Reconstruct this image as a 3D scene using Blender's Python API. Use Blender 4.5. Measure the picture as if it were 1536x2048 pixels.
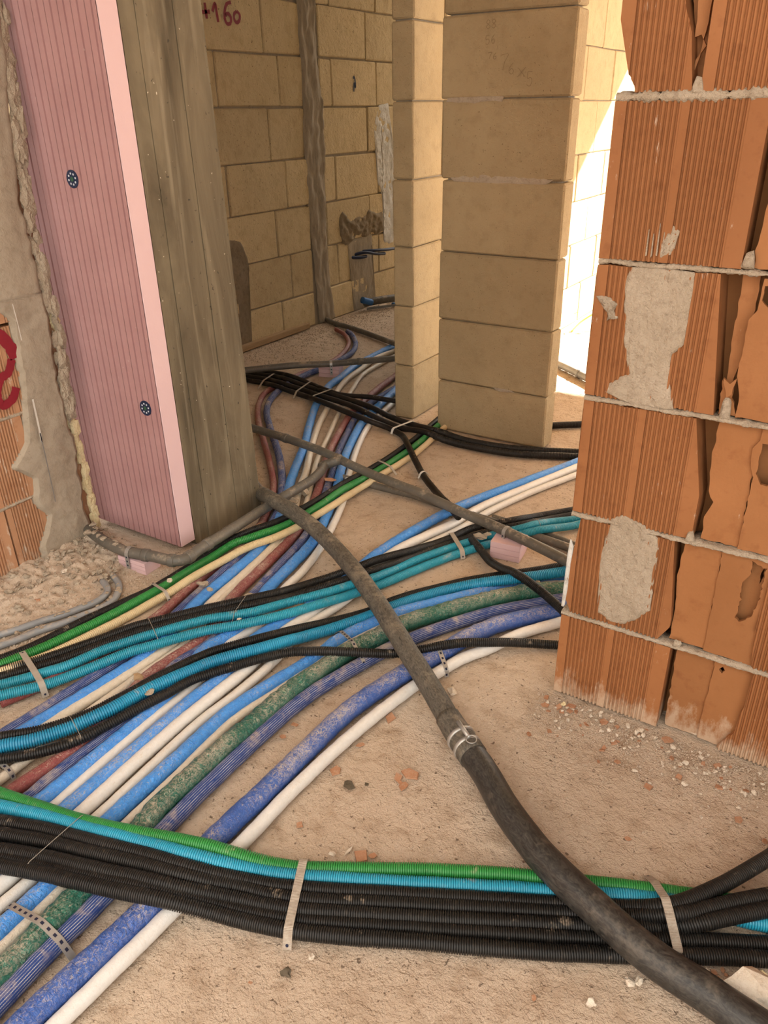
import bpy, bmesh, math, random
import numpy as np
from mathutils import Vector, Matrix, noise
from mathutils.geometry import tessellate_polygon

for o in list(bpy.data.objects): bpy.data.objects.remove(o)
scene = bpy.context.scene
COL = scene.collection
random.seed(7)
rng = np.random.default_rng(7)

# ------------------------------------------------------------------ camera
# world: X runs along the brick wall, Y runs along the corridor, Z up, metres
CAM_H, PITCH, ROLL, YAW, FPX = 1.33, math.radians(27.331), math.radians(-1.049), math.radians(32.853), 1556.455
_h = Vector((-math.sin(YAW), math.cos(YAW), 0)); _rt = Vector((math.cos(YAW), math.sin(YAW), 0)); _up = Vector((0, 0, 1))
_fw = _h * math.cos(PITCH) - _up * math.sin(PITCH); _u = _h * math.sin(PITCH) + _up * math.cos(PITCH)
_r2 = _rt * math.cos(ROLL) + _u * math.sin(ROLL); _u2 = _u * math.cos(ROLL) - _rt * math.sin(ROLL)
cam_data = bpy.data.cameras.new('camera'); cam = bpy.data.objects.new('camera', cam_data); COL.objects.link(cam)
cam.matrix_world = Matrix(((_r2.x, _u2.x, -_fw.x, 0), (_r2.y, _u2.y, -_fw.y, 0), (_r2.z, _u2.z, -_fw.z, CAM_H), (0, 0, 0, 1)))
cam_data.sensor_fit = 'HORIZONTAL'; cam_data.sensor_width = 36.0; cam_data.lens = 36.0 * FPX / 1536.0
cam_data.clip_start = 0.02
scene.camera = cam

# ------------------------------------------------------------------ sky, sun, exposure
world = bpy.data.worlds.new('sky'); scene.world = world; world.use_nodes = True
bg = world.node_tree.nodes['Background']; bg.inputs[0].default_value = (1.0, 0.965, 0.91, 1); bg.inputs[1].default_value = 2.5
sun_d = bpy.data.lights.new('sun', 'SUN'); sun = bpy.data.objects.new('sun', sun_d); COL.objects.link(sun)
sun_d.energy = 32.0; sun_d.angle = math.radians(0.6); sun_d.color = (1.0, 0.93, 0.82)
sun.rotation_euler = Vector((-0.62, -1.0, -0.764)).to_track_quat('-Z', 'Y').to_euler()
vs = scene.view_settings; vs.view_transform = 'Standard'; vs.look = 'None'; vs.gamma = 1.0; vs.use_curve_mapping = False
vs.exposure = 0.76

# ------------------------------------------------------------------ helpers
def tag(o, label=None, cat=None, group=None, kind=None):
    if label: o['label'] = label
    if cat: o['category'] = cat
    if group: o['group'] = group
    if kind: o['kind'] = kind
    return o
def link(name, me, mat=None, parent=None):
    o = bpy.data.objects.new(name, me); COL.objects.link(o)
    if mat is not None and me is not None: me.materials.append(M[mat] if isinstance(mat, str) else mat)
    if parent is not None: o.parent = parent
    return o
def empty(name, loc=(0, 0, 0), parent=None):
    o = bpy.data.objects.new(name, None); COL.objects.link(o); o.location = loc
    o.empty_display_size = .05
    if parent: o.parent = parent
    return o
def mesh_np(name, v, f, smooth=True, uv=None):
    """v (n,3) floats, f (m,k) ints with constant k"""
    me = bpy.data.meshes.new(name); v = np.asarray(v, np.float32); f = np.asarray(f, np.int32)
    me.vertices.add(len(v)); me.vertices.foreach_set('co', v.ravel())
    k = f.shape[1]; me.loops.add(f.size); me.loops.foreach_set('vertex_index', f.ravel())
    me.polygons.add(len(f)); me.polygons.foreach_set('loop_start', np.arange(0, f.size, k, dtype=np.int32))
    me.polygons.foreach_set('use_smooth', np.full(len(f), smooth))
    if uv is not None:
        l = me.uv_layers.new(name='UVMap'); l.data.foreach_set('uv', np.asarray(uv, np.float32)[f.ravel()].ravel())
    me.update(calc_edges=True); me.validate(); return me
def mesh_py(name, v, f, smooth=False):
    me = bpy.data.meshes.new(name); me.from_pydata([tuple(p) for p in v], [], f); me.update()
    if smooth: me.polygons.foreach_set('use_smooth', [True] * len(me.polygons))
    return me
def box_v(x0, x1, y0, y1, z0, z1):
    v = [(x0, y0, z0), (x1, y0, z0), (x1, y1, z0), (x0, y1, z0), (x0, y0, z1), (x1, y0, z1), (x1, y1, z1), (x0, y1, z1)]
    return v, [(0, 3, 2, 1), (4, 5, 6, 7), (0, 1, 5, 4), (1, 2, 6, 5), (2, 3, 7, 6), (3, 0, 4, 7)]
def box(name, x0, x1, y0, y1, z0, z1, mat, parent=None, bevel=0, jit=0):
    bm = bmesh.new(); v, f = box_v(x0, x1, y0, y1, z0, z1)
    vs_ = [bm.verts.new((p[0] + random.uniform(-jit, jit), p[1] + random.uniform(-jit, jit), p[2] + random.uniform(-jit, jit))) for p in v]
    for q in f: bm.faces.new([vs_[i] for i in q])
    if bevel: bmesh.ops.bevel(bm, geom=bm.edges[:], offset=bevel, segments=1, affect='EDGES')
    if jit:
        for p in bm.verts: p.co += Vector((random.uniform(-1, 1), random.uniform(-1, 1), random.uniform(-1, 1))) * jit * .6
    me = bpy.data.meshes.new(name); bm.to_mesh(me); bm.free()
    return link(name, me, mat, parent)
def poly_interval(poly, x):
    zs = []
    n = len(poly)
    for i in range(n):
        (xa, za), (xb, zb) = poly[i], poly[(i + 1) % n]
        if (xa <= x < xb) or (xb <= x < xa): zs.append(za + (zb - za) * (x - xa) / (xb - xa))
    return (min(zs), max(zs)) if len(zs) >= 2 else None
def rough_poly(poly, step, amp, seed=0):
    r = random.Random(seed); out = []
    for i in range(len(poly)):
        a, b = Vector(poly[i]), Vector(poly[(i + 1) % len(poly)]); n = max(1, int((b - a).length / step))
        for k in range(n):
            p = a.lerp(b, k / n); out.append((p.x + r.uniform(-amp, amp), p.y + r.uniform(-amp, amp)))
    return out
def plate(name, outer, holes, to3, thick, mat, parent=None):
    """flat plate with holes: 2D loops -> front face at depth 0 and back at depth thick; to3(a, b, depth)"""
    loops = [outer] + holes; tri = tessellate_polygon([[Vector((p[0], p[1], 0)) for p in l] for l in loops])
    flat = [p for l in loops for p in l]; n = len(flat)
    v = [to3(p[0], p[1], 0) for p in flat] + [to3(p[0], p[1], thick) for p in flat]
    f = [tuple(t) for t in tri] + [tuple(i + n for i in reversed(t)) for t in tri]
    k = 0
    for l in loops:
        m = len(l)
        for i in range(m): a, b = k + i, k + (i + 1) % m; f.append((a, b, b + n, a + n))
        k += m
    me = mesh_py(name, v, f); bm = bmesh.new(); bm.from_mesh(me); bmesh.ops.recalc_face_normals(bm, faces=bm.faces[:]); bm.to_mesh(me); bm.free()
    return link(name, me, mat, parent)
def lumpy(name, poly, to3, h, res, mat, parent=None, amp=.5, nscale=30., edge=.02, seed=0, streak=1.0, swap=False):
    """relief patch of mortar or plaster filling a 2D outline; to3(a, b, out) -> 3D"""
    if swap: poly = [(p[1], p[0]) for p in poly]; t3 = to3; to3 = lambda a, b, d: t3(b, a, d)
    xs = [p[0] for p in poly]; x0, x1 = min(xs), max(xs); nx = max(3, int((x1 - x0) / res)); rows = []
    zr = max(p[1] for p in poly) - min(p[1] for p in poly); nz = max(4, int(zr / res))
    for i in range(nx + 1):
        x = x0 + (x1 - x0) * (i + .001) / (nx + .002); iv = poly_interval(poly, x)
        if iv: rows.append((x, *iv))
    v = []; f = []
    for i, (x, lo, hi) in enumerate(rows):
        for j in range(nz + 1):
            z = lo + (hi - lo) * j / nz
            d = min(x - rows[0][0], rows[-1][0] - x, z - lo, hi - z); e = min(1., max(0., d / edge)) ** .6
            u_, w_ = (z, x) if swap else (x, z); nn = noise.noise((u_ * nscale + seed, w_ * nscale * streak, seed * 1.7)) + .5 * noise.noise((u_ * nscale * 2.3, w_ * nscale * 2.3 * streak, seed + 5))
            v.append(to3(x, z, -.002 + e * h * (1 + amp * nn)))
    m = nz + 1
    for i in range(len(rows) - 1):
        for j in range(nz): a = i * m + j; f.append((a, a + m, a + m + 1, a + 1))
    n0 = len(v)
    me = mesh_np(name, v, f, True)
    o = link(name, me, mat, parent)
    return o
def catmull(pts, step):
    P = np.asarray(pts, float); ex = np.vstack([2 * P[0] - P[1], P, 2 * P[-1] - P[-2]]); out = []
    for i in range(len(P) - 1):
        p0, p1, p2, p3 = ex[i:i + 4]
        t = np.linspace(0, 1, 6, endpoint=False)[:, None]
        out.append(.5 * ((2 * p1) + (-p0 + p2) * t + (2 * p0 - 5 * p1 + 4 * p2 - p3) * t ** 2 + (-p0 + 3 * p1 - 3 * p2 + p3) * t ** 3))
    C = np.vstack(out + [P[-1:]])
    s = np.r_[0, np.cumsum(np.linalg.norm(np.diff(C, axis=0), axis=1))]
    if step is None: return C, s
    t = np.asarray(step) if not np.isscalar(step) else np.linspace(0, s[-1], max(3, int(s[-1] / step) + 1))
    return np.stack([np.interp(t, s, C[:, i]) for i in range(3)], 1), t
def frames(C):
    T = np.gradient(C, axis=0); T /= np.linalg.norm(T, axis=1)[:, None] + 1e-9
    up = np.array([0, 0, 1.]); S = np.cross(T, up); n = np.linalg.norm(S, axis=1); S[n < 1e-3] = (1, 0, 0); S /= np.linalg.norm(S, axis=1)[:, None]
    return T, S, np.cross(S, T)
def tube_mesh(name, C, s, R, sides, caps=True):
    """C centres (n,3), R radii (n,) or (n,sides)"""
    n = len(C); T, S, U = frames(C); a = np.linspace(0, 2 * np.pi, sides, endpoint=False)
    R = np.asarray(R, float); R = R[:, None] if R.ndim == 1 else R
    v = C[:, None, :] + (S[:, None, :] * np.cos(a)[None, :, None] + U[:, None, :] * np.sin(a)[None, :, None]) * R[:, :, None]
    i = np.arange(n - 1)[:, None] * sides; j = np.arange(sides)[None, :]; k = (j + 1) % sides
    f = np.stack([i + j, i + k, i + sides + k, i + sides + j], -1).reshape(-1, 4)
    uv = np.stack([np.repeat(s, sides), np.tile(np.abs(a / np.pi - 1), n)], 1)
    vv = v.reshape(-1, 3)
    if caps:
        nv = len(vv); vv = np.vstack([vv, C[:1], C[-1:]]); uv = np.vstack([uv, [[0, 0]], [[s[-1], 0]]])
        jj = np.arange(sides); kk = (jj + 1) % sides
        c0 = np.stack([np.full(sides, nv), kk, jj, jj], 1); c1 = np.stack([np.full(sides, nv + 1), (n - 1) * sides + jj, (n - 1) * sides + kk, (n - 1) * sides + kk], 1)
        # fan faces as degenerate-free triangles are kept in a second mesh pass
        me = bpy.data.meshes.new(name)
        tri = np.vstack([c0[:, :3], c1[:, :3]])
        me.vertices.add(len(vv)); me.vertices.foreach_set('co', vv.astype(np.float32).ravel())
        lv = np.r_[f.ravel(), tri.ravel()]; me.loops.add(len(lv)); me.loops.foreach_set('vertex_index', lv.astype(np.int32))
        ls = np.r_[np.arange(0, f.size, 4), f.size + np.arange(0, tri.size, 3)]
        me.polygons.add(len(ls)); me.polygons.foreach_set('loop_start', ls.astype(np.int32)); me.polygons.foreach_set('use_smooth', np.full(len(ls), True))
        l = me.uv_layers.new(name='UVMap'); l.data.foreach_set('uv', uv[lv].astype(np.float32).ravel())
        me.update(calc_edges=True); me.validate(); return me
    return mesh_np(name, vv, f, True, uv)
def soft_pipe(name, pts, r, mat, parent=None, wrinkle=.05, sides=16, step=.011, seed=0):
    C, s = catmull([np.array(p) for p in pts], step)
    a = np.linspace(0, 2 * np.pi, sides, endpoint=False); rg = np.random.default_rng(seed)
    R = np.ones((len(s), sides))
    for q in range(10):
        ks = rg.uniform(15, 220); ka = rg.integers(0, 4); ph = rg.uniform(0, 6.28)
        R += wrinkle * .28 * np.sin(ks * s[:, None] + ka * a[None, :] + ph) * (rg.uniform(.4, 1))
    R += wrinkle * .35 * rg.standard_normal(R.shape) * .5
    return link(name, tube_mesh(name, C, s, R * r, sides), mat, parent)
def rib_pipe(name, pts, r, mat, parent=None, pitch=.0044, depth=.20, sides=14):
    C0, s0 = catmull([np.array(p) for p in pts], None); L = s0[-1]; n = int(L / pitch)
    base = np.arange(n)[:, None] * pitch + np.array([0, .24, .31, .38, .92, .98]) * pitch
    t = base.ravel(); t = t[t <= L]; prof = np.tile(np.array([1 - depth, 1 - depth, .985, 1, 1, .985]), n)[:len(t)]
    C, s = catmull([np.array(p) for p in pts], t)
    T, _, _ = frames(C)
    return link(name, tube_mesh(name, C, s, r * prof, sides), mat, parent)
def ribbon(name, pts, w, thick, mat, parent=None, across=None):
    C, s = catmull([np.array(p) for p in pts], .004); T = np.gradient(C, axis=0); T /= np.linalg.norm(T, axis=1)[:, None]
    H = np.array(C[-1] - C[0]); H[2] = 0; H /= np.linalg.norm(H) + 1e-9
    S = np.cross(H, [0, 0, 1.]) if across is None else np.asarray(across, float); S = np.tile(S, (len(C), 1)); N = np.cross(S, T)
    N /= np.linalg.norm(N, axis=1)[:, None]; N *= np.where(N[:, 2:] < 0, -1, 1)
    v = np.stack([C - S * w / 2, C + S * w / 2, C + S * w / 2 + N * thick, C - S * w / 2 + N * thick], 1).reshape(-1, 3)
    n = len(C); f = []
    for i in range(n - 1):
        for j in range(4): a = i * 4 + j; b = i * 4 + (j + 1) % 4; f.append((a, b, b + 4, a + 4))
    f += [(3, 2, 1, 0), tuple((n - 1) * 4 + j for j in range(4))]
    uvs = np.stack([np.repeat(s, 4), np.tile([0, 1, 1, 0], n)], 1)
    return link(name, mesh_np(name, v, f, False, uvs), mat, parent), C, S[0], N
def lump_mesh(name, seed, flat=1.0, sub=2, ang=.5):
    r = random.Random(seed); bm = bmesh.new(); bmesh.ops.create_icosphere(bm, subdivisions=sub, radius=1)
    off = r.uniform(0, 100); cuts = [Vector((r.uniform(-1, 1), r.uniform(-1, 1), r.uniform(-1, 1))).normalized() for _ in range(7)]
    for v in bm.verts:
        d = 1 + .35 * noise.noise(v.co * 1.3 + Vector((off, 0, 0))) + .18 * noise.noise(v.co * 3.1 + Vector((0, off, 0)))
        c = v.co * d
        for k in cuts:
            q = c.dot(k)
            if q > .62: c -= k * (q - .62) * ang * 1.7
        c.z *= flat; v.co = c
    me = bpy.data.meshes.new(name); bm.to_mesh(me); bm.free(); return me
def shard_mesh(name, seed):
    """thin angular flake"""
    r = random.Random(seed); n = r.randint(4, 6); a0 = r.uniform(0, 6)
    pts = [((.6 + .5 * r.random()) * math.cos(a0 + i * 6.283 / n), (.45 + .4 * r.random()) * math.sin(a0 + i * 6.283 / n)) for i in range(n)]
    v = [(x, y, 0) for x, y in pts] + [(x * .93, y * .93, .28 + .06 * r.random()) for x, y in pts]
    f = [tuple(range(n - 1, -1, -1)), tuple(range(n, 2 * n))] + [(i, (i + 1) % n, (i + 1) % n + n, i + n) for i in range(n)]
    return mesh_py(name, v, f)

# ------------------------------------------------------------------ materials
M = {}
class N:
    def __init__(s, name):
        s.m = bpy.data.materials.new(name); s.m.use_nodes = True; s.t = s.m.node_tree; s.n = s.t.nodes; s.b = s.n['Principled BSDF']; M[name] = s.m
    def new(s, t, **k):
        n = s.n.new(t)
        for a, b in k.items(): setattr(n, a, b)
        return n
    def ln(s, a, b): s.t.links.new(a, b)
    def pos(s): return s.new('ShaderNodeNewGeometry').outputs['Position']
    def uv(s): return s.new('ShaderNodeTexCoord').outputs['UV']
    def map(s, src, scale=(1, 1, 1), rot=(0, 0, 0)):
        m = s.new('ShaderNodeMapping'); m.inputs['Scale'].default_value = scale; m.inputs['Rotation'].default_value = rot; s.ln(src, m.inputs['Vector']); return m.outputs[0]
    def noise(s, src, scale, detail=4, rough=.55, dist=0):
        n = s.new('ShaderNodeTexNoise'); n.inputs['Scale'].default_value = scale; n.inputs['Detail'].default_value = detail; n.inputs['Roughness'].default_value = rough; n.inputs['Distortion'].default_value = dist
        s.ln(src, n.inputs['Vector']); return n.outputs[0]
    def ramp(s, src, a, b, c0=(0, 0, 0, 1), c1=(1, 1, 1, 1)):
        r = s.new('ShaderNodeValToRGB'); r.color_ramp.elements[0].position = a; r.color_ramp.elements[1].position = b
        r.color_ramp.elements[0].color = c0; r.color_ramp.elements[1].color = c1; s.ln(src, r.inputs[0]); return r.outputs[0]
    def mix(s, fac, a, b, blend='MIX'):
        m = s.new('ShaderNodeMix', data_type='RGBA', blend_type=blend)
        for i, x in ((6, a), (7, b)):
            if isinstance(x, tuple): m.inputs[i].default_value = (*x[:3], 1)
            else: s.ln(x, m.inputs[i])
        if isinstance(fac, (int, float)): m.inputs[0].default_value = fac
        else: s.ln(fac, m.inputs[0])
        return m.outputs[2]
    def math(s, op, a, b=0., c=0.):
        m = s.new('ShaderNodeMath', operation=op)
        for i, x in enumerate((a, b, c)):
            if isinstance(x, (int, float)): m.inputs[i].default_value = x
            else: s.ln(x, m.inputs[i])
        return m.outputs[0]
    def bump(s, h, strength, dist=.002, prev=None):
        b = s.new('ShaderNodeBump'); b.inputs['Strength'].default_value = strength; b.inputs['Distance'].default_value = dist; s.ln(h, b.inputs['Height'])
        if prev is not None: s.ln(prev, b.inputs['Normal'])
        return b.outputs[0]
    def out(s, col, rough=.7, normal=None, spec=.3):
        if isinstance(col, tuple): s.b.inputs['Base Color'].default_value = (*col[:3], 1)
        else: s.ln(col, s.b.inputs['Base Color'])
        if isinstance(rough, (int, float)): s.b.inputs['Roughness'].default_value = rough
        else: s.ln(rough, s.b.inputs['Roughness'])
        s.b.inputs['Specular IOR Level'].default_value = spec
        if normal is not None: s.ln(normal, s.b.inputs['Normal'])
        return s
DUST = (.52, .41, .30)
def dust_fac(m, amount, scale, lo=.25):
    g = m.new('ShaderNodeNewGeometry'); sx = m.new('ShaderNodeSeparateXYZ'); m.ln(g.outputs['Normal'], sx.inputs[0])
    upf = m.ramp(sx.outputs[2], lo, 1.0); n1 = m.noise(g.outputs['Position'], scale, 5, .65); n2 = m.noise(g.outputs['Position'], scale * 7, 3, .6)
    mixn = m.math('ADD', m.math('MULTIPLY', n1, .7), m.math('MULTIPLY', n2, .3))
    return m.math('MULTIPLY', m.ramp(mixn, .62 - .3 * amount, .74 - .2 * amount), upf)

def earth(name, c1, c2, c3, s1, bumps, rough=.9, speck=None, stretch=(1, 1, 1), tone=0., third=1.):
    m = N(name); p = m.pos(); q = m.map(p, stretch)
    col = m.mix(m.ramp(m.noise(q, s1, 6, .6), .32, .68), c1, c2)
    col = m.mix(m.math('MULTIPLY', m.ramp(m.noise(q, s1 * 6.3, 5, .65), .5, .75), third), col, c3)
    if tone:
        oi = m.new('ShaderNodeObjectInfo'); hv = m.new('ShaderNodeHueSaturation'); m.ln(m.math('ADD', m.math('MULTIPLY', oi.outputs['Random'], tone * 2), 1 - tone), hv.inputs['Value']); m.ln(col, hv.inputs['Color']); col = hv.outputs[0]
    if speck:
        col = m.mix(m.ramp(m.noise(p, speck[0], 2, .5), speck[1], speck[1] + .04), col, speck[2])
    nrm = None
    for sc, st, di in bumps: nrm = m.bump(m.noise(q, sc, 5, .6), st, di, nrm)
    m.out(col, rough, nrm, .15); return m
earth('floor', (.555, .43, .315), (.64, .515, .395), (.41, .295, .20), 2.6, [(18, .8, .012), (70, 1., .009), (210, 1., .0045)], .95, (95, .675, (.22, .16, .115)))
earth('limestone', (.355, .268, .155), (.415, .32, .19), (.275, .20, .112), 3.0, [(16, .6, .008), (70, .8, .004), (190, 1., .003), (420, 1., .0015)], .95, (150, .69, (.20, .145, .08)), (1, 1, 1), .08, .55)
earth('limestone_far', (.52, .40, .23), (.59, .465, .28), (.40, .30, .165), 2.2, [(10, .8, .014), (50, .9, .007), (190, .9, .003)], .95, (90, .68, (.24, .18, .10)), (1, 1, 1), .09, .7)  # far-wall copy of limestone in a lighter tone
earth('mortar', (.40, .325, .24), (.47, .39, .30), (.31, .245, .18), 14, [(60, 1., .007), (260, 1., .0035)], .95)
earth('mortar_grey', (.30, .25, .185), (.36, .30, .225), (.24, .195, .145), 9, [(35, .8, .006), (180, .7, .002)], .95, None, (1, 1, .35))
earth('mortar_damp', (.20, .155, .10), (.25, .195, .13), (.16, .12, .08), 7, [(30, .7, .006), (160, .6, .002)], .9)
earth('whitewash', (.56, .54, .50), (.66, .64, .60), (.38, .36, .33), 10, [(40, .8, .006), (200, .7, .002)], .9)
earth('plaster', (.34, .28, .21), (.39, .33, .255), (.28, .23, .17), 6, [(16, .6, .008), (90, .6, .003), (300, .6, .001)], .95, (70, .72, (.27, .22, .17)))
earth('foam', (.72, .60, .34), (.80, .69, .44), (.62, .50, .28), 30, [(60, 1, .006), (200, .8, .002)], .8)
earth('gravel', (.45, .355, .265), (.56, .46, .36), (.34, .25, .175), 40, [(150, .8, .002)], .95)
earth('chip_clay', (.36, .17, .09), (.43, .235, .14), (.46, .34, .24), 40, [(200, .5, .001)], .9)
earth('stone_pale', (.60, .51, .40), (.68, .60, .50), (.50, .41, .31), 20, [(90, .9, .004), (300, .8, .0015)], .95)
earth('dark_spot', (.09, .075, .05), (.14, .11, .08), (.07, .055, .04), 40, [(120, .6, .002)], .95)
earth('outer', (.62, .55, .44), (.68, .60, .48), (.55, .47, .36), 2, [(40, .5, .005)], .95)
earth('shade_wall_grey', (.18, .18, .18), (.22, .22, .22), (.16, .16, .16), 2, [(40, .5, .005)], .95)  # dull grey for the added yard wall, keeps its bounce light low
earth('wood', (.33, .22, .12), (.42, .29, .17), (.26, .17, .09), 12, [(60, .5, .002)], .8, None, (1, .1, 1))
# clay brick
def clay(name, c1, c2, c3, dusty=.0):
    m = N(name); p = m.pos()
    col = m.mix(m.ramp(m.noise(p, 5, 5, .6), .3, .7), c1, c2); col = m.mix(m.ramp(m.noise(p, 28, 4, .6), .55, .8), col, c3)
    d = m.ramp(m.noise(m.map(p, (1, 1, .35)), 55, 5, .7), .66 - dusty, .74 - dusty)
    col = m.mix(m.math('MULTIPLY', d, .75), col, (.56, .45, .35))
    # cement dust creeping up from the floor (a stain with its own noisy edge)
    sx = m.new('ShaderNodeSeparateXYZ'); m.ln(p, sx.inputs[0]); low = m.math('SUBTRACT', .10, sx.outputs[2])
    lf = m.ramp(m.math('ADD', m.math('MULTIPLY', low, 4.), m.noise(m.map(p, (1, 1, .5)), 40, 5, .7)), .62, .85)
    col = m.mix(m.math('MULTIPLY', lf, .8), col, (.50, .37, .26))
    oi = m.new('ShaderNodeObjectInfo'); hv = m.new('ShaderNodeHueSaturation'); m.ln(m.math('ADD', m.math('MULTIPLY', oi.outputs['Random'], .16), .92), hv.inputs['Value']); m.ln(col, hv.inputs['Color']); col = hv.outputs[0]
    nrm = m.bump(m.noise(p, 120, 4, .6), .35, .0015); nrm = m.bump(m.noise(m.map(p, (1, 1, .1)), 260, 3, .6), .3, .0008, nrm)
    m.out(col, .72, nrm, .3)
clay('brick', (.265, .105, .037), (.315, .132, .05), (.215, .08, .027))
clay('brick_inner', (.27, .112, .039), (.32, .138, .052), (.225, .085, .029), -.06)
clay('brick_left', (.38, .19, .10), (.45, .24, .13), (.32, .145, .07), .08)
m = N('clay_dark'); m.out(m.mix(m.noise(m.pos(), 20), (.20, .085, .03), (.32, .14, .05)), .85)
# board-marked concrete
m = N('concrete'); p = m.pos(); st = m.map(p, (1, 1, .07))
wv = m.new('ShaderNodeTexWave', wave_type='BANDS', bands_direction='Y'); wv.inputs['Scale'].default_value = 7; wv.inputs['Distortion'].default_value = 14; wv.inputs['Detail'].default_value = 3; wv.inputs['Detail Scale'].default_value = .7; m.ln(m.map(p, (1, 1, .16)), wv.inputs['Vector'])
grain = m.math('ADD', m.math('MULTIPLY', m.noise(st, 26, 6, .65, .6), .88), m.math('MULTIPLY', wv.outputs[1], .12)); big = m.noise(m.map(p, (1, 1, .22)), 6.5, 5, .6, .8)
col = m.mix(m.ramp(big, .34, .66), (.075, .058, .036), (.185, .148, .096)); col = m.mix(m.math('MULTIPLY', m.ramp(grain, .52, .74), .6), col, (.30, .25, .175))
col = m.mix(m.ramp(m.noise(p, 3.1, 4, .6), .55, .75), col, (.115, .092, .06))
col = m.mix(m.ramp(m.noise(p, 75, 2, .5), .74, .78), col, (.55, .48, .38)); col = m.mix(m.ramp(m.noise(p, 62, 2, .5), .24, .29, (1, 1, 1, 1), (0, 0, 0, 1)), col, (.06, .05, .035))
nrm = m.bump(grain, .55, .004); nrm = m.bump(m.noise(p, 160, 4, .6), .5, .0015, nrm); m.out(col, .88, nrm, .2)
# pink foam board
m = N('xps'); p = m.pos()
col = m.mix(m.ramp(m.noise(p, 7, 4, .6), .35, .7), (.365, .20, .197), (.41, .232, .228)); col = m.mix(m.ramp(m.noise(p, 85, 3, .6), .70, .76), col, (.46, .31, .28))
m.out(col, .75, m.bump(m.noise(p, 240, 3, .6), .3, .001), .25)
m = N('xps_lit_pale'); p = m.pos(); m.out(m.mix(m.noise(p, 9), (.60, .41, .42), (.65, .46, .47)), .85, m.bump(m.noise(p, 120, 4, .6), .35, .0015), .2)  # paler xps: light on the board's side put into the colour; foam blocks share it
for nme, c, r in (('disc_blue', (.012, .02, .055), .45), ('disc_green', (.03, .09, .05), .5), ('disc_pale', (.55, .58, .62), .6), ('red_paint', (.22, .007, .018), .55), ('pencil', (.28, .205, .115), .95), ('ink', (.015, .017, .04), .7), ('wire_metal', (.28, .25, .21), .5), ('zinc', (.40, .385, .36), .42), ('tie_grey', (.36, .32, .27), .6), ('tie_white', (.70, .68, .64), .5), ('leaf', (.50, .46, .10), .6), ('white_scratch', (.60, .56, .50), .8), ('dark_scratch', (.22, .20, .18), .8), ('blue_cap', (.03, .12, .33), .5)):
    m = N(nme); m.out(m.mix(m.noise(m.pos(), 60), tuple(x * .85 for x in c), tuple(min(1, x * 1.12) for x in c)), r)
M['zinc'].node_tree.nodes['Principled BSDF'].inputs['Metallic'].default_value = .55
# pipes
def film(name, c, c2, amount, rough=.34, bumps=.8, fine=1.0):
    m = N(name); u = m.uv(); g = m.pos()
    col = m.mix(m.ramp(m.noise(m.map(u, (60, 4, 1)), 1.2, 5, .6), .35, .7), c, c2)
    gm = m.new('ShaderNodeNewGeometry'); sx = m.new('ShaderNodeSeparateXYZ'); m.ln(gm.outputs['Normal'], sx.inputs[0]); upf = m.ramp(sx.outputs[2], .0, .95)
    big = m.noise(g, 7, 3, .5); sc = m.noise(m.map(u, (70, 7, 1)), 1.5, 8, .78, 1.6)      # scuffed, streaky dust
    d = m.ramp(m.math('ADD', m.math('MULTIPLY', big, .28), m.math('MULTIPLY', sc, .77)), .62 - .28 * amount, .71 - .22 * amount)
    f = m.math('MULTIPLY', d, upf); sp = m.math('MULTIPLY', m.ramp(m.noise(g, 210, 3, .6), .62, .72), .5 * fine); f2 = m.math('MULTIPLY', m.math('MAXIMUM', f, sp), .86)
    col = m.mix(f2, col, (.60, .51, .40))
    w = m.noise(m.map(u, (95, 2.6, 1)), 1., 5, .62, 1.5); cr = m.ramp(m.math('ABSOLUTE', m.math('SUBTRACT', m.noise(m.map(u, (48, 3, 1)), 1.3, 4, .6, 2.0), .5)), 0, .06)
    nrm = m.bump(w, bumps, .008); nrm = m.bump(cr, bumps * .55, .003, nrm); nrm = m.bump(m.noise(g, 190, 3, .6), .3, .0012, nrm)
    m.out(col, m.math('ADD', m.math('MULTIPLY', f2, .5), rough), nrm, .45)
film('blue', (.05, .27, .78), (.085, .36, .88), .26)
film('royal', (.035, .095, .36), (.055, .14, .45), .42)
film('red', (.23, .05, .05), (.31, .08, .075), .38)
film('cream', (.60, .53, .42), (.68, .62, .52), .35, bumps=.4)
film('white', (.64, .62, .585), (.72, .70, .665), .16, bumps=.16)
film('offwhite', (.63, .60, .55), (.69, .66, .61), .22, bumps=.3)
film('green', (.014, .125, .08), (.03, .18, .12), .50, bumps=1.2)
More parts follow.
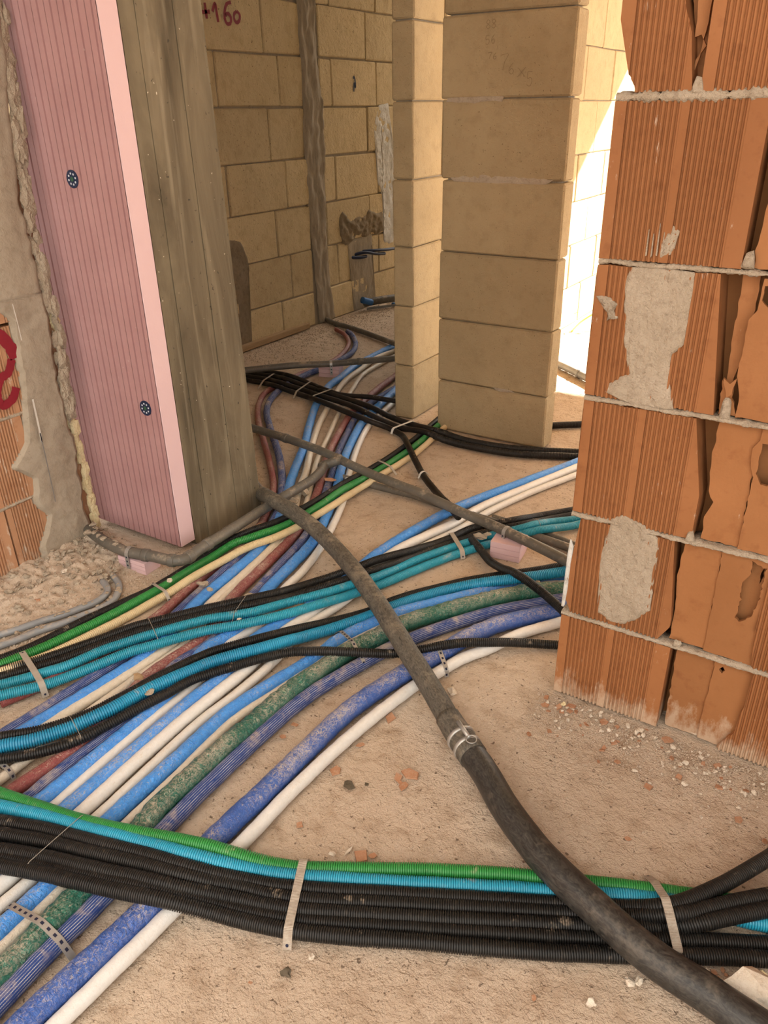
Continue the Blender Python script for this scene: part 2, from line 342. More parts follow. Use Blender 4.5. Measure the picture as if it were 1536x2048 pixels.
# woven navy sleeve
m = N('navymesh'); u = m.uv(); g = m.pos()
sp = m.new('ShaderNodeSeparateXYZ'); m.ln(u, sp.inputs[0])
ln_ = m.ramp(m.math('SINE', m.math('MULTIPLY', sp.outputs[1], 75.)), .30, .75); cr_ = m.ramp(m.math('SINE', m.math('MULTIPLY', sp.outputs[0], 2100.)), .2, .7)
thread = m.math('MULTIPLY', ln_, m.math('ADD', m.math('MULTIPLY', cr_, .5), .5)); worn = m.ramp(m.noise(m.map(u, (14, 3, 1)), 1.6, 5, .7), .36, .58)
col = m.mix(m.math('MULTIPLY', thread, worn), (.022, .05, .19), (.58, .57, .56)); f = dust_fac(m, .38, 10); col = m.mix(m.math('MULTIPLY', f, .75), col, DUST)
m.out(col, .7, m.bump(thread, .5, .0015), .25)
def corr(name, c, c2, amount=.12, rough=.34, smear=.16, spec=.45):
    m = N(name); g = m.pos(); col = m.mix(m.ramp(m.noise(g, 5, 4, .6), .35, .65), c, c2)
    f = m.math('MAXIMUM', m.math('MULTIPLY', dust_fac(m, amount, 14, .1), .8), m.math('MULTIPLY', m.ramp(m.noise(g, 60, 5, .7), .56, .80), smear)); col = m.mix(f, col, DUST)
    m.out(col, m.math('ADD', m.math('MULTIPLY', f, .5), rough), m.bump(m.noise(g, 160, 3, .6), .12, .001), spec)
corr('cblack', (.010, .009, .0085), (.020, .018, .016), .06, .42, .07, .3)
corr('sblack', (.009, .0075, .007), (.018, .014, .012), .06, .45, .06, .25)
corr('cgreen', (.020, .19, .040), (.034, .26, .058), .06)
corr('ccream', (.58, .45, .25), (.66, .53, .32), .10)
corr('ccyan', (.016, .235, .33), (.026, .30, .41), .16)
corr('ccyan2', (.014, .21, .37), (.022, .28, .46), .14)
corr('ccyan3', (.018, .26, .39), (.030, .33, .48), .10)
corr('grey', (.085, .076, .062), (.135, .12, .098), .30, .5, .4)
corr('greyclean', (.21, .215, .22), (.28, .285, .29), .30, .4)
m = N('bigblack'); g = m.pos(); u = m.uv()
sw = m.noise(m.map(u, (22, 5, 1)), 1.5, 8, .72, 2.2); col = m.mix(m.ramp(sw, .40, .70), (.016, .015, .014), (.07, .064, .055))
f = m.math('MULTIPLY', dust_fac(m, .22, 7, .0), .45); col = m.mix(f, col, (.30, .25, .19)); m.out(col, m.math('ADD', m.math('MULTIPLY', sw, .35), .28), m.bump(sw, .25, .002), .4)
m = N('bigblack_worn'); u = m.uv(); sw = m.noise(m.map(u, (20, 4, 1)), 2., 8, .72, 2.); col = m.mix(m.ramp(sw, .35, .65), (.04, .036, .031), (.15, .13, .10))
m.out(m.mix(m.math('MULTIPLY', dust_fac(m, .4, 9, .0), .6), col, (.36, .29, .21)), .7, m.bump(sw, .3, .002), .3)
m = N('webbing'); u = m.uv(); sp = m.new('ShaderNodeSeparateXYZ'); m.ln(u, sp.inputs[0])
w = m.math('SINE', m.math('MULTIPLY', sp.outputs[0], 2600.)); col = m.mix(m.ramp(m.noise(m.pos(), 45, 5, .7), .4, .65), (.46, .40, .33), (.33, .27, .21)); m.out(col, .85, m.bump(w, .5, .001), .2)

# pipe routes: radius m, kind, strap width m, centre line in mm
PATHS = {
'TR':(0.0145,'red',0,[(-3100,4244,14),(-3070,4227,14),(-3039,4210,14),(-3009,4191,14),(-2981,4170,14),(-2955,4146,14),(-2929,4122,14),(-2905,4096,14),(-2881,4070,14),(-2859,4043,14),(-2838,4015,14),(-2818,3985,14),(-2800,3955,14),(-2783,3924,14),(-2768,3892,14),(-2753,3860,14),(-2740,3828,14),(-2727,3795,14),(-2715,3762,14),(-2705,3728,14),(-2695,3694,14),(-2688,3660,14),(-2683,3625,14),(-2680,3589,14),(-2680,3554,14),(-2681,3519,14),(-2683,3484,14),(-2685,3448,14),(-2687,3413,14),(-2688,3378,14),(-2691,3343,14),(-2692,3308,14),(-2690,3272,14),(-2688,3237,14),(-2686,3202,14),(-2683,3167,14),(-2680,3132,14),(-2676,3097,14),(-2671,3062,14),(-2667,3027,14),(-2659,2992,14),(-2647,2959,14),(-2631,2928,14),(-2614,2897,14),(-2595,2867,14),(-2576,2837,14),(-2556,2808,14),(-2535,2780,14),(-2513,2752,14),(-2491,2725,14),(-2468,2698,14),(-2444,2672,14),(-2420,2646,14),(-2396,2621,14),(-2371,2596,14),(-2346,2571,14),(-2320,2547,14),(-2295,2522,14),(-2269,2498,14),(-2244,2474,14),(-2218,2449,14),(-2193,2425,14),(-2168,2400,14),(-2142,2376,14),(-2117,2351,15),(-2091,2327,14),(-2066,2302,14),(-2041,2277,14),(-2016,2252,14),(-1991,2227,14),(-1967,2202,14),(-1942,2177,14),(-1918,2151,14),(-1894,2125,14),(-1872,2098,14),(-1850,2070,14),(-1829,2041,15),(-1810,2012,15),(-1791,1983,14),(-1773,1952,14),(-1755,1921,14),(-1739,1890,14),(-1723,1859,14),(-1708,1827,14),(-1694,1794,14),(-1681,1762,14),(-1669,1729,14),(-1659,1695,14),(-1651,1660,14),(-1645,1626,14),(-1641,1591,14),(-1639,1555,14),(-1643,1520,14),(-1643,1485,14),(-1637,1450,14),(-1631,1416,14),(-1624,1381,14),(-1618,1346,14),(-1611,1312,14),(-1605,1277,14),(-1599,1242,14),(-1595,1207,14),(-1591,1172,14),(-1588,1137,14),(-1587,1102,14),(-1587,1066,14),(-1589,1031,14),(-1592,996,14),(-1597,961,14),(-1603,926,14),(-1612,892,14),(-1623,859,14),(-1633,825,14),(-1644,792,14),(-1656,758,14)]),
'T1':(0.016,'navymesh',0,[(-2998,4233,16),(-2969,4212,16),(-2941,4191,16),(-2915,4167,16),(-2891,4142,16),(-2867,4116,16),(-2844,4089,16),(-2821,4062,16),(-2799,4035,16),(-2779,4006,16),(-2759,3977,16),(-2741,3947,16),(-2723,3916,16),(-2708,3885,16),(-2694,3852,16),(-2682,3819,16),(-2673,3785,16),(-2666,3750,16),(-2661,3715,16),(-2655,3681,16),(-2652,3645,16),(-2650,3610,16),(-2648,3575,16),(-2648,3540,16),(-2648,3505,16),(-2648,3469,16),(-2649,3434,16),(-2652,3399,16),(-2655,3364,16),(-2654,3329,16),(-2652,3293,16),(-2649,3258,16),(-2646,3223,16),(-2641,3188,16),(-2637,3153,16),(-2631,3119,16),(-2624,3084,16),(-2615,3050,16),(-2604,3016,16),(-2592,2983,16),(-2579,2951,16),(-2564,2919,16),(-2548,2888,16),(-2530,2857,16),(-2511,2827,16),(-2491,2798,16),(-2470,2770,16),(-2448,2742,16),(-2425,2716,16),(-2401,2690,16),(-2376,2666,16),(-2350,2641,16),(-2325,2616,16),(-2300,2591,16),(-2275,2567,16),(-2249,2543,16),(-2224,2519,16),(-2198,2494,16),(-2172,2470,16),(-2147,2446,16),(-2121,2421,16),(-2096,2397,16),(-2071,2372,16),(-2046,2347,16),(-2022,2322,16),(-1998,2296,16),(-1974,2270,16),(-1950,2244,16),(-1927,2217,16),(-1904,2191,16),(-1881,2164,16),(-1859,2136,16),(-1837,2109,16),(-1816,2081,16),(-1795,2052,16),(-1775,2023,16),(-1755,1994,16),(-1736,1965,16),(-1717,1935,16),(-1700,1904,16),(-1685,1872,16),(-1672,1839,16),(-1661,1806,16),(-1650,1772,16),(-1642,1738,16),(-1634,1704,16),(-1627,1669,16),(-1621,1634,16),(-1614,1600,16),(-1608,1565,16),(-1603,1530,16),(-1597,1496,16),(-1591,1461,16),(-1585,1426,16),(-1579,1391,16),(-1573,1357,16),(-1566,1322,16),(-1559,1288,16),(-1551,1253,16),(-1544,1219,16),(-1538,1184,16),(-1532,1149,16),(-1528,1114,16),(-1525,1079,16),(-1524,1044,16),(-1525,1009,16),(-1527,973,16),(-1529,938,16),(-1531,903,16),(-1533,868,16),(-1535,833,16),(-1536,797,16),(-1538,762,16),(-1540,727,16),(-1542,692,16),(-1545,657,16),(-1548,622,16),(-1551,587,16),(-1554,551,16),(-1558,516,16),(-1561,481,16),(-1564,446,16),(-1567,411,16)]),
'T2':(0.0185,'blue',0,[(-2560,4441,18),(-2558,4406,18),(-2555,4370,18),(-2553,4335,18),(-2551,4300,18),(-2549,4265,18),(-2547,4230,18),(-2545,4194,18),(-2543,4159,18),(-2541,4124,18),(-2539,4089,18),(-2536,4053,18),(-2534,4018,18),(-2532,3983,18),(-2530,3948,18),(-2528,3913,18),(-2526,3877,18),(-2524,3842,18),(-2521,3807,18),(-2520,3772,18),(-2518,3736,18),(-2517,3701,18),(-2514,3666,18),(-2510,3631,18),(-2505,3596,18),(-2498,3562,18),(-2490,3527,18),(-2481,3493,18),(-2472,3459,18),(-2463,3425,18),(-2454,3391,18),(-2447,3356,18),(-2440,3321,18),(-2434,3287,18),(-2427,3252,18),(-2417,3218,18),(-2405,3185,18),(-2392,3152,18),(-2379,3120,18),(-2365,3087,18),(-2351,3055,18),(-2336,3023,18),(-2320,2991,18),(-2304,2960,18),(-2288,2929,18),(-2270,2898,18),(-2253,2867,18),(-2235,2837,18),(-2217,2807,18),(-2199,2776,18),(-2180,2746,18),(-2162,2716,18),(-2144,2686,18),(-2125,2656,18),(-2106,2626,18),(-2087,2597,18),(-2068,2567,18),(-2049,2537,18),(-2031,2507,18),(-2013,2477,18),(-1995,2446,18),(-1978,2415,18),(-1961,2384,18),(-1945,2353,18),(-1928,2322,18),(-1911,2291,18),(-1894,2260,19),(-1876,2230,18),(-1859,2199,19),(-1841,2169,18),(-1822,2139,18),(-1804,2109,18),(-1785,2079,18),(-1766,2049,18),(-1747,2019,18),(-1728,1989,18),(-1710,1959,18),(-1693,1928,18),(-1677,1897,18),(-1661,1865,18),(-1646,1833,18),(-1632,1801,18),(-1618,1769,18),(-1606,1735,18),(-1595,1702,18),(-1586,1668,18),(-1580,1633,18),(-1575,1598,18),(-1572,1563,18),(-1568,1528,18),(-1563,1493,18),(-1559,1458,18),(-1555,1423,18),(-1551,1388,18),(-1545,1353,18),(-1537,1319,18),(-1527,1285,18),(-1516,1252,18),(-1504,1218,18),(-1494,1185,18),(-1485,1150,18),(-1478,1116,18),(-1476,1081,18),(-1476,1045,18),(-1478,1010,18),(-1481,975,18),(-1484,940,18),(-1487,905,18),(-1490,870,18),(-1494,834,18),(-1497,799,18),(-1501,764,18),(-1504,729,18),(-1507,694,18),(-1509,659,18),(-1511,624,18),(-1513,588,18),(-1516,553,18),(-1518,518,18),(-1520,483,18),(-1522,447,18),(-1524,412,18)]),
'T3':(0.0145,'cream',0,[(-2445,4372,14),(-2448,4337,14),(-2451,4302,14),(-2454,4267,14),(-2457,4232,14),(-2460,4198,14),(-2463,4163,14),(-2466,4128,14),(-2469,4093,14),(-2472,4058,14),(-2475,4023,14),(-2478,3988,14),(-2481,3953,14),(-2485,3919,14),(-2489,3884,14),(-2492,3849,14),(-2492,3814,14),(-2489,3779,14),(-2484,3744,14),(-2478,3710,14),(-2471,3676,14),(-2463,3642,14),(-2455,3607,14),(-2448,3573,14),(-2441,3539,14),(-2434,3505,14),(-2429,3470,14),(-2423,3435,14),(-2416,3401,14),(-2407,3367,14),(-2396,3334,14),(-2385,3301,14),(-2372,3268,14),(-2359,3236,14),(-2345,3204,14),(-2331,3172,14),(-2317,3140,14),(-2302,3108,14),(-2287,3076,14),(-2273,3044,14),(-2258,3013,14),(-2243,2981,14),(-2228,2949,14),(-2213,2917,14),(-2198,2886,14),(-2183,2854,14),(-2168,2823,14),(-2153,2791,14),(-2137,2760,14),(-2121,2729,14),(-2104,2698,14),(-2087,2667,14),(-2070,2637,14),(-2053,2606,14),(-2035,2576,14),(-2017,2546,14),(-1999,2516,14),(-1981,2486,14),(-1962,2456,14),(-1944,2427,14),(-1925,2397,14),(-1906,2368,14),(-1887,2338,14),(-1868,2309,14),(-1850,2279,14),(-1832,2249,14),(-1815,2218,14),(-1799,2187,14),(-1782,2156,14),(-1766,2126,15),(-1748,2095,14),(-1730,2066,14),(-1711,2036,14),(-1692,2007,14),(-1674,1977,14),(-1657,1946,14),(-1641,1915,14),(-1626,1883,14),(-1612,1851,14),(-1599,1819,14),(-1587,1786,14),(-1576,1753,14),(-1566,1719,14),(-1559,1685,14),(-1552,1650,14),(-1546,1616,14),(-1541,1581,14),(-1535,1547,14),(-1530,1512,14),(-1525,1477,14),(-1521,1443,14),(-1517,1408,14),(-1511,1373,14),(-1502,1339,14),(-1492,1306,14),(-1481,1273,14),(-1471,1239,14),(-1463,1205,14),(-1459,1170,14),(-1457,1135,14),(-1457,1100,14),(-1459,1065,14),(-1460,1030,14),(-1463,995,14),(-1464,960,14),(-1467,926,14),(-1470,891,14),(-1473,856,14),(-1475,821,14),(-1476,786,14),(-1477,751,14),(-1476,716,14),(-1476,681,14),(-1477,646,14),(-1478,611,14),(-1479,576,14),(-1481,541,14),(-1482,506,14),(-1484,471,14),(-1485,436,14),(-1487,401,14),(-1488,366,14)]),
'T4':(0.0115,'cream',0,[(-2458,4374,12),(-2455,4339,12),(-2453,4304,12),(-2450,4269,12),(-2448,4233,12),(-2445,4198,12),(-2443,4163,12),(-2441,4128,12),(-2438,4093,12),(-2436,4058,12),(-2433,4022,12),(-2431,3987,12),(-2428,3952,12),(-2426,3917,12),(-2423,3882,12),(-2421,3847,12),(-2419,3811,12),(-2416,3776,12),(-2413,3741,12),(-2410,3706,12),(-2407,3671,12),(-2404,3636,12),(-2401,3600,12),(-2398,3565,12),(-2392,3531,12),(-2384,3496,12),(-2373,3463,12),(-2361,3429,12),(-2349,3397,12),(-2335,3364,12),(-2321,3332,12),(-2307,3299,12),(-2293,3267,12),(-2280,3234,12),(-2266,3202,12),(-2251,3170,12),(-2237,3137,12),(-2223,3105,12),(-2208,3073,12),(-2194,3041,12),(-2179,3009,12),(-2164,2977,12),(-2149,2945,12),(-2134,2913,12),(-2119,2881,12),(-2104,2849,12),(-2088,2818,12),(-2073,2786,12),(-2057,2754,12),(-2041,2723,12),(-2026,2691,12),(-2010,2660,12),(-1995,2628,12),(-1979,2596,12),(-1964,2564,12),(-1949,2533,11),(-1934,2501,12),(-1918,2469,12),(-1902,2438,12),(-1886,2407,12),(-1869,2376,12),(-1851,2345,12),(-1833,2315,12),(-1814,2285,12),(-1796,2255,12),(-1777,2225,12),(-1759,2195,12),(-1740,2165,12),(-1722,2134,12),(-1704,2104,12),(-1686,2074,12),(-1669,2043,12),(-1653,2012,12),(-1637,1980,12),(-1623,1948,12),(-1609,1916,12),(-1596,1883,12),(-1583,1850,12),(-1572,1816,12),(-1563,1782,12),(-1555,1748,12),(-1549,1713,12),(-1543,1679,12),(-1538,1644,12),(-1532,1609,12),(-1527,1574,12),(-1521,1539,12),(-1517,1504,12),(-1512,1469,12),(-1506,1434,12),(-1498,1400,12),(-1489,1366,12),(-1477,1333,12),(-1464,1300,12),(-1452,1267,12),(-1442,1233,12),(-1434,1199,12),(-1430,1164,12),(-1429,1129,12),(-1429,1093,12),(-1431,1058,12),(-1433,1023,12),(-1434,988,12),(-1434,952,12),(-1435,917,12),(-1435,882,12),(-1435,847,12),(-1435,811,12),(-1434,776,12),(-1432,741,12),(-1430,706,12),(-1428,670,12),(-1426,635,12),(-1425,600,12),(-1424,565,12),(-1423,529,12),(-1422,494,12),(-1421,459,12),(-1420,424,12),(-1419,388,12),(-1418,353,12)]),
'T5':(0.0165,'red',0,[(-2266,3921,16),(-2260,3886,16),(-2254,3851,16),(-2249,3816,16),(-2243,3781,16),(-2237,3746,16),(-2232,3712,16),(-2226,3677,16),(-2220,3642,16),(-2215,3607,16),(-2209,3572,16),(-2203,3537,16),(-2198,3503,16),(-2192,3468,16),(-2187,3433,16),(-2181,3398,16),(-2176,3363,16),(-2169,3328,16),(-2162,3294,16),(-2155,3259,16),(-2148,3225,16),(-2140,3190,16),(-2132,3156,16),(-2124,3122,16),(-2116,3087,16),(-2109,3053,16),(-2100,3018,16),(-2091,2984,16),(-2081,2951,16),(-2070,2917,16),(-2057,2884,16),(-2043,2852,16),(-2030,2819,16),(-2017,2786,16),(-2003,2754,16),(-1989,2721,16),(-1975,2689,16),(-1961,2657,16),(-1947,2624,16),(-1932,2592,16),(-1918,2560,16),(-1902,2528,16),(-1887,2497,17),(-1870,2465,16),(-1853,2434,16),(-1836,2403,16),(-1819,2373,16),(-1802,2342,17),(-1784,2311,16),(-1767,2281,16),(-1749,2250,16),(-1732,2219,16),(-1714,2189,17),(-1697,2158,16),(-1681,2127,16),(-1665,2095,17),(-1649,2063,16),(-1635,2031,16),(-1620,1999,16),(-1606,1967,16),(-1591,1935,16),(-1578,1902,16),(-1566,1869,16),(-1555,1835,16),(-1547,1801,16),(-1539,1767,16),(-1532,1732,16),(-1526,1697,16),(-1520,1662,16),(-1513,1628,16),(-1507,1593,16),(-1500,1558,16),(-1494,1524,16),(-1488,1489,16),(-1480,1454,16),(-1471,1420,16),(-1460,1387,16),(-1446,1354,16),(-1432,1322,16),(-1418,1289,16),(-1407,1256,16),(-1401,1221,16),(-1401,1186,16),(-1404,1151,16),(-1407,1116,16),(-1410,1081,16),(-1411,1045,16),(-1408,1010,16),(-1400,976,16),(-1390,942,16),(-1380,908,16),(-1371,874,16),(-1363,840,16),(-1356,805,16),(-1352,770,16),(-1353,735,16),(-1358,700,16),(-1361,665,16),(-1364,630,16),(-1367,595,16),(-1371,560,16),(-1375,524,16),(-1380,489,16),(-1384,454,16),(-1388,419,16),(-1392,384,16),(-1396,349,16),(-1401,314,16)]),
'T6':(0.015,'navymesh',0,[(-2123,3696,15),(-2121,3661,15),(-2118,3626,15),(-2115,3591,15),(-2113,3556,15),(-2110,3521,15),(-2108,3486,15),(-2105,3450,15),(-2103,3415,15),(-2100,3380,15),(-2097,3345,15),(-2095,3310,15),(-2092,3275,15),(-2090,3240,15),(-2088,3204,15),(-2085,3169,15),(-2082,3134,15),(-2078,3099,15),(-2071,3065,15),(-2064,3030,15),(-2055,2996,15),(-2045,2962,15),(-2035,2929,15),(-2024,2895,15),(-2012,2862,15),(-1998,2830,15),(-1984,2797,15),(-1969,2765,15),(-1954,2734,15),(-1940,2702,15),(-1925,2670,15),(-1910,2637,15),(-1896,2605,15),(-1881,2574,15),(-1866,2542,15),(-1850,2510,15),(-1834,2479,15),(-1817,2448,15),(-1800,2417,15),(-1783,2386,15),(-1766,2356,15),(-1749,2325,15),(-1732,2294,15),(-1716,2262,15),(-1700,2231,15),(-1684,2200,15),(-1667,2169,15),(-1650,2138,15),(-1633,2107,15),(-1616,2076,15),(-1600,2045,15),(-1585,2013,15),(-1571,1981,15),(-1557,1948,15),(-1544,1916,15),(-1532,1883,15),(-1520,1849,15),(-1509,1816,15),(-1500,1782,15),(-1492,1747,15),(-1485,1713,15),(-1478,1678,15),(-1471,1644,15),(-1463,1610,15),(-1455,1575,15),(-1448,1541,15),(-1440,1507,15),(-1432,1472,15),(-1424,1438,15),(-1415,1404,15),(-1406,1370,15),(-1397,1336,15),(-1388,1302,15),(-1380,1267,15),(-1374,1233,15),(-1371,1198,15),(-1375,1163,15),(-1381,1128,15),(-1382,1093,15),(-1376,1058,15),(-1367,1024,15),(-1356,991,15),(-1345,957,15),(-1334,924,15),(-1324,890,15),(-1323,855,15),(-1325,820,15),(-1326,785,15),(-1327,749,15),(-1328,714,15),(-1327,679,15),(-1326,644,15),(-1322,609,15),(-1323,574,15),(-1325,538,15),(-1327,503,15),(-1329,468,15),(-1331,433,15),(-1333,398,15),(-1335,363,15),(-1337,327,15),(-1339,292,15)]),
'T7':(0.018,'blue',0,[(-2150,3695,18),(-2143,3660,18),(-2135,3626,18),(-2128,3591,18),(-2120,3557,18),(-2112,3523,18),(-2105,3488,18),(-2097,3454,18),(-2090,3419,18),(-2082,3385,18),(-2074,3351,18),(-2067,3316,18),(-2059,3282,18),(-2052,3247,18),(-2044,3213,18),(-2037,3179,18),(-2029,3144,18),(-2021,3110,18),(-2013,3076,18),(-2005,3041,18),(-1997,3007,18),(-1988,2973,18),(-1980,2939,18),(-1971,2905,18),(-1961,2871,18),(-1950,2837,18),(-1938,2804,18),(-1925,2771,18),(-1912,2739,18),(-1898,2707,18),(-1884,2674,18),(-1870,2642,18),(-1855,2610,18),(-1841,2578,18),(-1826,2546,18),(-1811,2514,18),(-1795,2482,18),(-1779,2451,18),(-1763,2420,18),(-1746,2389,18),(-1730,2358,18),(-1712,2327,18),(-1695,2296,18),(-1678,2266,18),(-1659,2236,18),(-1641,2205,18),(-1624,2175,18),(-1608,2143,18),(-1593,2111,18),(-1578,2079,18),(-1564,2047,18),(-1549,2015,18),(-1535,1983,18),(-1520,1951,18),(-1506,1919,18),(-1493,1886,18),(-1480,1853,18),(-1468,1820,18),(-1459,1786,18),(-1451,1752,18),(-1445,1717,18),(-1439,1682,18),(-1433,1648,18),(-1427,1613,18),(-1421,1578,18),(-1415,1543,18),(-1408,1509,18),(-1398,1475,18),(-1385,1443,18),(-1371,1410,18),(-1357,1378,18),(-1345,1345,18),(-1339,1310,18),(-1341,1275,18),(-1351,1241,18),(-1358,1207,18),(-1357,1172,18),(-1348,1138,18),(-1336,1104,18),(-1324,1071,18),(-1312,1038,18),(-1303,1004,18),(-1298,969,18),(-1297,934,18),(-1296,899,18),(-1294,864,18),(-1292,829,18),(-1291,793,18),(-1289,758,18),(-1288,723,18),(-1288,688,18),(-1287,653,18),(-1287,617,18),(-1287,582,18),(-1286,547,18),(-1285,512,18),(-1285,477,18),(-1284,441,18),(-1283,406,18),(-1283,371,18),(-1282,336,18),(-1281,300,18),(-1280,265,18)]),
'T8':(0.013,'white',0,[(-2067,3661,13),(-2061,3626,13),(-2055,3591,13),(-2049,3556,13),(-2043,3521,13),(-2037,3487,13),(-2031,3452,13),(-2025,3417,13),(-2019,3382,13),(-2013,3347,13),(-2007,3313,13),(-2001,3278,13),(-1994,3243,13),(-1988,3208,13),(-1983,3173,13),(-1977,3139,13),(-1970,3104,13),(-1964,3069,13),(-1957,3034,13),(-1950,3000,13),(-1943,2965,13),(-1936,2930,13),(-1928,2896,13),(-1919,2862,13),(-1908,2828,13),(-1896,2795,13),(-1883,2762,13),(-1870,2729,13),(-1856,2697,13),(-1841,2665,13),(-1827,2632,13),(-1812,2600,13),(-1797,2569,13),(-1781,2537,13),(-1765,2505,13),(-1749,2474,13),(-1733,2443,13),(-1716,2411,13),(-1700,2380,13),(-1683,2349,13),(-1667,2318,13),(-1649,2287,13),(-1632,2256,13),(-1614,2226,13),(-1596,2195,13),(-1579,2164,13),(-1562,2133,13),(-1546,2102,13),(-1532,2069,13),(-1517,2037,13),(-1503,2005,13),(-1490,1972,13),(-1476,1939,13),(-1463,1907,13),(-1450,1874,13),(-1438,1841,13),(-1426,1807,13),(-1416,1773,13),(-1406,1740,13),(-1397,1705,13),(-1389,1671,13),(-1382,1636,13),(-1378,1601,13),(-1374,1566,13),(-1368,1531,13),(-1357,1498,13),(-1344,1465,13),(-1332,1432,13),(-1320,1398,13),(-1313,1364,13),(-1313,1329,13),(-1319,1294,13),(-1324,1259,13),(-1321,1224,13),(-1314,1189,13),(-1304,1155,13),(-1294,1121,13),(-1285,1087,13),(-1280,1052,13),(-1278,1017,13),(-1277,982,13),(-1277,946,13),(-1276,911,13),(-1274,876,13),(-1272,840,13),(-1270,805,13),(-1268,770,13),(-1265,735,13),(-1262,699,13),(-1259,664,13),(-1256,629,13),(-1254,594,13),(-1253,558,13),(-1253,523,13),(-1252,488,13),(-1252,452,13),(-1252,417,13),(-1251,382,13),(-1251,346,13),(-1251,311,13),(-1251,276,13)]),
'T9':(0.018,'blue',0,[(-759,3353,18),(-772,3320,18),(-784,3287,18),(-797,3254,18),(-810,3221,18),(-823,3188,18),(-835,3155,18),(-848,3122,18),(-861,3089,18),(-874,3056,18),(-886,3023,18),(-899,2990,18),(-912,2958,18),(-925,2925,18),(-937,2892,18),(-950,2859,18),(-963,2826,18),(-976,2793,18),(-988,2760,18),(-1001,2727,18),(-1014,2694,18),(-1027,2661,18),(-1039,2628,18),(-1052,2595,18),(-1065,2562,18),(-1078,2530,18),(-1091,2497,18),(-1104,2464,18),(-1117,2431,18),(-1130,2398,18),(-1142,2365,18),(-1153,2332,18),(-1163,2298,18),(-1172,2264,18),(-1180,2229,18),(-1187,2195,18),(-1194,2160,18),(-1200,2125,18),(-1206,2091,18),(-1212,2056,18),(-1217,2021,18),(-1222,1986,18),(-1227,1951,18),(-1230,1916,18),(-1233,1881,18),(-1234,1845,18),(-1234,1810,18),(-1233,1775,18),(-1232,1739,18),(-1231,1704,18),(-1230,1669,18),(-1231,1634,18),(-1232,1598,18),(-1234,1563,18),(-1236,1528,18),(-1239,1493,18),(-1242,1457,18),(-1247,1423,18),(-1255,1388,18),(-1264,1354,18),(-1270,1319,18),(-1271,1284,18),(-1265,1249,18),(-1255,1215,18),(-1245,1182,18),(-1238,1147,18),(-1236,1112,18),(-1238,1076,18),(-1240,1041,18),(-1241,1006,18),(-1239,971,18),(-1237,935,18),(-1235,900,18),(-1233,865,18),(-1231,830,18),(-1229,794,18),(-1227,759,18),(-1226,724,18),(-1225,689,18),(-1224,653,18),(-1223,618,18),(-1222,583,18),(-1220,547,18),(-1219,512,18),(-1218,477,18),(-1217,442,18),(-1216,406,18),(-1215,371,18),(-1213,336,18),(-1212,300,18),(-1211,265,18)]),
'T10':(0.016,'white',0,[(-757,3314,16),(-769,3281,16),(-780,3248,16),(-792,3215,16),(-804,3181,16),(-816,3148,16),(-827,3115,16),(-839,3081,16),(-851,3048,16),(-863,3015,16),(-874,2981,16),(-886,2948,16),(-898,2915,16),(-910,2881,16),(-921,2848,16),(-933,2815,16),(-945,2781,16),(-956,2748,16),(-968,2715,16),(-980,2682,16),(-992,2648,16),(-1003,2615,16),(-1014,2581,16),(-1026,2548,16),(-1038,2515,16),(-1049,2481,16),(-1061,2448,16),(-1072,2414,16),(-1082,2381,16),(-1091,2346,16),(-1099,2312,16),(-1103,2277,16),(-1107,2242,16),(-1113,2207,16),(-1121,2173,16),(-1131,2139,16),(-1142,2105,16),(-1153,2071,16),(-1163,2038,16),(-1173,2004,16),(-1182,1970,16),(-1190,1935,16),(-1195,1900,16),(-1198,1865,16),(-1200,1830,16),(-1201,1795,16),(-1202,1759,16),(-1202,1724,16),(-1203,1689,16),(-1205,1653,16),(-1206,1618,16),(-1208,1583,16),(-1210,1547,16),(-1212,1512,16),(-1214,1477,16),(-1218,1442,16),(-1223,1407,16),(-1226,1372,16),(-1226,1336,16),(-1223,1301,16),(-1216,1267,16),(-1211,1232,16),(-1207,1197,16),(-1206,1161,16),(-1206,1126,16),(-1207,1091,16),(-1207,1055,16),(-1208,1020,16),(-1208,985,16),(-1208,949,16),(-1207,914,16),(-1205,879,16),(-1204,844,16),(-1202,808,16),(-1200,773,16),(-1197,738,16),(-1194,703,16),(-1191,667,16),(-1188,632,16),(-1186,597,16),(-1184,562,16),(-1182,526,16),(-1179,491,16),(-1177,456,16),(-1176,421,16),(-1174,385,16),(-1173,350,16),(-1172,315,16),(-1171,279,16),(-1170,244,16),(-1169,209,16),(-1167,174,16)]),
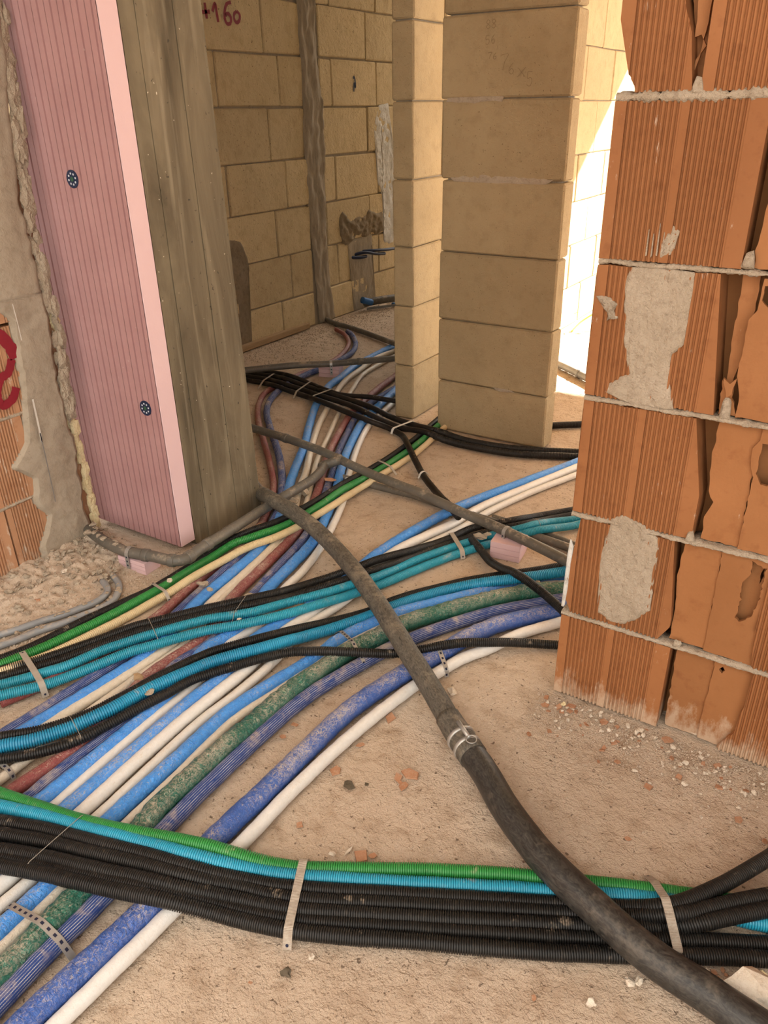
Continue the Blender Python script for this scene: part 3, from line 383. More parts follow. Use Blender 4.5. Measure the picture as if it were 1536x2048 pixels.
'T11':(0.0125,'offwhite',0,[(-717,3250,12),(-730,3217,12),(-743,3185,12),(-756,3152,12),(-769,3119,12),(-782,3086,12),(-795,3054,12),(-808,3021,12),(-821,2988,12),(-834,2955,12),(-847,2923,12),(-860,2890,12),(-873,2857,12),(-886,2824,12),(-899,2792,12),(-912,2759,12),(-925,2726,12),(-938,2694,12),(-951,2661,12),(-964,2628,12),(-976,2595,12),(-988,2562,12),(-999,2528,12),(-1009,2495,12),(-1020,2461,12),(-1030,2427,12),(-1040,2393,12),(-1049,2359,12),(-1057,2325,12),(-1064,2291,12),(-1070,2256,12),(-1074,2221,12),(-1080,2186,12),(-1087,2152,12),(-1096,2118,12),(-1106,2084,12),(-1116,2050,12),(-1126,2016,12),(-1135,1982,12),(-1143,1948,12),(-1149,1913,12),(-1154,1878,12),(-1157,1843,12),(-1160,1808,12),(-1162,1773,12),(-1165,1738,12),(-1167,1703,12),(-1169,1667,12),(-1171,1632,12),(-1172,1597,12),(-1174,1562,12),(-1178,1527,12),(-1183,1492,12),(-1188,1457,12),(-1192,1422,12),(-1192,1387,12),(-1187,1352,12),(-1180,1317,12),(-1174,1283,12),(-1170,1248,12),(-1167,1213,12),(-1166,1177,12),(-1166,1142,12),(-1166,1107,12),(-1167,1072,12),(-1170,1037,12),(-1173,1002,12),(-1173,966,12),(-1172,931,12),(-1170,896,12),(-1168,861,12),(-1165,826,12),(-1163,791,12),(-1160,755,12),(-1158,720,12),(-1155,685,12),(-1153,650,13),(-1151,615,12),(-1149,580,13),(-1147,544,12),(-1144,509,12),(-1141,474,12),(-1141,439,12),(-1142,404,12),(-1143,369,12),(-1144,333,12),(-1145,298,12),(-1147,263,12),(-1148,228,12),(-1149,192,12)]),
'T12':(0.018,'blue',0,[(-307,2399,18),(-332,2374,18),(-356,2349,18),(-381,2324,18),(-406,2299,18),(-431,2274,18),(-456,2249,18),(-481,2224,18),(-506,2199,18),(-531,2174,18),(-556,2149,18),(-580,2124,18),(-605,2098,18),(-630,2073,18),(-655,2048,18),(-680,2023,18),(-705,1998,18),(-730,1973,18),(-753,1947,18),(-776,1920,18),(-797,1891,18),(-817,1863,18),(-837,1833,18),(-857,1804,18),(-878,1775,18),(-899,1747,18),(-920,1718,18),(-940,1690,18),(-961,1661,18),(-981,1632,18),(-999,1601,18),(-1014,1570,18),(-1027,1537,18),(-1040,1504,18),(-1053,1471,18),(-1063,1437,18),(-1071,1403,18),(-1074,1368,18),(-1076,1332,18),(-1080,1297,18),(-1087,1263,18),(-1095,1228,18),(-1103,1194,18),(-1111,1159,18),(-1117,1125,18),(-1124,1090,18),(-1129,1055,18),(-1132,1020,18),(-1132,985,18),(-1131,949,18),(-1129,914,18),(-1127,879,18),(-1126,843,18),(-1125,808,18),(-1124,773,18),(-1124,738,18),(-1123,702,18),(-1121,667,18),(-1118,632,18),(-1113,597,18),(-1107,562,18),(-1102,527,18),(-1097,492,18),(-1095,457,18),(-1095,422,18),(-1093,386,18),(-1090,351,18),(-1087,316,18),(-1084,281,18),(-1081,246,18),(-1078,210,18),(-1075,175,18),(-1072,140,18)]),
'T13':(0.011,'cream',0,[(-342,2426,11),(-364,2398,11),(-387,2371,11),(-409,2343,11),(-431,2315,11),(-453,2288,11),(-475,2260,11),(-498,2232,11),(-520,2205,11),(-542,2177,11),(-564,2149,11),(-586,2122,11),(-608,2094,11),(-631,2066,11),(-653,2038,11),(-675,2011,11),(-697,1983,11),(-720,1956,11),(-744,1930,11),(-769,1905,11),(-794,1879,11),(-817,1853,11),(-839,1825,11),(-860,1796,11),(-880,1767,11),(-900,1738,11),(-919,1708,11),(-938,1678,11),(-956,1647,11),(-972,1616,11),(-986,1583,11),(-998,1549,11),(-1008,1516,11),(-1020,1482,11),(-1031,1448,11),(-1041,1414,11),(-1048,1380,11),(-1053,1344,11),(-1059,1309,11),(-1065,1274,11),(-1071,1239,11),(-1076,1204,11),(-1082,1169,11),(-1088,1134,11),(-1095,1100,11),(-1102,1065,11),(-1106,1030,11),(-1108,994,11),(-1106,959,11),(-1104,924,11),(-1101,888,11),(-1098,853,11),(-1095,817,11),(-1094,782,11),(-1092,747,11),(-1091,711,11),(-1089,676,11),(-1086,640,11),(-1083,605,11),(-1080,570,11),(-1076,534,11),(-1073,499,11),(-1071,464,11),(-1068,428,11),(-1066,393,11),(-1064,357,11),(-1061,322,11),(-1058,287,11),(-1055,251,11),(-1052,216,11),(-1050,181,11),(-1047,145,11),(-1044,110,11)]),
'T14':(0.0255,'green',0,[(-212,2237,26),(-241,2217,26),(-270,2198,26),(-300,2178,26),(-329,2158,26),(-358,2138,26),(-388,2118,26),(-417,2099,26),(-446,2079,26),(-475,2059,26),(-505,2039,26),(-534,2019,26),(-563,2000,26),(-593,1980,26),(-622,1960,26),(-651,1940,26),(-680,1921,26),(-708,1899,26),(-734,1874,26),(-756,1847,26),(-777,1819,26),(-798,1790,26),(-818,1761,26),(-839,1733,26),(-859,1704,26),(-880,1675,26),(-899,1646,26),(-918,1616,26),(-936,1585,26),(-950,1553,26),(-961,1519,26),(-972,1486,26),(-984,1452,26),(-997,1419,26),(-1007,1385,26),(-1015,1351,26),(-1021,1316,26),(-1027,1281,26),(-1032,1246,26),(-1037,1211,26),(-1041,1176,26),(-1043,1141,26),(-1045,1106,26),(-1046,1070,26),(-1047,1035,26),(-1048,1000,26),(-1049,964,26),(-1050,929,26),(-1050,894,26),(-1051,858,26),(-1052,823,26),(-1052,788,26),(-1052,752,26),(-1049,717,26),(-1041,683,26),(-1036,648,26),(-1032,613,26),(-1029,578,26),(-1026,542,26),(-1023,507,26),(-1020,472,26),(-1018,437,26),(-1016,401,26),(-1014,366,26),(-1012,331,26),(-1010,296,26),(-1008,260,26),(-1006,225,26),(-1004,190,26),(-1002,154,26),(-1000,119,26)]),
'T15':(0.0185,'navymesh',0,[(-316,2249,18),(-340,2223,18),(-363,2197,18),(-387,2171,18),(-411,2145,18),(-434,2119,18),(-458,2093,18),(-481,2067,18),(-505,2041,18),(-528,2015,18),(-552,1989,18),(-575,1963,18),(-599,1937,18),(-623,1911,18),(-646,1885,18),(-669,1858,18),(-693,1833,18),(-717,1807,18),(-740,1780,18),(-762,1753,18),(-782,1724,18),(-801,1695,18),(-820,1665,18),(-838,1635,18),(-855,1604,18),(-872,1573,18),(-888,1542,18),(-902,1510,18),(-917,1478,18),(-930,1445,18),(-941,1412,18),(-951,1378,18),(-960,1345,18),(-970,1311,18),(-979,1277,18),(-988,1243,18),(-996,1209,18),(-1001,1174,18),(-1005,1139,18),(-1008,1104,18),(-1009,1069,18),(-1010,1034,18),(-1011,999,18),(-1011,964,18),(-1011,929,18),(-1011,893,18),(-1010,858,18),(-1010,823,18),(-1009,788,18),(-1007,753,18),(-1005,718,18),(-1002,683,18),(-998,648,19),(-994,613,18),(-990,578,18),(-987,543,18),(-985,508,18),(-983,473,18),(-983,438,18),(-982,403,18),(-980,368,18),(-977,333,18),(-974,298,18),(-972,263,18),(-969,228,18),(-966,193,18),(-964,158,18),(-961,123,18),(-958,88,18),(-956,53,18)]),
'T16':(0.024,'royal',0,[(-279,2230,24),(-302,2203,24),(-324,2176,24),(-347,2150,24),(-370,2123,24),(-392,2096,24),(-415,2069,24),(-438,2042,24),(-460,2015,24),(-483,1988,24),(-506,1961,24),(-528,1934,24),(-551,1907,24),(-574,1880,24),(-596,1854,24),(-619,1826,24),(-642,1800,24),(-664,1773,24),(-686,1745,24),(-707,1717,24),(-725,1687,24),(-741,1655,24),(-756,1623,24),(-769,1591,24),(-779,1557,24),(-788,1523,24),(-798,1489,24),(-809,1456,24),(-821,1423,24),(-831,1389,24),(-841,1355,24),(-850,1321,24),(-858,1287,24),(-866,1253,24),(-872,1218,24),(-878,1183,24),(-881,1148,24),(-883,1113,24),(-884,1078,24),(-884,1043,24),(-886,1008,24),(-886,972,24),(-887,937,24),(-888,902,24),(-888,867,24),(-890,832,24),(-892,797,24),(-893,761,24),(-894,726,24),(-894,691,24),(-893,656,24),(-892,621,24),(-892,585,24),(-892,550,24),(-894,515,24),(-895,480,24),(-898,445,24),(-900,410,24),(-902,375,24),(-905,340,24),(-906,304,24),(-907,269,24),(-907,234,24),(-908,199,24),(-908,164,24),(-908,129,24),(-909,93,24),(-909,58,24)]),
'T17':(0.0155,'white',0,[(-297,2216,16),(-317,2187,16),(-337,2159,16),(-357,2130,16),(-376,2101,16),(-396,2072,16),(-416,2043,16),(-436,2014,16),(-456,1985,16),(-476,1957,16),(-496,1928,16),(-516,1899,16),(-536,1870,16),(-555,1841,16),(-575,1812,16),(-595,1783,16),(-615,1755,16),(-635,1726,16),(-653,1696,16),(-668,1664,16),(-681,1631,16),(-694,1599,16),(-711,1568,16),(-728,1538,16),(-743,1506,16),(-754,1473,16),(-764,1439,16),(-776,1406,16),(-786,1373,16),(-795,1339,16),(-802,1304,16),(-808,1270,16),(-814,1235,16),(-819,1201,16),(-824,1166,16),(-828,1131,16),(-832,1096,16),(-835,1061,16),(-838,1026,16),(-840,991,16),(-842,956,16),(-844,921,16),(-845,886,16),(-845,851,16),(-845,816,15),(-845,781,16),(-846,746,15),(-848,711,16),(-849,676,16),(-851,641,16),(-853,606,16),(-855,571,16),(-856,536,16),(-858,501,15),(-859,466,16),(-861,431,16),(-862,396,16),(-864,361,16),(-865,326,16),(-866,291,16),(-866,256,16),(-867,221,16),(-867,186,16),(-868,151,16),(-869,116,16),(-869,81,16)]),
'D3':(0.014,'grey',0,[(-1704,2309,14),(-1669,2309,14),(-1633,2310,14),(-1598,2310,14),(-1562,2311,14),(-1527,2311,14),(-1491,2312,14),(-1456,2313,14),(-1420,2314,14),(-1385,2316,14),(-1349,2315,14),(-1314,2310,14),(-1279,2304,14),(-1244,2299,14),(-1209,2294,14),(-1173,2290,14),(-1138,2287,14),(-1103,2283,14),(-1068,2279,14),(-1032,2276,14),(-997,2272,14),(-962,2268,14),(-926,2264,14),(-891,2261,14),(-856,2257,14),(-821,2252,14),(-785,2247,14),(-750,2242,14),(-715,2237,14),(-680,2232,14),(-645,2227,14),(-610,2221,14),(-575,2216,14),(-539,2211,14),(-504,2206,14),(-469,2201,14),(-434,2196,14),(-399,2191,14),(-364,2186,14),(-329,2180,14),(-294,2175,14),(-258,2170,14),(-223,2165,14)]),
'D4':(0.01,'grey',0,[(-1025,2314,10),(-989,2312,10),(-953,2309,10),(-917,2307,10),(-881,2304,10),(-845,2302,10),(-809,2299,10),(-774,2291,10),(-739,2281,10),(-704,2272,10),(-669,2264,10),(-634,2255,10),(-599,2246,10),(-564,2237,10),(-529,2228,10),(-494,2219,10),(-459,2211,10),(-424,2202,10),(-389,2193,10),(-354,2184,10),(-319,2175,10),(-284,2166,10),(-249,2158,10)]),
'E1':(0.0105,'greyclean',0,[(-2026,735,10),(-2010,767,10),(-1994,798,10),(-1978,830,10),(-1962,861,10),(-1947,893,10),(-1931,925,10),(-1915,956,10),(-1900,988,10),(-1888,1021,10),(-1874,1054,10),(-1857,1085,10),(-1844,1118,10),(-1834,1152,10),(-1824,1185,10),(-1825,1220,10),(-1839,1252,10),(-1869,1271,10),(-1902,1284,10)]),
'E2':(0.0105,'greyclean',0,[(-1961,696,10),(-1948,729,10),(-1934,763,10),(-1921,797,10),(-1907,830,10),(-1894,864,10),(-1880,897,10),(-1867,931,10),(-1855,965,10),(-1846,1000,10),(-1832,1033,10),(-1816,1066,10),(-1806,1101,10),(-1795,1135,10),(-1783,1169,10),(-1781,1205,10),(-1791,1240,10),(-1811,1270,10),(-1837,1295,10),(-1869,1312,10),(-1903,1325,10)]),
'D7':(0.022,'greyclean',0,[(-1932,4500,22),(-1903,4480,22),(-1874,4460,22),(-1845,4439,22),(-1816,4419,22),(-1788,4399,22),(-1759,4378,22),(-1730,4358,22),(-1701,4338,22),(-1672,4317,22),(-1644,4297,22),(-1615,4277,22),(-1586,4256,22),(-1557,4236,22),(-1528,4216,22),(-1499,4195,22),(-1471,4175,22),(-1442,4155,22),(-1413,4134,22),(-1385,4113,22),(-1357,4092,22),(-1329,4070,22),(-1301,4048,22),(-1273,4027,22),(-1245,4005,22),(-1217,3984,22),(-1189,3962,22),(-1161,3941,22),(-1133,3919,22),(-1105,3898,22),(-1077,3877,22),(-1049,3855,22),(-1021,3834,22),(-993,3812,22),(-965,3791,22)]),
'Gb':(0.0125,'cblack',0,[(-1715,3389,12),(-1711,3354,12),(-1707,3319,12),(-1703,3284,12),(-1698,3249,12),(-1694,3215,12),(-1690,3180,12),(-1686,3145,12),(-1681,3110,12),(-1677,3075,12),(-1673,3041,12),(-1669,3006,12),(-1664,2971,12),(-1660,2936,12),(-1656,2902,12),(-1652,2867,12),(-1649,2832,12),(-1646,2797,12),(-1644,2762,13),(-1641,2727,13),(-1639,2692,13),(-1637,2657,13),(-1636,2622,13),(-1635,2587,13),(-1635,2552,13),(-1635,2517,13),(-1636,2482,13),(-1638,2447,13),(-1639,2412,14),(-1638,2377,17),(-1632,2343,23),(-1626,2310,30),(-1621,2275,36),(-1617,2241,40),(-1615,2206,44),(-1613,2171,46),(-1613,2136,46),(-1614,2101,45),(-1615,2066,44),(-1616,2031,44),(-1619,1996,43),(-1622,1961,43),(-1626,1926,42),(-1628,1891,43),(-1630,1857,45),(-1636,1822,46),(-1649,1790,45),(-1669,1761,41),(-1689,1733,34),(-1710,1707,25),(-1727,1677,18),(-1733,1643,14),(-1731,1608,13),(-1729,1573,13),(-1727,1538,13),(-1724,1503,13),(-1722,1468,13),(-1722,1433,13),(-1722,1398,13),(-1723,1363,13),(-1726,1328,12),(-1732,1293,12),(-1740,1259,12),(-1747,1225,12),(-1754,1191,12),(-1761,1156,12),(-1768,1122,12),(-1773,1087,12),(-1777,1052,12),(-1782,1018,12),(-1787,983,12),(-1793,948,12),(-1802,915,12),(-1814,882,12),(-1826,849,12),(-1838,816,12),(-1850,783,12),(-1862,750,12),(-1874,717,12),(-1886,684,12),(-1898,652,12),(-1910,619,12),(-1923,586,12)]),
'Gg':(0.0138,'cgreen',0,[(-1680,3345,14),(-1675,3310,14),(-1670,3276,14),(-1665,3241,14),(-1661,3206,14),(-1656,3171,14),(-1651,3137,14),(-1647,3102,14),(-1642,3067,14),(-1637,3032,14),(-1633,2997,14),(-1628,2963,14),(-1623,2928,14),(-1618,2893,14),(-1614,2858,14),(-1609,2823,14),(-1606,2789,14),(-1603,2754,14),(-1601,2719,14),(-1599,2683,14),(-1599,2648,14),(-1599,2613,14),(-1599,2578,14),(-1599,2543,14),(-1600,2508,14),(-1602,2473,14),(-1602,2438,14),(-1601,2403,17),(-1597,2368,21),(-1591,2334,27),(-1589,2300,31),(-1591,2265,33),(-1592,2230,35),(-1590,2195,39),(-1587,2160,43),(-1583,2125,46),(-1580,2090,47),(-1578,2055,47),(-1578,2020,46),(-1580,1985,45),(-1581,1950,45),(-1582,1915,45),(-1585,1880,44),(-1589,1845,45),(-1594,1811,46),(-1603,1776,47),(-1615,1744,48),(-1631,1712,46),(-1651,1684,41),(-1673,1657,34),(-1687,1627,25),(-1694,1593,19),(-1698,1558,15),(-1702,1524,14),(-1704,1489,14),(-1704,1453,14),(-1704,1418,14),(-1703,1383,14),(-1704,1348,14),(-1707,1313,14),(-1710,1278,14),(-1714,1243,14),(-1717,1208,14),(-1721,1174,14),(-1726,1139,14),(-1731,1104,14),(-1738,1070,14),(-1745,1035,14),(-1751,1001,14),(-1758,966,14),(-1767,932,14),(-1778,899,14),(-1789,866,14),(-1800,832,14),(-1811,799,14),(-1822,766,14),(-1833,732,14),(-1844,699,14),(-1855,666,14),(-1866,632,14),(-1877,599,14),(-1888,566,14)]),
'Gc':(0.013,'ccream',0,[(-1634,3297,13),(-1630,3263,13),(-1626,3228,13),(-1621,3193,13),(-1617,3158,13),(-1613,3123,13),(-1608,3089,13),(-1604,3054,13),(-1600,3019,13),(-1595,2984,13),(-1591,2949,13),(-1587,2915,13),(-1582,2880,13),(-1578,2845,13),(-1573,2810,13),(-1569,2775,13),(-1566,2740,13),(-1563,2706,13),(-1560,2671,13),(-1559,2635,13),(-1560,2600,13),(-1561,2565,13),(-1562,2530,13),(-1564,2495,13),(-1566,2460,13),(-1566,2425,15),(-1562,2391,19),(-1556,2356,24),(-1552,2322,29),(-1553,2287,28),(-1558,2253,25),(-1562,2218,23),(-1560,2183,25),(-1554,2149,31),(-1548,2115,37),(-1543,2080,41),(-1540,2046,44),(-1539,2011,46),(-1540,1976,46),(-1543,1941,45),(-1545,1906,44),(-1547,1871,44),(-1550,1836,44),(-1555,1801,44),(-1561,1766,45),(-1569,1732,46),(-1579,1699,47),(-1591,1666,48),(-1601,1632,47),(-1608,1598,46),(-1613,1563,44),(-1618,1528,43),(-1623,1494,42),(-1627,1459,41),(-1631,1424,40),(-1635,1389,37),(-1640,1355,32),(-1649,1322,25),(-1660,1289,18),(-1667,1255,15),(-1671,1220,13),(-1675,1185,13),(-1679,1150,13),(-1685,1116,13),(-1691,1081,13),(-1697,1047,13),(-1703,1012,13),(-1710,978,13),(-1719,944,13),(-1732,911,13),(-1747,880,13),(-1763,848,13),(-1778,817,13),(-1794,785,13),(-1809,754,13),(-1825,723,13),(-1840,691,13),(-1856,660,13),(-1872,628,13),(-1887,597,13),(-1903,565,13)]),
'C1a':(0.0132,'cblack',0,[(-550,2810,13),(-572,2782,13),(-594,2755,13),(-616,2727,13),(-638,2700,13),(-660,2673,13),(-682,2645,13),(-704,2618,13),(-726,2590,13),(-748,2563,13),(-770,2536,13),(-792,2508,13),(-814,2481,13),(-837,2454,13),(-858,2426,14),(-879,2398,15),(-895,2367,19),(-908,2335,26),(-922,2303,32),(-942,2275,33),(-968,2252,30),(-997,2233,23),(-1025,2213,18),(-1048,2186,15),(-1062,2154,13),(-1071,2120,13),(-1081,2087,13),(-1094,2054,14),(-1107,2021,15),(-1119,1989,19),(-1129,1955,24),(-1138,1922,30),(-1150,1889,35),(-1163,1857,39),(-1177,1825,42),(-1191,1793,44),(-1203,1760,45),(-1217,1727,44),(-1235,1698,41),(-1259,1673,32),(-1284,1650,23),(-1306,1624,18),(-1323,1593,17),(-1334,1560,21),(-1341,1527,28),(-1348,1493,36),(-1360,1461,42),(-1377,1430,45),(-1396,1401,46),(-1417,1373,46),(-1439,1345,45),(-1460,1316,45),(-1478,1287,46),(-1496,1257,47),(-1515,1227,47),(-1536,1199,46),(-1559,1172,43),(-1582,1146,40),(-1603,1119,34),(-1625,1093,26),(-1647,1065,19),(-1665,1036,15),(-1681,1004,14),(-1696,973,13),(-1711,941,13),(-1727,910,13),(-1745,880,13),(-1764,850,13),(-1783,821,13),(-1802,791,13),(-1821,762,13),(-1840,732,13),(-1859,703,13),(-1878,673,13),(-1897,643,13),(-1916,614,13),(-1935,584,13)]),
'C1b':(0.0132,'cblack',0,[(-555,2791,9),(-575,2763,9),(-596,2734,9),(-617,2706,9),(-637,2677,9),(-658,2649,9),(-679,2620,9),(-699,2591,9),(-720,2563,9),(-741,2534,9),(-761,2506,9),(-782,2477,9),(-803,2449,9),(-825,2421,10),(-844,2392,12),(-860,2360,16),(-871,2328,23),(-884,2296,29),(-904,2267,30),(-930,2243,27),(-957,2221,20),(-983,2198,14),(-1005,2170,11),(-1024,2141,10),(-1041,2110,9),(-1058,2079,9),(-1075,2048,9),(-1091,2017,9),(-1105,1984,9),(-1116,1951,10),(-1125,1917,13),(-1132,1883,19),(-1139,1849,25),(-1149,1815,29),(-1160,1782,33),(-1173,1749,35),(-1185,1716,37),(-1197,1683,40),(-1210,1651,41),(-1229,1621,39),(-1252,1595,32),(-1277,1572,24),(-1301,1547,18),(-1317,1516,19),(-1327,1482,26),(-1336,1449,34),(-1351,1418,40),(-1370,1389,42),(-1392,1361,42),(-1415,1334,41),(-1437,1306,41),(-1457,1277,41),(-1476,1248,42),(-1494,1217,43),(-1512,1187,43),(-1532,1158,41),(-1552,1129,40),(-1570,1099,38),(-1589,1069,34),(-1610,1041,28),(-1632,1015,20),(-1653,988,14),(-1672,958,10),(-1689,928,9),(-1707,897,9),(-1725,867,9),(-1744,837,9),(-1764,808,9),(-1783,778,9),(-1802,748,9),(-1821,719,9),(-1840,689,9),(-1859,660,9),(-1878,630,9),(-1898,600,9),(-1917,571,9)]),
'C1c':(0.0138,'ccyan',0,[(-520,2734,14),(-542,2707,14),(-565,2679,14),(-587,2652,14),(-610,2625,14),(-632,2597,14),(-655,2570,14),(-677,2543,14),(-700,2515,14),(-722,2488,14),(-745,2461,14),(-767,2433,14),(-791,2407,15),(-814,2381,17),(-833,2351,22),(-846,2319,29),(-861,2287,34),(-879,2257,33),(-904,2232,28),(-931,2210,22),(-956,2186,17),(-977,2158,15),(-995,2127,14),(-1012,2097,14),(-1029,2065,14),(-1045,2034,14),(-1061,2002,14),(-1076,1970,14),(-1090,1938,14),(-1104,1905,14),(-1116,1872,14),(-1126,1838,15),(-1135,1804,17),(-1141,1769,23),(-1147,1735,28),(-1155,1701,34),(-1166,1668,37),(-1179,1635,41),(-1193,1602,43),(-1207,1570,45),(-1225,1539,46),(-1247,1512,43),(-1272,1487,39),(-1295,1460,35),(-1311,1429,37),(-1324,1396,41),(-1338,1364,45),(-1358,1336,47),(-1383,1311,46),(-1409,1286,46),(-1432,1259,45),(-1451,1230,45),(-1468,1198,47),(-1484,1167,48),(-1503,1137,47),(-1522,1107,46),(-1541,1078,43),(-1559,1047,41),(-1573,1015,41),(-1583,981,41),(-1594,947,40),(-1610,916,37),(-1633,890,32),(-1658,865,25),(-1682,841,19),(-1705,813,16),(-1726,785,15),(-1747,757,15),(-1769,729,15),(-1791,701,15),(-1813,674,15),(-1835,646,15),(-1857,618,15),(-1879,590,15),(-1900,562,15)]),
'C1d':(0.0138,'ccyan',0,[(-537,2706,19),(-556,2676,19),(-575,2647,19),(-594,2617,19),(-613,2588,19),(-632,2558,19),(-651,2529,19),(-670,2499,19),(-689,2470,19),(-708,2440,19),(-728,2410,19),(-747,2381,19),(-766,2352,22),(-785,2323,27),(-803,2293,32),(-825,2266,34),(-849,2241,31),(-874,2216,25),(-898,2191,19),(-920,2164,16),(-938,2134,14),(-956,2104,14),(-973,2073,14),(-990,2042,14),(-1006,2011,14),(-1021,1979,14),(-1035,1947,14),(-1049,1915,14),(-1063,1882,14),(-1075,1849,14),(-1088,1817,14),(-1100,1784,14),(-1112,1751,14),(-1124,1718,15),(-1136,1685,17),(-1146,1651,22),(-1155,1618,28),(-1164,1584,33),(-1175,1551,38),(-1189,1519,41),(-1203,1487,44),(-1218,1455,46),(-1234,1424,47),(-1252,1394,48),(-1271,1365,48),(-1292,1336,48),(-1314,1308,48),(-1335,1281,48),(-1359,1255,48),(-1383,1229,48),(-1405,1202,46),(-1424,1172,46),(-1442,1142,46),(-1458,1111,47),(-1475,1080,48),(-1493,1050,48),(-1509,1018,46),(-1523,986,44),(-1539,955,40),(-1558,927,34),(-1579,899,27),(-1598,870,23),(-1614,839,25),(-1629,807,30),(-1645,776,34),(-1661,745,36),(-1677,714,36),(-1693,682,36),(-1709,651,36),(-1725,620,36),(-1741,588,36),(-1757,557,36),(-1773,526,36),(-1789,495,36)]),
'C2a':(0.0125,'cblack',0,[(-430,2410,12),(-453,2384,12),(-476,2357,12),(-499,2331,12),(-522,2304,12),(-545,2278,12),(-568,2252,12),(-591,2225,12),(-614,2199,12),(-637,2172,12),(-660,2146,12),(-683,2119,12),(-706,2093,12),(-729,2066,12),(-753,2040,12),(-777,2015,12),(-802,1990,12),(-827,1966,12),(-851,1941,12),(-875,1915,12),(-898,1889,12),(-920,1861,12),(-940,1833,12),(-960,1804,12),(-980,1775,12),(-999,1746,13),(-1018,1716,13),(-1035,1686,13),(-1051,1654,13),(-1062,1621,13),(-1073,1588,13),(-1090,1557,13),(-1109,1527,13),(-1128,1498,14),(-1145,1468,17),(-1159,1436,23),(-1172,1405,30),(-1186,1373,36),(-1202,1342,40),(-1218,1311,43),(-1236,1281,45),(-1255,1251,45),(-1275,1223,44),(-1295,1194,43),(-1312,1164,43),(-1323,1130,44),(-1333,1097,45),(-1342,1063,45),(-1352,1030,44),(-1361,995,43),(-1367,961,43),(-1374,927,42),(-1384,893,41),(-1396,860,37),(-1409,828,35),(-1423,796,35),(-1438,764,37),(-1454,733,40),(-1474,705,43),(-1497,679,45),(-1520,652,46),(-1543,626,46),(-1566,599,46),(-1589,573,46),(-1613,547,46),(-1636,520,46),(-1659,494,46),(-1682,468,46),(-1705,441,46)]),
'C2c':(0.0165,'ccyan2',0,[(-376,2311,50),(-400,2285,50),(-424,2260,50),(-448,2234,50),(-473,2209,50),(-497,2183,50),(-521,2158,50),(-545,2133,50),(-569,2107,50),(-593,2082,50),(-617,2056,50),(-641,2031,50),(-665,2005,50),(-689,1980,50),(-713,1955,50),(-739,1930,50),(-764,1906,50),(-790,1883,49),(-819,1863,46),(-849,1847,38),(-879,1832,30),(-907,1813,22),(-932,1788,18),(-953,1760,17),(-972,1731,17),(-990,1701,17),(-1007,1670,17),(-1023,1639,17),(-1038,1607,17),(-1051,1575,17),(-1065,1543,17),(-1081,1512,17),(-1098,1481,17),(-1115,1450,17),(-1132,1420,18),(-1146,1388,22),(-1158,1355,28),(-1168,1323,36),(-1180,1290,42),(-1194,1259,46),(-1211,1228,48),(-1229,1198,50),(-1249,1169,49),(-1268,1140,48),(-1284,1109,48),(-1296,1076,48),(-1308,1043,49),(-1320,1010,49),(-1332,977,48),(-1342,944,47),(-1350,910,47),(-1357,875,47),(-1369,842,45),(-1384,811,41),(-1399,780,38),(-1415,748,38),(-1431,717,39),(-1450,688,41),(-1472,661,43),(-1493,633,43),(-1515,605,43),(-1536,578,43),(-1557,550,43),(-1579,522,43),(-1600,494,43),(-1622,467,43),(-1643,439,43),(-1664,411,43)]),
'C2b':(0.0125,'cblack',0,[(-198,1898,13),(-229,1881,13),(-260,1864,13),(-291,1847,13),(-322,1831,13),(-353,1814,13),(-384,1797,13),(-415,1780,13),(-446,1763,13),(-477,1746,13),(-508,1730,13),(-539,1713,13),(-570,1697,13),(-601,1679,16),(-628,1658,21),(-652,1634,29),(-675,1608,37),(-700,1584,42),(-726,1561,47),(-751,1537,51),(-775,1510,54),(-798,1484,55),(-825,1463,49),(-855,1447,41),(-885,1428,35),(-912,1406,37),(-938,1383,44),(-964,1360,51),(-991,1339,56),(-1022,1321,57),(-1054,1308,54),(-1087,1297,47),(-1119,1285,41),(-1147,1264,38),(-1168,1236,38),(-1186,1206,41),(-1203,1175,43),(-1219,1143,45),(-1237,1113,46),(-1255,1083,45),(-1272,1052,44),(-1281,1018,44),(-1286,983,45),(-1293,949,47),(-1302,914,47),(-1312,881,46),(-1321,847,44),(-1330,813,44),(-1338,779,44),(-1351,746,43),(-1369,716,42),(-1392,689,39),(-1417,664,37),(-1444,641,35),(-1470,618,35),(-1497,595,35),(-1524,572,35),(-1550,549,35),(-1577,526,35),(-1604,503,35),(-1631,480,35),(-1657,457,35),(-1684,434,35)]),
'Kx':(0.016,'cblack',0,[(-1266,3203,16),(-1237,3224,16),(-1208,3246,16),(-1179,3267,16),(-1150,3289,16),(-1121,3311,16),(-1091,3332,16),(-1062,3354,16),(-1033,3375,16),(-1004,3397,16),(-975,3418,16),(-946,3440,16),(-917,3461,16),(-887,3483,16),(-858,3504,16),(-829,3526,16),(-800,3547,16),(-771,3569,16),(-742,3590,16),(-713,3612,16),(-684,3634,16),(-654,3655,16),(-625,3677,16),(-596,3698,16)]),
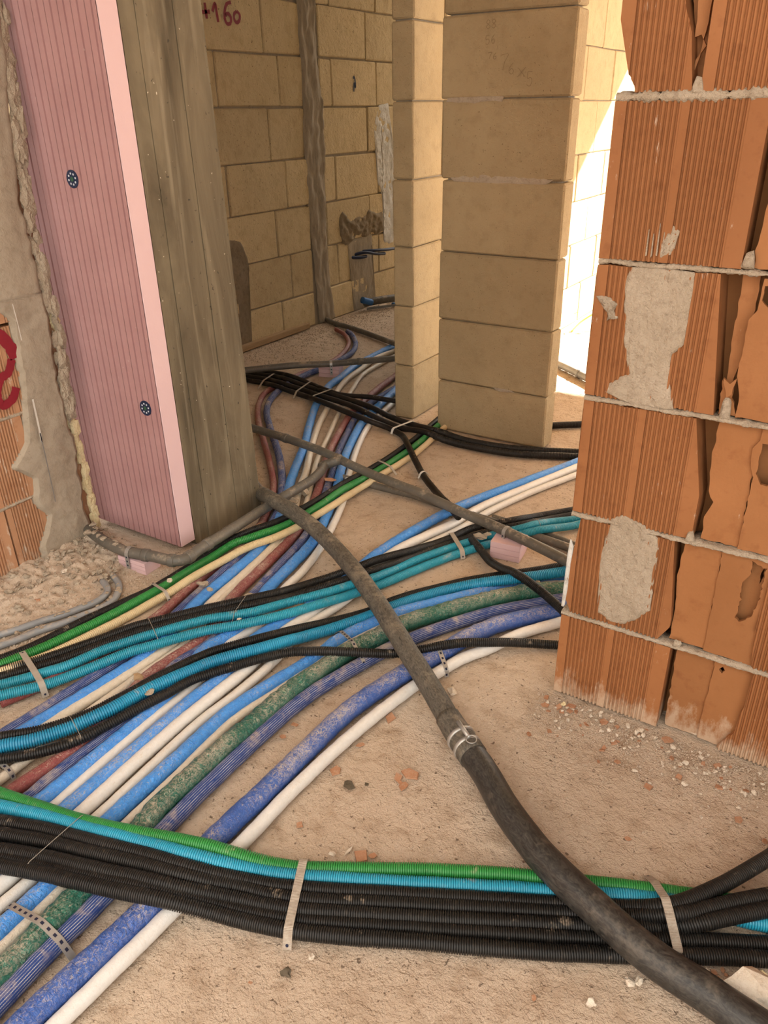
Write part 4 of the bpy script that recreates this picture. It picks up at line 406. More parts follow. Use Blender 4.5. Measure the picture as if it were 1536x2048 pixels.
'D1':(0.0185,'grey',0,[(-2297,1476,58),(-2263,1467,58),(-2229,1458,58),(-2194,1449,58),(-2160,1440,58),(-2126,1431,58),(-2092,1422,58),(-2057,1414,58),(-2022,1408,58),(-1987,1403,58),(-1952,1400,58),(-1916,1400,58),(-1881,1405,58),(-1847,1414,58),(-1813,1423,58),(-1778,1428,58),(-1743,1435,58),(-1714,1454,58),(-1708,1487,58),(-1713,1522,58),(-1714,1558,58),(-1715,1593,58),(-1715,1629,58),(-1716,1664,58),(-1717,1700,58),(-1718,1735,58),(-1719,1770,58),(-1720,1806,58),(-1722,1841,58),(-1722,1877,58),(-1723,1912,58),(-1723,1947,58),(-1722,1983,58),(-1722,2018,58),(-1722,2054,58),(-1721,2089,58),(-1721,2125,58),(-1723,2160,58),(-1730,2195,58),(-1738,2229,58),(-1750,2263,58),(-1762,2296,58)]),
'D6':(0.0165,'grey',0,[(-3456,4533,16),(-3426,4513,16),(-3397,4493,16),(-3367,4473,16),(-3338,4452,16),(-3308,4432,16),(-3278,4412,16),(-3248,4394,16),(-3216,4378,16),(-3182,4366,16),(-3148,4356,16),(-3113,4348,16),(-3078,4340,16),(-3044,4330,16),(-3010,4319,16),(-2977,4306,16),(-2944,4292,16),(-2911,4278,17),(-2878,4264,17),(-2845,4250,17),(-2813,4235,17),(-2780,4221,17),(-2747,4207,17),(-2714,4193,17),(-2682,4179,17),(-2649,4164,17),(-2620,4144,20),(-2596,4119,27),(-2574,4091,34),(-2552,4064,42),(-2528,4039,49),(-2497,4021,51),(-2466,4003,51),(-2435,3985,51),(-2405,3967,51),(-2374,3948,51),(-2343,3930,51),(-2312,3912,51),(-2281,3894,51),(-2251,3876,51),(-2220,3858,51),(-2189,3840,51),(-2158,3822,51),(-2127,3804,51),(-2097,3786,51),(-2066,3768,51)]),
'Kb':(0.0135,'sblack',0,[(-3332,3080,14),(-3298,3085,14),(-3263,3091,14),(-3228,3096,14),(-3193,3102,14),(-3158,3108,14),(-3123,3113,14),(-3088,3119,14),(-3053,3124,14),(-3018,3130,14),(-2983,3135,14),(-2948,3141,14),(-2913,3146,14),(-2878,3152,14),(-2843,3157,14),(-2808,3160,14),(-2773,3159,15),(-2740,3147,19),(-2712,3127,27),(-2684,3107,34),(-2653,3092,39),(-2618,3092,35),(-2584,3100,28),(-2550,3107,21),(-2515,3109,17),(-2480,3106,15),(-2445,3098,15),(-2415,3080,20),(-2390,3057,30),(-2364,3035,38),(-2334,3017,44),(-2300,3011,44),(-2264,3008,41),(-2229,3007,39),(-2194,3003,37),(-2160,2996,37),(-2126,2984,40),(-2094,2969,42),(-2062,2956,44),(-2029,2942,45),(-1996,2929,45),(-1962,2919,42),(-1928,2915,36),(-1893,2915,28),(-1859,2912,21),(-1824,2907,16),(-1790,2900,14),(-1755,2894,15),(-1720,2888,20),(-1687,2877,27),(-1654,2867,33),(-1620,2860,36),(-1585,2855,34),(-1550,2851,29),(-1515,2852,22),(-1481,2857,17),(-1446,2859,14),(-1410,2860,14),(-1375,2861,14),(-1339,2862,14),(-1304,2864,14),(-1269,2867,14),(-1234,2872,14),(-1199,2879,14),(-1165,2889,14),(-1132,2902,14),(-1100,2916,14),(-1068,2931,14),(-1036,2946,14),(-1004,2961,14),(-971,2976,13),(-939,2991,13),(-907,3005,13),(-875,3020,13),(-843,3035,13),(-811,3050,13),(-779,3065,13),(-747,3080,13),(-715,3095,13),(-683,3110,13),(-651,3125,13),(-618,3140,13),(-586,3154,13),(-554,3169,13),(-522,3184,13)]),
'Kc':(0.0135,'sblack',0,[(-3362,3108,14),(-3328,3115,14),(-3293,3122,14),(-3258,3129,14),(-3224,3137,14),(-3189,3144,14),(-3155,3151,14),(-3120,3158,14),(-3086,3165,14),(-3051,3172,14),(-3017,3179,14),(-2982,3186,14),(-2948,3192,14),(-2913,3199,14),(-2879,3207,14),(-2844,3214,14),(-2809,3219,14),(-2774,3219,15),(-2742,3206,20),(-2714,3187,28),(-2686,3168,35),(-2652,3158,38),(-2618,3162,31),(-2584,3166,24),(-2549,3166,19),(-2514,3164,16),(-2479,3159,15),(-2447,3145,19),(-2421,3123,27),(-2396,3100,36),(-2368,3080,43),(-2335,3071,44),(-2300,3069,42),(-2265,3068,39),(-2230,3066,36),(-2195,3062,35),(-2160,3054,35),(-2128,3041,39),(-2095,3028,42),(-2062,3016,44),(-2029,3005,45),(-1995,2996,44),(-1960,2990,39),(-1926,2987,31),(-1892,2984,23),(-1857,2981,18),(-1822,2977,15),(-1788,2971,14),(-1753,2963,15),(-1721,2949,20),(-1693,2930,27),(-1663,2913,34),(-1629,2904,37),(-1594,2905,35),(-1560,2910,29),(-1525,2914,22),(-1490,2914,17),(-1455,2913,14),(-1420,2911,14),(-1385,2911,14),(-1350,2913,14),(-1315,2916,14),(-1280,2921,14),(-1245,2928,14),(-1211,2936,14),(-1177,2947,14),(-1144,2959,14),(-1111,2972,14),(-1079,2985,13),(-1046,2998,14),(-1014,3012,14),(-981,3026,14),(-949,3040,14),(-916,3054,14),(-884,3067,14),(-852,3081,14),(-819,3095,14),(-787,3109,14),(-754,3123,14),(-722,3137,14),(-690,3150,14),(-657,3164,14),(-625,3178,14),(-592,3192,14),(-560,3206,14),(-528,3220,14)]),
'Kd':(0.0125,'sblack',0,[(-3372,3150,19),(-3337,3157,19),(-3302,3164,19),(-3267,3171,19),(-3232,3178,19),(-3197,3185,19),(-3162,3192,19),(-3127,3200,19),(-3093,3207,19),(-3058,3214,19),(-3023,3221,19),(-2988,3228,19),(-2953,3235,19),(-2918,3243,19),(-2884,3252,19),(-2849,3260,19),(-2814,3265,19),(-2779,3264,21),(-2747,3251,26),(-2719,3230,34),(-2691,3210,42),(-2656,3204,42),(-2622,3209,35),(-2587,3210,28),(-2552,3205,23),(-2517,3199,20),(-2483,3189,20),(-2454,3170,25),(-2430,3146,34),(-2406,3122,43),(-2379,3100,50),(-2345,3089,50),(-2310,3083,48),(-2274,3080,45),(-2239,3081,43),(-2204,3085,43),(-2169,3092,44),(-2134,3097,47),(-2099,3103,49),(-2063,3106,51),(-2028,3109,51),(-1992,3113,50),(-1957,3119,49),(-1922,3125,48)]),
'Ka':(0.0135,'sblack',0,[(-3294,3066,14),(-3258,3069,14),(-3223,3071,14),(-3187,3074,14),(-3152,3076,14),(-3117,3079,14),(-3081,3081,14),(-3046,3083,14),(-3010,3086,14),(-2975,3088,14),(-2940,3091,14),(-2904,3093,14),(-2869,3095,14),(-2834,3098,14),(-2798,3100,14),(-2763,3099,14),(-2730,3088,19),(-2701,3069,26),(-2673,3049,34),(-2641,3035,39),(-2606,3034,36),(-2571,3039,28),(-2537,3043,21),(-2502,3045,17),(-2466,3043,14),(-2431,3037,14),(-2398,3025,17),(-2371,3004,25),(-2346,2981,35),(-2319,2960,43),(-2287,2946,46),(-2252,2939,45),(-2217,2933,42),(-2182,2926,40),(-2148,2918,38),(-2114,2906,39),(-2082,2892,41),(-2049,2878,44),(-2016,2866,45),(-1982,2856,45),(-1947,2851,42),(-1913,2853,36),(-1879,2859,28),(-1845,2865,20),(-1810,2863,16),(-1776,2853,14),(-1744,2838,14),(-1714,2818,15),(-1689,2793,18),(-1668,2766,25),(-1647,2738,33),(-1626,2710,37),(-1603,2683,39),(-1579,2657,37),(-1555,2632,33),(-1530,2607,27),(-1505,2583,21),(-1480,2558,17),(-1455,2532,14),(-1431,2507,14),(-1406,2481,14),(-1380,2457,14),(-1354,2433,14),(-1327,2410,14),(-1301,2386,15),(-1276,2361,20),(-1253,2335,27),(-1230,2309,34),(-1206,2284,41),(-1179,2261,44),(-1153,2237,45),(-1127,2213,45),(-1100,2190,45)]),
'Kn':(0.0135,'cblack',0,[(-1005,2102,26),(-977,2079,26),(-949,2057,24),(-921,2034,21),(-894,2011,21),(-866,1989,27),(-841,1966,38),(-816,1943,50),(-789,1923,63),(-759,1906,71),(-725,1894,70),(-692,1882,65),(-659,1868,61),(-628,1849,60),(-599,1829,60),(-570,1807,61),(-542,1785,61)]),
'Bg':(0.0145,'cgreen',0,[(-1548,525,47),(-1513,532,47),(-1479,538,47),(-1444,545,47),(-1410,551,47),(-1375,558,47),(-1341,564,47),(-1306,571,48),(-1272,577,49),(-1237,585,49),(-1203,592,49),(-1169,599,49),(-1134,607,51),(-1100,614,55),(-1066,622,58),(-1033,632,60),(-1000,645,58),(-968,659,56),(-935,671,56),(-902,683,55),(-870,696,52),(-838,709,45),(-807,723,36),(-777,738,26),(-747,754,18),(-715,769,15),(-685,786,15),(-655,804,15),(-624,822,15),(-594,840,15),(-564,858,15),(-534,876,15),(-504,894,15),(-473,911,15),(-443,928,14),(-412,945,14),(-381,961,14),(-349,977,14),(-317,991,15),(-286,1006,14),(-254,1021,14),(-222,1036,14),(-190,1051,14),(-158,1065,14),(-126,1079,14),(-93,1093,14),(-61,1106,14),(-29,1120,14),(4,1132,15),(37,1145,14),(70,1157,14),(103,1169,14),(136,1181,14),(169,1193,14),(202,1204,14),(235,1216,14),(268,1228,14),(301,1240,14),(334,1252,14),(367,1264,14),(400,1276,14),(433,1288,14),(466,1300,14),(499,1312,14),(532,1324,14),(565,1336,14),(598,1348,14),(631,1359,14),(664,1371,14),(697,1383,14),(730,1395,14),(763,1407,14),(796,1419,14),(829,1431,14)]),
'Bc':(0.0145,'ccyan3',0,[(-1508,478,50),(-1474,489,50),(-1441,500,50),(-1407,511,50),(-1374,522,50),(-1340,533,50),(-1307,544,50),(-1273,555,50),(-1240,566,50),(-1206,577,49),(-1172,586,49),(-1137,593,51),(-1103,600,54),(-1069,607,58),(-1035,616,60),(-1001,626,58),(-968,637,56),(-934,647,56),(-900,656,56),(-867,669,52),(-836,684,44),(-808,701,33),(-779,719,23),(-747,734,17),(-715,749,15),(-684,764,15),(-653,781,15),(-622,797,15),(-590,813,15),(-559,830,15),(-528,846,15),(-497,863,15),(-466,880,15),(-435,897,14),(-404,914,14),(-373,930,14),(-342,947,15),(-311,963,14),(-279,979,14),(-248,995,14),(-217,1012,14),(-185,1028,14),(-154,1044,15),(-122,1059,14),(-90,1074,14),(-57,1086,14),(-23,1096,14),(11,1104,14),(46,1111,14),(79,1122,14),(113,1133,14),(146,1145,14),(179,1156,14),(213,1167,14),(246,1179,14),(279,1190,14),(313,1201,14),(346,1213,14),(379,1224,14),(413,1235,14),(446,1247,14),(480,1258,14),(513,1270,14),(546,1281,14),(580,1292,14),(613,1304,14),(646,1315,14),(680,1326,14),(713,1338,14),(747,1349,14),(780,1361,14),(813,1372,14),(847,1383,14)]),
'B1':(0.0145,'cblack',0,[(-1468,443,50),(-1435,456,50),(-1402,469,50),(-1369,482,50),(-1337,495,50),(-1304,508,50),(-1271,522,50),(-1238,535,49),(-1205,548,49),(-1171,559,49),(-1137,568,50),(-1103,575,54),(-1068,582,58),(-1034,591,60),(-1001,602,58),(-967,614,56),(-933,623,56),(-899,632,55),(-866,644,51),(-836,660,41),(-807,678,30),(-777,694,21),(-745,708,17),(-713,723,15),(-681,739,15),(-649,755,15),(-618,771,15),(-587,788,15),(-556,805,15),(-524,822,15),(-493,838,15),(-462,855,15),(-431,872,14),(-400,889,14),(-368,905,14),(-337,922,14),(-306,938,14),(-274,955,14),(-243,971,14),(-212,987,14),(-180,1004,14),(-149,1021,15),(-117,1032,24),(-87,1041,39),(-61,1065,40),(-39,1093,40),(-19,1121,40),(1,1151,40),(19,1181,40),(37,1212,40),(53,1243,37),(66,1275,28),(80,1307,28),(95,1339,28),(109,1372,28),(124,1404,28),(138,1436,28),(153,1469,28),(167,1501,28)]),
'B2':(0.0145,'cblack',0,[(-1441,424,49),(-1408,437,49),(-1375,451,49),(-1342,464,49),(-1309,477,49),(-1277,490,49),(-1244,503,49),(-1211,516,49),(-1178,529,49),(-1145,540,49),(-1110,549,52),(-1076,556,56),(-1042,565,59),(-1008,576,59),(-975,588,57),(-942,599,56),(-908,608,56),(-874,620,53),(-844,635,45),(-816,653,33),(-787,671,23),(-755,685,17),(-721,696,15),(-689,709,15),(-657,724,15),(-625,740,15),(-594,757,15),(-564,775,15),(-533,792,15),(-502,809,15),(-471,826,15),(-440,843,14),(-409,860,14),(-378,877,14),(-347,894,14),(-316,911,14),(-285,927,14),(-253,944,14),(-222,960,15),(-191,976,14),(-159,993,14),(-128,1010,17),(-97,1021,28),(-66,1035,38),(-39,1057,38),(-14,1082,38),(11,1108,38),(36,1132,38),(62,1156,38),(88,1180,38),(113,1205,38),(139,1229,38),(165,1253,38),(191,1277,38),(217,1301,38),(242,1325,38),(268,1349,38),(294,1374,38),(320,1398,38),(346,1422,38),(371,1446,38),(397,1470,38),(423,1494,38),(449,1518,38),(475,1543,38),(500,1567,38),(526,1591,38),(552,1615,38),(578,1639,38),(604,1663,38),(630,1687,38),(655,1712,38)]),
'B3':(0.0145,'cblack',0,[(-1407,401,48),(-1374,414,48),(-1342,428,48),(-1309,441,48),(-1276,454,48),(-1243,467,48),(-1210,481,48),(-1178,494,48),(-1144,506,49),(-1111,516,52),(-1077,524,56),(-1042,533,59),(-1009,544,59),(-976,556,57),(-943,569,56),(-909,580,56),(-877,593,53),(-846,609,45),(-817,627,34),(-788,644,24),(-757,659,18),(-724,672,15),(-691,685,15),(-658,699,15),(-627,715,15),(-596,732,15),(-565,748,15),(-533,765,15),(-502,781,15),(-471,798,15),(-440,815,14),(-409,832,14),(-378,849,14),(-347,866,14),(-316,883,14),(-285,900,14),(-254,917,14),(-223,934,14),(-192,951,14),(-161,968,14),(-130,985,14),(-100,1004,14),(-70,1023,15),(-39,1036,27),(-11,1054,36),(15,1079,36),(40,1103,36),(66,1127,36),(92,1152,36),(118,1176,36),(143,1200,36),(169,1224,36),(195,1248,36),(221,1272,36),(247,1297,36),(273,1321,36),(298,1345,36),(324,1369,36),(350,1393,36),(376,1418,36),(402,1442,36),(427,1466,36),(453,1490,36),(479,1514,36),(505,1538,36),(531,1563,36),(557,1587,36),(582,1611,36),(608,1635,36),(634,1659,36),(660,1683,36)]),
'B4':(0.0145,'cblack',0,[(-1400,401,42),(-1367,413,42),(-1334,424,42),(-1300,436,42),(-1267,447,42),(-1234,459,42),(-1201,471,42),(-1168,482,42),(-1135,493,43),(-1101,503,45),(-1067,512,50),(-1034,522,53),(-1000,533,53),(-967,545,52),(-934,557,52),(-902,570,50),(-870,584,45),(-840,600,36),(-811,617,25),(-781,632,16),(-749,645,11),(-716,658,9),(-684,671,9),(-651,685,9),(-619,700,9),(-588,716,9),(-557,732,9),(-526,749,9),(-495,765,9),(-464,782,9),(-433,798,8),(-402,815,8),(-371,831,8),(-340,848,8),(-309,864,8),(-278,881,8),(-247,897,8),(-216,914,8),(-185,931,8),(-155,948,8),(-125,966,8),(-94,984,8),(-64,1002,9),(-34,1020,8),(-4,1038,8),(27,1055,8),(58,1072,8),(88,1089,8),(119,1105,8),(150,1122,8),(181,1139,8),(212,1155,8),(243,1172,8),(274,1189,8),(305,1205,8),(336,1222,8),(367,1239,8),(398,1255,8),(429,1272,8),(460,1289,8),(490,1305,8),(521,1322,8),(552,1339,8),(583,1355,8),(614,1372,8),(645,1389,8),(676,1405,8),(707,1422,8),(738,1439,8),(769,1455,8),(800,1472,8)]),
'B5':(0.0145,'cblack',0,[(-1379,389,46),(-1346,400,46),(-1313,412,46),(-1279,423,46),(-1246,435,46),(-1213,447,46),(-1180,458,46),(-1146,470,48),(-1113,480,51),(-1079,490,55),(-1045,498,58),(-1011,509,59),(-978,521,57),(-945,533,56),(-912,545,56),(-879,558,55),(-848,573,48),(-819,589,37),(-789,605,26),(-757,619,18),(-724,631,15),(-691,642,15),(-658,654,15),(-625,668,15),(-593,683,15),(-562,698,15),(-530,714,15),(-499,731,15),(-468,747,15),(-437,764,14),(-405,780,14),(-373,795,14),(-342,811,14),(-310,827,14),(-279,843,14),(-248,859,14),(-216,876,14),(-186,893,15),(-155,911,14),(-125,928,14),(-94,947,14),(-64,965,14),(-34,983,14),(-3,1001,14),(27,1019,14),(58,1036,14),(89,1052,14),(121,1068,14),(152,1085,14),(183,1101,14),(214,1118,14),(246,1134,14),(277,1150,14),(308,1167,14),(339,1183,14),(371,1199,14),(402,1216,14),(433,1232,14),(464,1249,14),(496,1265,14),(527,1281,14),(558,1298,14),(589,1314,14),(621,1331,14),(652,1347,14),(683,1363,14),(714,1380,14),(746,1396,14),(777,1413,14),(808,1429,14)]),
'D2':(0.0175,'grey',0,[(-2874,2478,75),(-2839,2475,75),(-2804,2472,75),(-2770,2469,75),(-2735,2467,75),(-2700,2464,75),(-2665,2461,75),(-2630,2459,75),(-2595,2456,75),(-2560,2453,75),(-2525,2450,75),(-2490,2448,75),(-2455,2445,75),(-2420,2442,75),(-2386,2439,75),(-2351,2437,75),(-2316,2434,75),(-2281,2431,75),(-2246,2428,75),(-2211,2426,75),(-2176,2423,75),(-2141,2420,75),(-2106,2417,75),(-2072,2413,75),(-2037,2408,75),(-2002,2403,75),(-1968,2398,75),(-1933,2392,75),(-1899,2386,75),(-1864,2379,75),(-1830,2371,75),(-1796,2362,75),(-1763,2353,75),(-1729,2343,75),(-1696,2333,75),(-1662,2322,75),(-1629,2312,75),(-1595,2302,75),(-1561,2293,75),(-1527,2285,75),(-1493,2277,75),(-1459,2270,75),(-1424,2263,75),(-1390,2256,75),(-1356,2249,75),(-1321,2243,75),(-1287,2236,75),(-1253,2227,75),(-1219,2217,75),(-1186,2207,75),(-1153,2197,75),(-1119,2187,75),(-1085,2177,75),(-1052,2168,75),(-1018,2160,75),(-983,2152,75),(-949,2144,75),(-915,2135,75),(-882,2125,75),(-848,2115,75),(-815,2105,75),(-781,2094,75),(-748,2083,75),(-715,2072,75),(-682,2060,75),(-649,2048,75),(-617,2036,75),(-584,2023,75),(-551,2011,75),(-518,1999,75),(-485,1987,75),(-452,1975,75),(-419,1963,75),(-387,1951,75),(-354,1939,75),(-321,1927,75),(-288,1915,75),(-255,1902,75),(-222,1890,75),(-189,1878,75)]),
'D5':(0.0175,'grey',0,[(-3188,2668,85),(-3165,2695,85),(-3141,2722,85),(-3118,2749,85),(-3095,2776,85),(-3072,2803,85),(-3048,2830,85),(-3025,2857,85),(-3002,2884,85),(-2979,2911,85),(-2956,2938,85),(-2932,2965,85),(-2909,2992,85),(-2886,3019,85),(-2863,3046,85),(-2839,3073,85),(-2816,3101,85),(-2794,3128,85),(-2771,3156,85),(-2748,3183,85),(-2724,3209,85),(-2700,3235,85),(-2674,3261,85),(-2648,3284,85),(-2620,3307,85),(-2591,3328,85),(-2563,3349,85),(-2535,3371,85),(-2507,3394,85),(-2481,3419,85),(-2456,3444,85),(-2432,3470,85),(-2408,3496,85),(-2383,3522,85),(-2358,3547,85),(-2333,3573,85),(-2308,3598,85),(-2283,3624,85),(-2258,3649,85),(-2233,3674,85),(-2208,3700,85),(-2183,3725,85),(-2158,3750,85),(-2133,3776,85),(-2108,3801,85),(-2083,3827,85),(-2058,3852,85),(-2033,3877,85),(-2008,3903,85),(-1983,3928,85)]),
'BIG':(0.0275,'bigblack',0,[(-2259,2249,30),(-2229,2230,30),(-2199,2211,30),(-2169,2193,30),(-2139,2174,30),(-2110,2156,30),(-2080,2137,30),(-2050,2118,30),(-2020,2100,30),(-1990,2081,30),(-1961,2062,30),(-1931,2044,30),(-1901,2025,30),(-1871,2006,32),(-1843,1988,41),(-1814,1970,50),(-1785,1952,60),(-1757,1934,69),(-1728,1915,78),(-1699,1898,86),(-1666,1887,87),(-1632,1879,85),(-1598,1870,83),(-1564,1862,79),(-1530,1852,75),(-1497,1842,71),(-1464,1830,67),(-1431,1817,63),(-1399,1803,60),(-1368,1787,58),(-1337,1770,57),(-1307,1752,58),(-1278,1733,59),(-1249,1713,61),(-1220,1693,64),(-1191,1673,65),(-1162,1653,67),(-1134,1633,67),(-1105,1612,67),(-1077,1591,68),(-1049,1570,68),(-1021,1549,69),(-993,1527,70),(-965,1505,70),(-938,1483,70),(-910,1462,70),(-882,1440,69),(-854,1419,66),(-826,1399,63),(-797,1379,60),(-768,1359,56),(-740,1339,52),(-712,1318,49),(-684,1296,47),(-656,1274,45),(-629,1253,44),(-601,1232,43),(-572,1211,43),(-544,1191,42),(-515,1171,43),(-487,1149,43),(-460,1126,43),(-434,1103,44),(-406,1081,46),(-378,1061,47),(-349,1041,49),(-319,1022,50),(-288,1005,52),(-256,990,53),(-224,977,53),(-191,965,53),(-158,952,52),(-125,941,51),(-91,931,50),(-56,924,48),(-22,920,47),(13,916,46),(48,910,45),(83,905,44),(118,900,43),(152,895,43),(187,891,43),(222,886,43),(257,881,43),(292,877,43),(327,872,43)]),
'S1':(0.0011,'strap',0.016,[(-1770.7,906.1,30.0),(-1764.8,904.0,30.5),(-1759.0,901.9,31.1),(-1753.1,899.8,31.6),(-1747.2,897.6,32.1),(-1741.4,895.5,32.7),(-1735.5,893.4,33.2),(-1729.6,891.3,33.8),(-1723.8,889.2,34.3),(-1717.9,887.1,34.8),(-1712.0,884.9,35.4),(-1706.2,882.8,35.9),(-1700.3,880.7,36.4),(-1694.4,878.6,37.0),(-1688.5,876.5,37.5),(-1682.7,874.4,38.1),(-1676.8,872.2,38.6),(-1670.9,870.1,39.1),(-1665.1,868.0,39.7),(-1659.2,865.9,40.2),(-1653.3,863.8,40.4),(-1647.4,861.7,40.3),(-1641.5,859.5,40.2),(-1635.7,857.4,40.2),(-1629.8,855.3,40.1),(-1623.9,853.2,40.0),(-1618.0,851.0,39.9),(-1612.1,848.9,39.9),(-1606.2,846.8,39.5),(-1600.9,844.9,37.0),(-1596.9,843.4,32.5),(-1594.7,842.6,26.7),(-1592.8,841.9,20.8),(-1590.8,841.3,14.8),(-1588.9,840.6,8.9),(-1587.0,839.9,3.0)]),
'S2':(0.0011,'strap',0.016,[(-1110.1,2130.8,6.0),(-1106.2,2126.8,9.0),(-1102.2,2122.8,12.0),(-1098.3,2118.7,15.0),(-1094.3,2114.7,18.0),(-1090.4,2110.7,21.0),(-1086.4,2106.6,24.0),(-1082.4,2102.6,26.8),(-1078.1,2098.1,28.1),(-1073.6,2093.6,28.2),(-1069.2,2089.0,28.4),(-1064.7,2084.4,28.5),(-1060.2,2079.9,28.6),(-1055.8,2075.3,28.7),(-1051.3,2070.8,28.8),(-1046.8,2066.2,29.0),(-1042.4,2061.6,29.1),(-1037.9,2057.1,29.2),(-1033.4,2052.5,29.3),(-1029.0,2048.0,29.3),(-1024.5,2043.4,29.3),(-1020.0,2038.8,29.3),(-1015.6,2034.3,29.3),(-1011.1,2029.7,29.3),(-1006.6,2025.1,29.3),(-1002.2,2020.6,29.3),(-997.8,2016.1,28.5),(-993.9,2012.1,25.4),(-991.1,2009.3,20.5),(-989.3,2007.4,14.7),(-987.4,2005.5,8.8),(-985.6,2003.7,3.0)]),
'S3':(0.0011,'strap',0.01,[(-1731.7,1340.9,20.0),(-1729.9,1340.3,25.8),(-1723.7,1338.4,27.1),(-1717.5,1336.6,28.1),(-1711.3,1334.7,29.2),(-1705.1,1332.8,30.2),(-1698.9,1330.9,31.2),(-1692.7,1329.0,32.2),(-1686.5,1327.1,33.2),(-1680.3,1325.2,34.3),(-1674.1,1323.4,35.3),(-1668.0,1321.5,36.3),(-1661.8,1319.6,37.3),(-1655.6,1317.7,38.4),(-1649.3,1315.8,38.8),(-1643.5,1314.0,36.5),(-1639.2,1312.7,31.8),(-1635.7,1311.7,26.4),(-1632.2,1310.6,20.9),(-1628.7,1309.5,15.5),(-1625.3,1308.5,10.0)]),
'S4':(0.0011,'tie',0.01,[(-1678.2,2516.1,4.0),(-1673.0,2514.2,7.0),(-1667.8,2512.3,10.0),(-1662.6,2510.4,13.0),(-1657.4,2508.4,16.0),(-1652.2,2506.5,19.1),(-1647.0,2504.6,22.1),(-1641.8,2502.7,25.1),(-1636.1,2500.6,26.7),(-1630.2,2498.4,27.1),(-1624.3,2496.3,27.6),(-1618.4,2494.1,28.0),(-1612.5,2491.9,28.5),(-1606.7,2489.7,29.0),(-1600.8,2487.6,29.3),(-1594.8,2485.4,29.1),(-1588.9,2483.2,28.9),(-1583.0,2481.0,28.7),(-1577.1,2478.8,28.4),(-1571.2,2476.7,28.2),(-1565.3,2474.5,28.0),(-1559.5,2472.4,26.7),(-1554.4,2470.5,23.6),(-1549.3,2468.6,20.3),(-1544.3,2466.8,17.1),(-1539.2,2464.9,13.8),(-1534.2,2463.0,10.5),(-1529.1,2461.2,7.3),(-1524.1,2459.3,4.0)]),
'S5':(0.0011,'tie',0.01,[(-2750.0,3029.2,4.0),(-2751.4,3035.0,6.2),(-2752.8,3040.7,8.4),(-2754.2,3046.5,10.6),(-2755.6,3052.3,12.8),(-2757.0,3058.1,15.0),(-2758.4,3063.9,17.2),(-2759.8,3069.7,19.4),(-2761.2,3075.5,21.6),(-2762.6,3081.3,23.8),(-2764.0,3087.1,26.0),(-2765.4,3092.8,28.3),(-2766.9,3098.9,29.6),(-2768.4,3105.0,29.6),(-2769.9,3111.2,29.6),(-2771.4,3117.4,29.6),(-2772.9,3123.5,29.6),(-2774.4,3129.7,29.6),(-2775.9,3135.9,29.6),(-2777.4,3142.1,29.6),(-2778.9,3148.2,29.6),(-2780.4,3154.4,29.5),(-2781.9,3160.6,29.5),(-2783.4,3166.8,29.5),(-2784.9,3172.9,29.5),(-2786.4,3179.1,29.5),(-2787.9,3185.3,29.5),(-2789.4,3191.4,29.4),(-2790.9,3197.6,29.4),(-2792.4,3203.8,29.4),(-2793.9,3210.0,29.4),(-2795.4,3216.1,29.4),(-2796.8,3222.3,29.0),(-2798.1,3227.4,26.2),(-2798.4,3228.8,20.0)]),
'S6':(0.0011,'tie',0.01,[(-2485.4,3001.4,4.0),(-2486.3,3006.4,7.6),(-2487.2,3011.4,11.2),(-2488.1,3016.4,14.8),(-2489.0,3021.4,18.3),(-2489.9,3026.4,21.9),(-2490.8,3031.4,25.5),(-2491.7,3036.5,29.1),(-2492.7,3042.2,31.1),(-2493.8,3048.3,31.4),(-2495.0,3054.5,31.6),(-2496.1,3060.6,31.7),(-2497.2,3066.7,31.8),(-2498.3,3072.9,32.0),(-2499.4,3079.0,32.1),(-2500.5,3085.1,32.3),(-2501.6,3091.3,32.4),(-2502.7,3097.4,32.5),(-2503.8,3103.5,32.7),(-2504.9,3109.6,32.8),(-2506.0,3115.8,33.0),(-2507.1,3121.9,33.1),(-2508.2,3128.0,33.2),(-2509.3,3134.2,33.4),(-2510.5,3140.3,33.5),(-2511.6,3146.4,33.7),(-2512.7,3152.6,33.8),(-2513.8,3158.7,33.9),(-2514.9,3164.8,34.1),(-2516.0,3170.9,34.2),(-2517.1,3177.1,34.4),(-2518.2,3183.2,34.5),(-2519.3,3189.3,34.6),(-2520.4,3195.5,34.8),(-2521.1,3199.4,32.4),(-2521.3,3200.1,26.2),(-2521.4,3200.8,20.0)]),
'S7':(0.0011,'tie',0.01,[(-2323.8,2960.8,20.0),(-2323.8,2961.1,26.3),(-2323.7,2961.3,32.6),(-2323.7,2961.6,38.9),(-2323.6,2961.8,45.2),(-2323.6,2962.1,51.5),(-2323.4,2963.0,57.2),(-2322.2,2969.2,57.4),(-2321.0,2975.4,57.7),(-2319.7,2981.6,57.9),(-2318.5,2987.7,58.1),(-2317.3,2993.9,58.3),(-2316.1,3000.1,58.6),(-2314.9,3006.3,58.8),(-2313.6,3012.5,59.0),(-2312.4,3018.7,59.2),(-2311.2,3024.9,59.4),(-2310.0,3031.1,59.6),(-2308.8,3037.3,59.8),(-2307.5,3043.5,60.0),(-2306.3,3049.7,60.2),(-2305.1,3055.9,60.4),(-2303.9,3062.1,60.6),(-2302.7,3068.2,60.8),(-2301.5,3074.4,61.0),(-2300.2,3080.6,61.2),(-2299.0,3086.7,60.4),(-2298.0,3092.1,57.3),(-2297.0,3097.1,53.5),(-2296.0,3102.1,49.8),(-2295.0,3107.1,46.1),(-2294.0,3112.1,42.4),(-2293.1,3117.1,38.6),(-2292.1,3122.1,34.9),(-2291.1,3127.1,31.2),(-2290.1,3132.1,27.5),(-2289.1,3137.1,23.7),(-2288.1,3142.1,20.0)]),
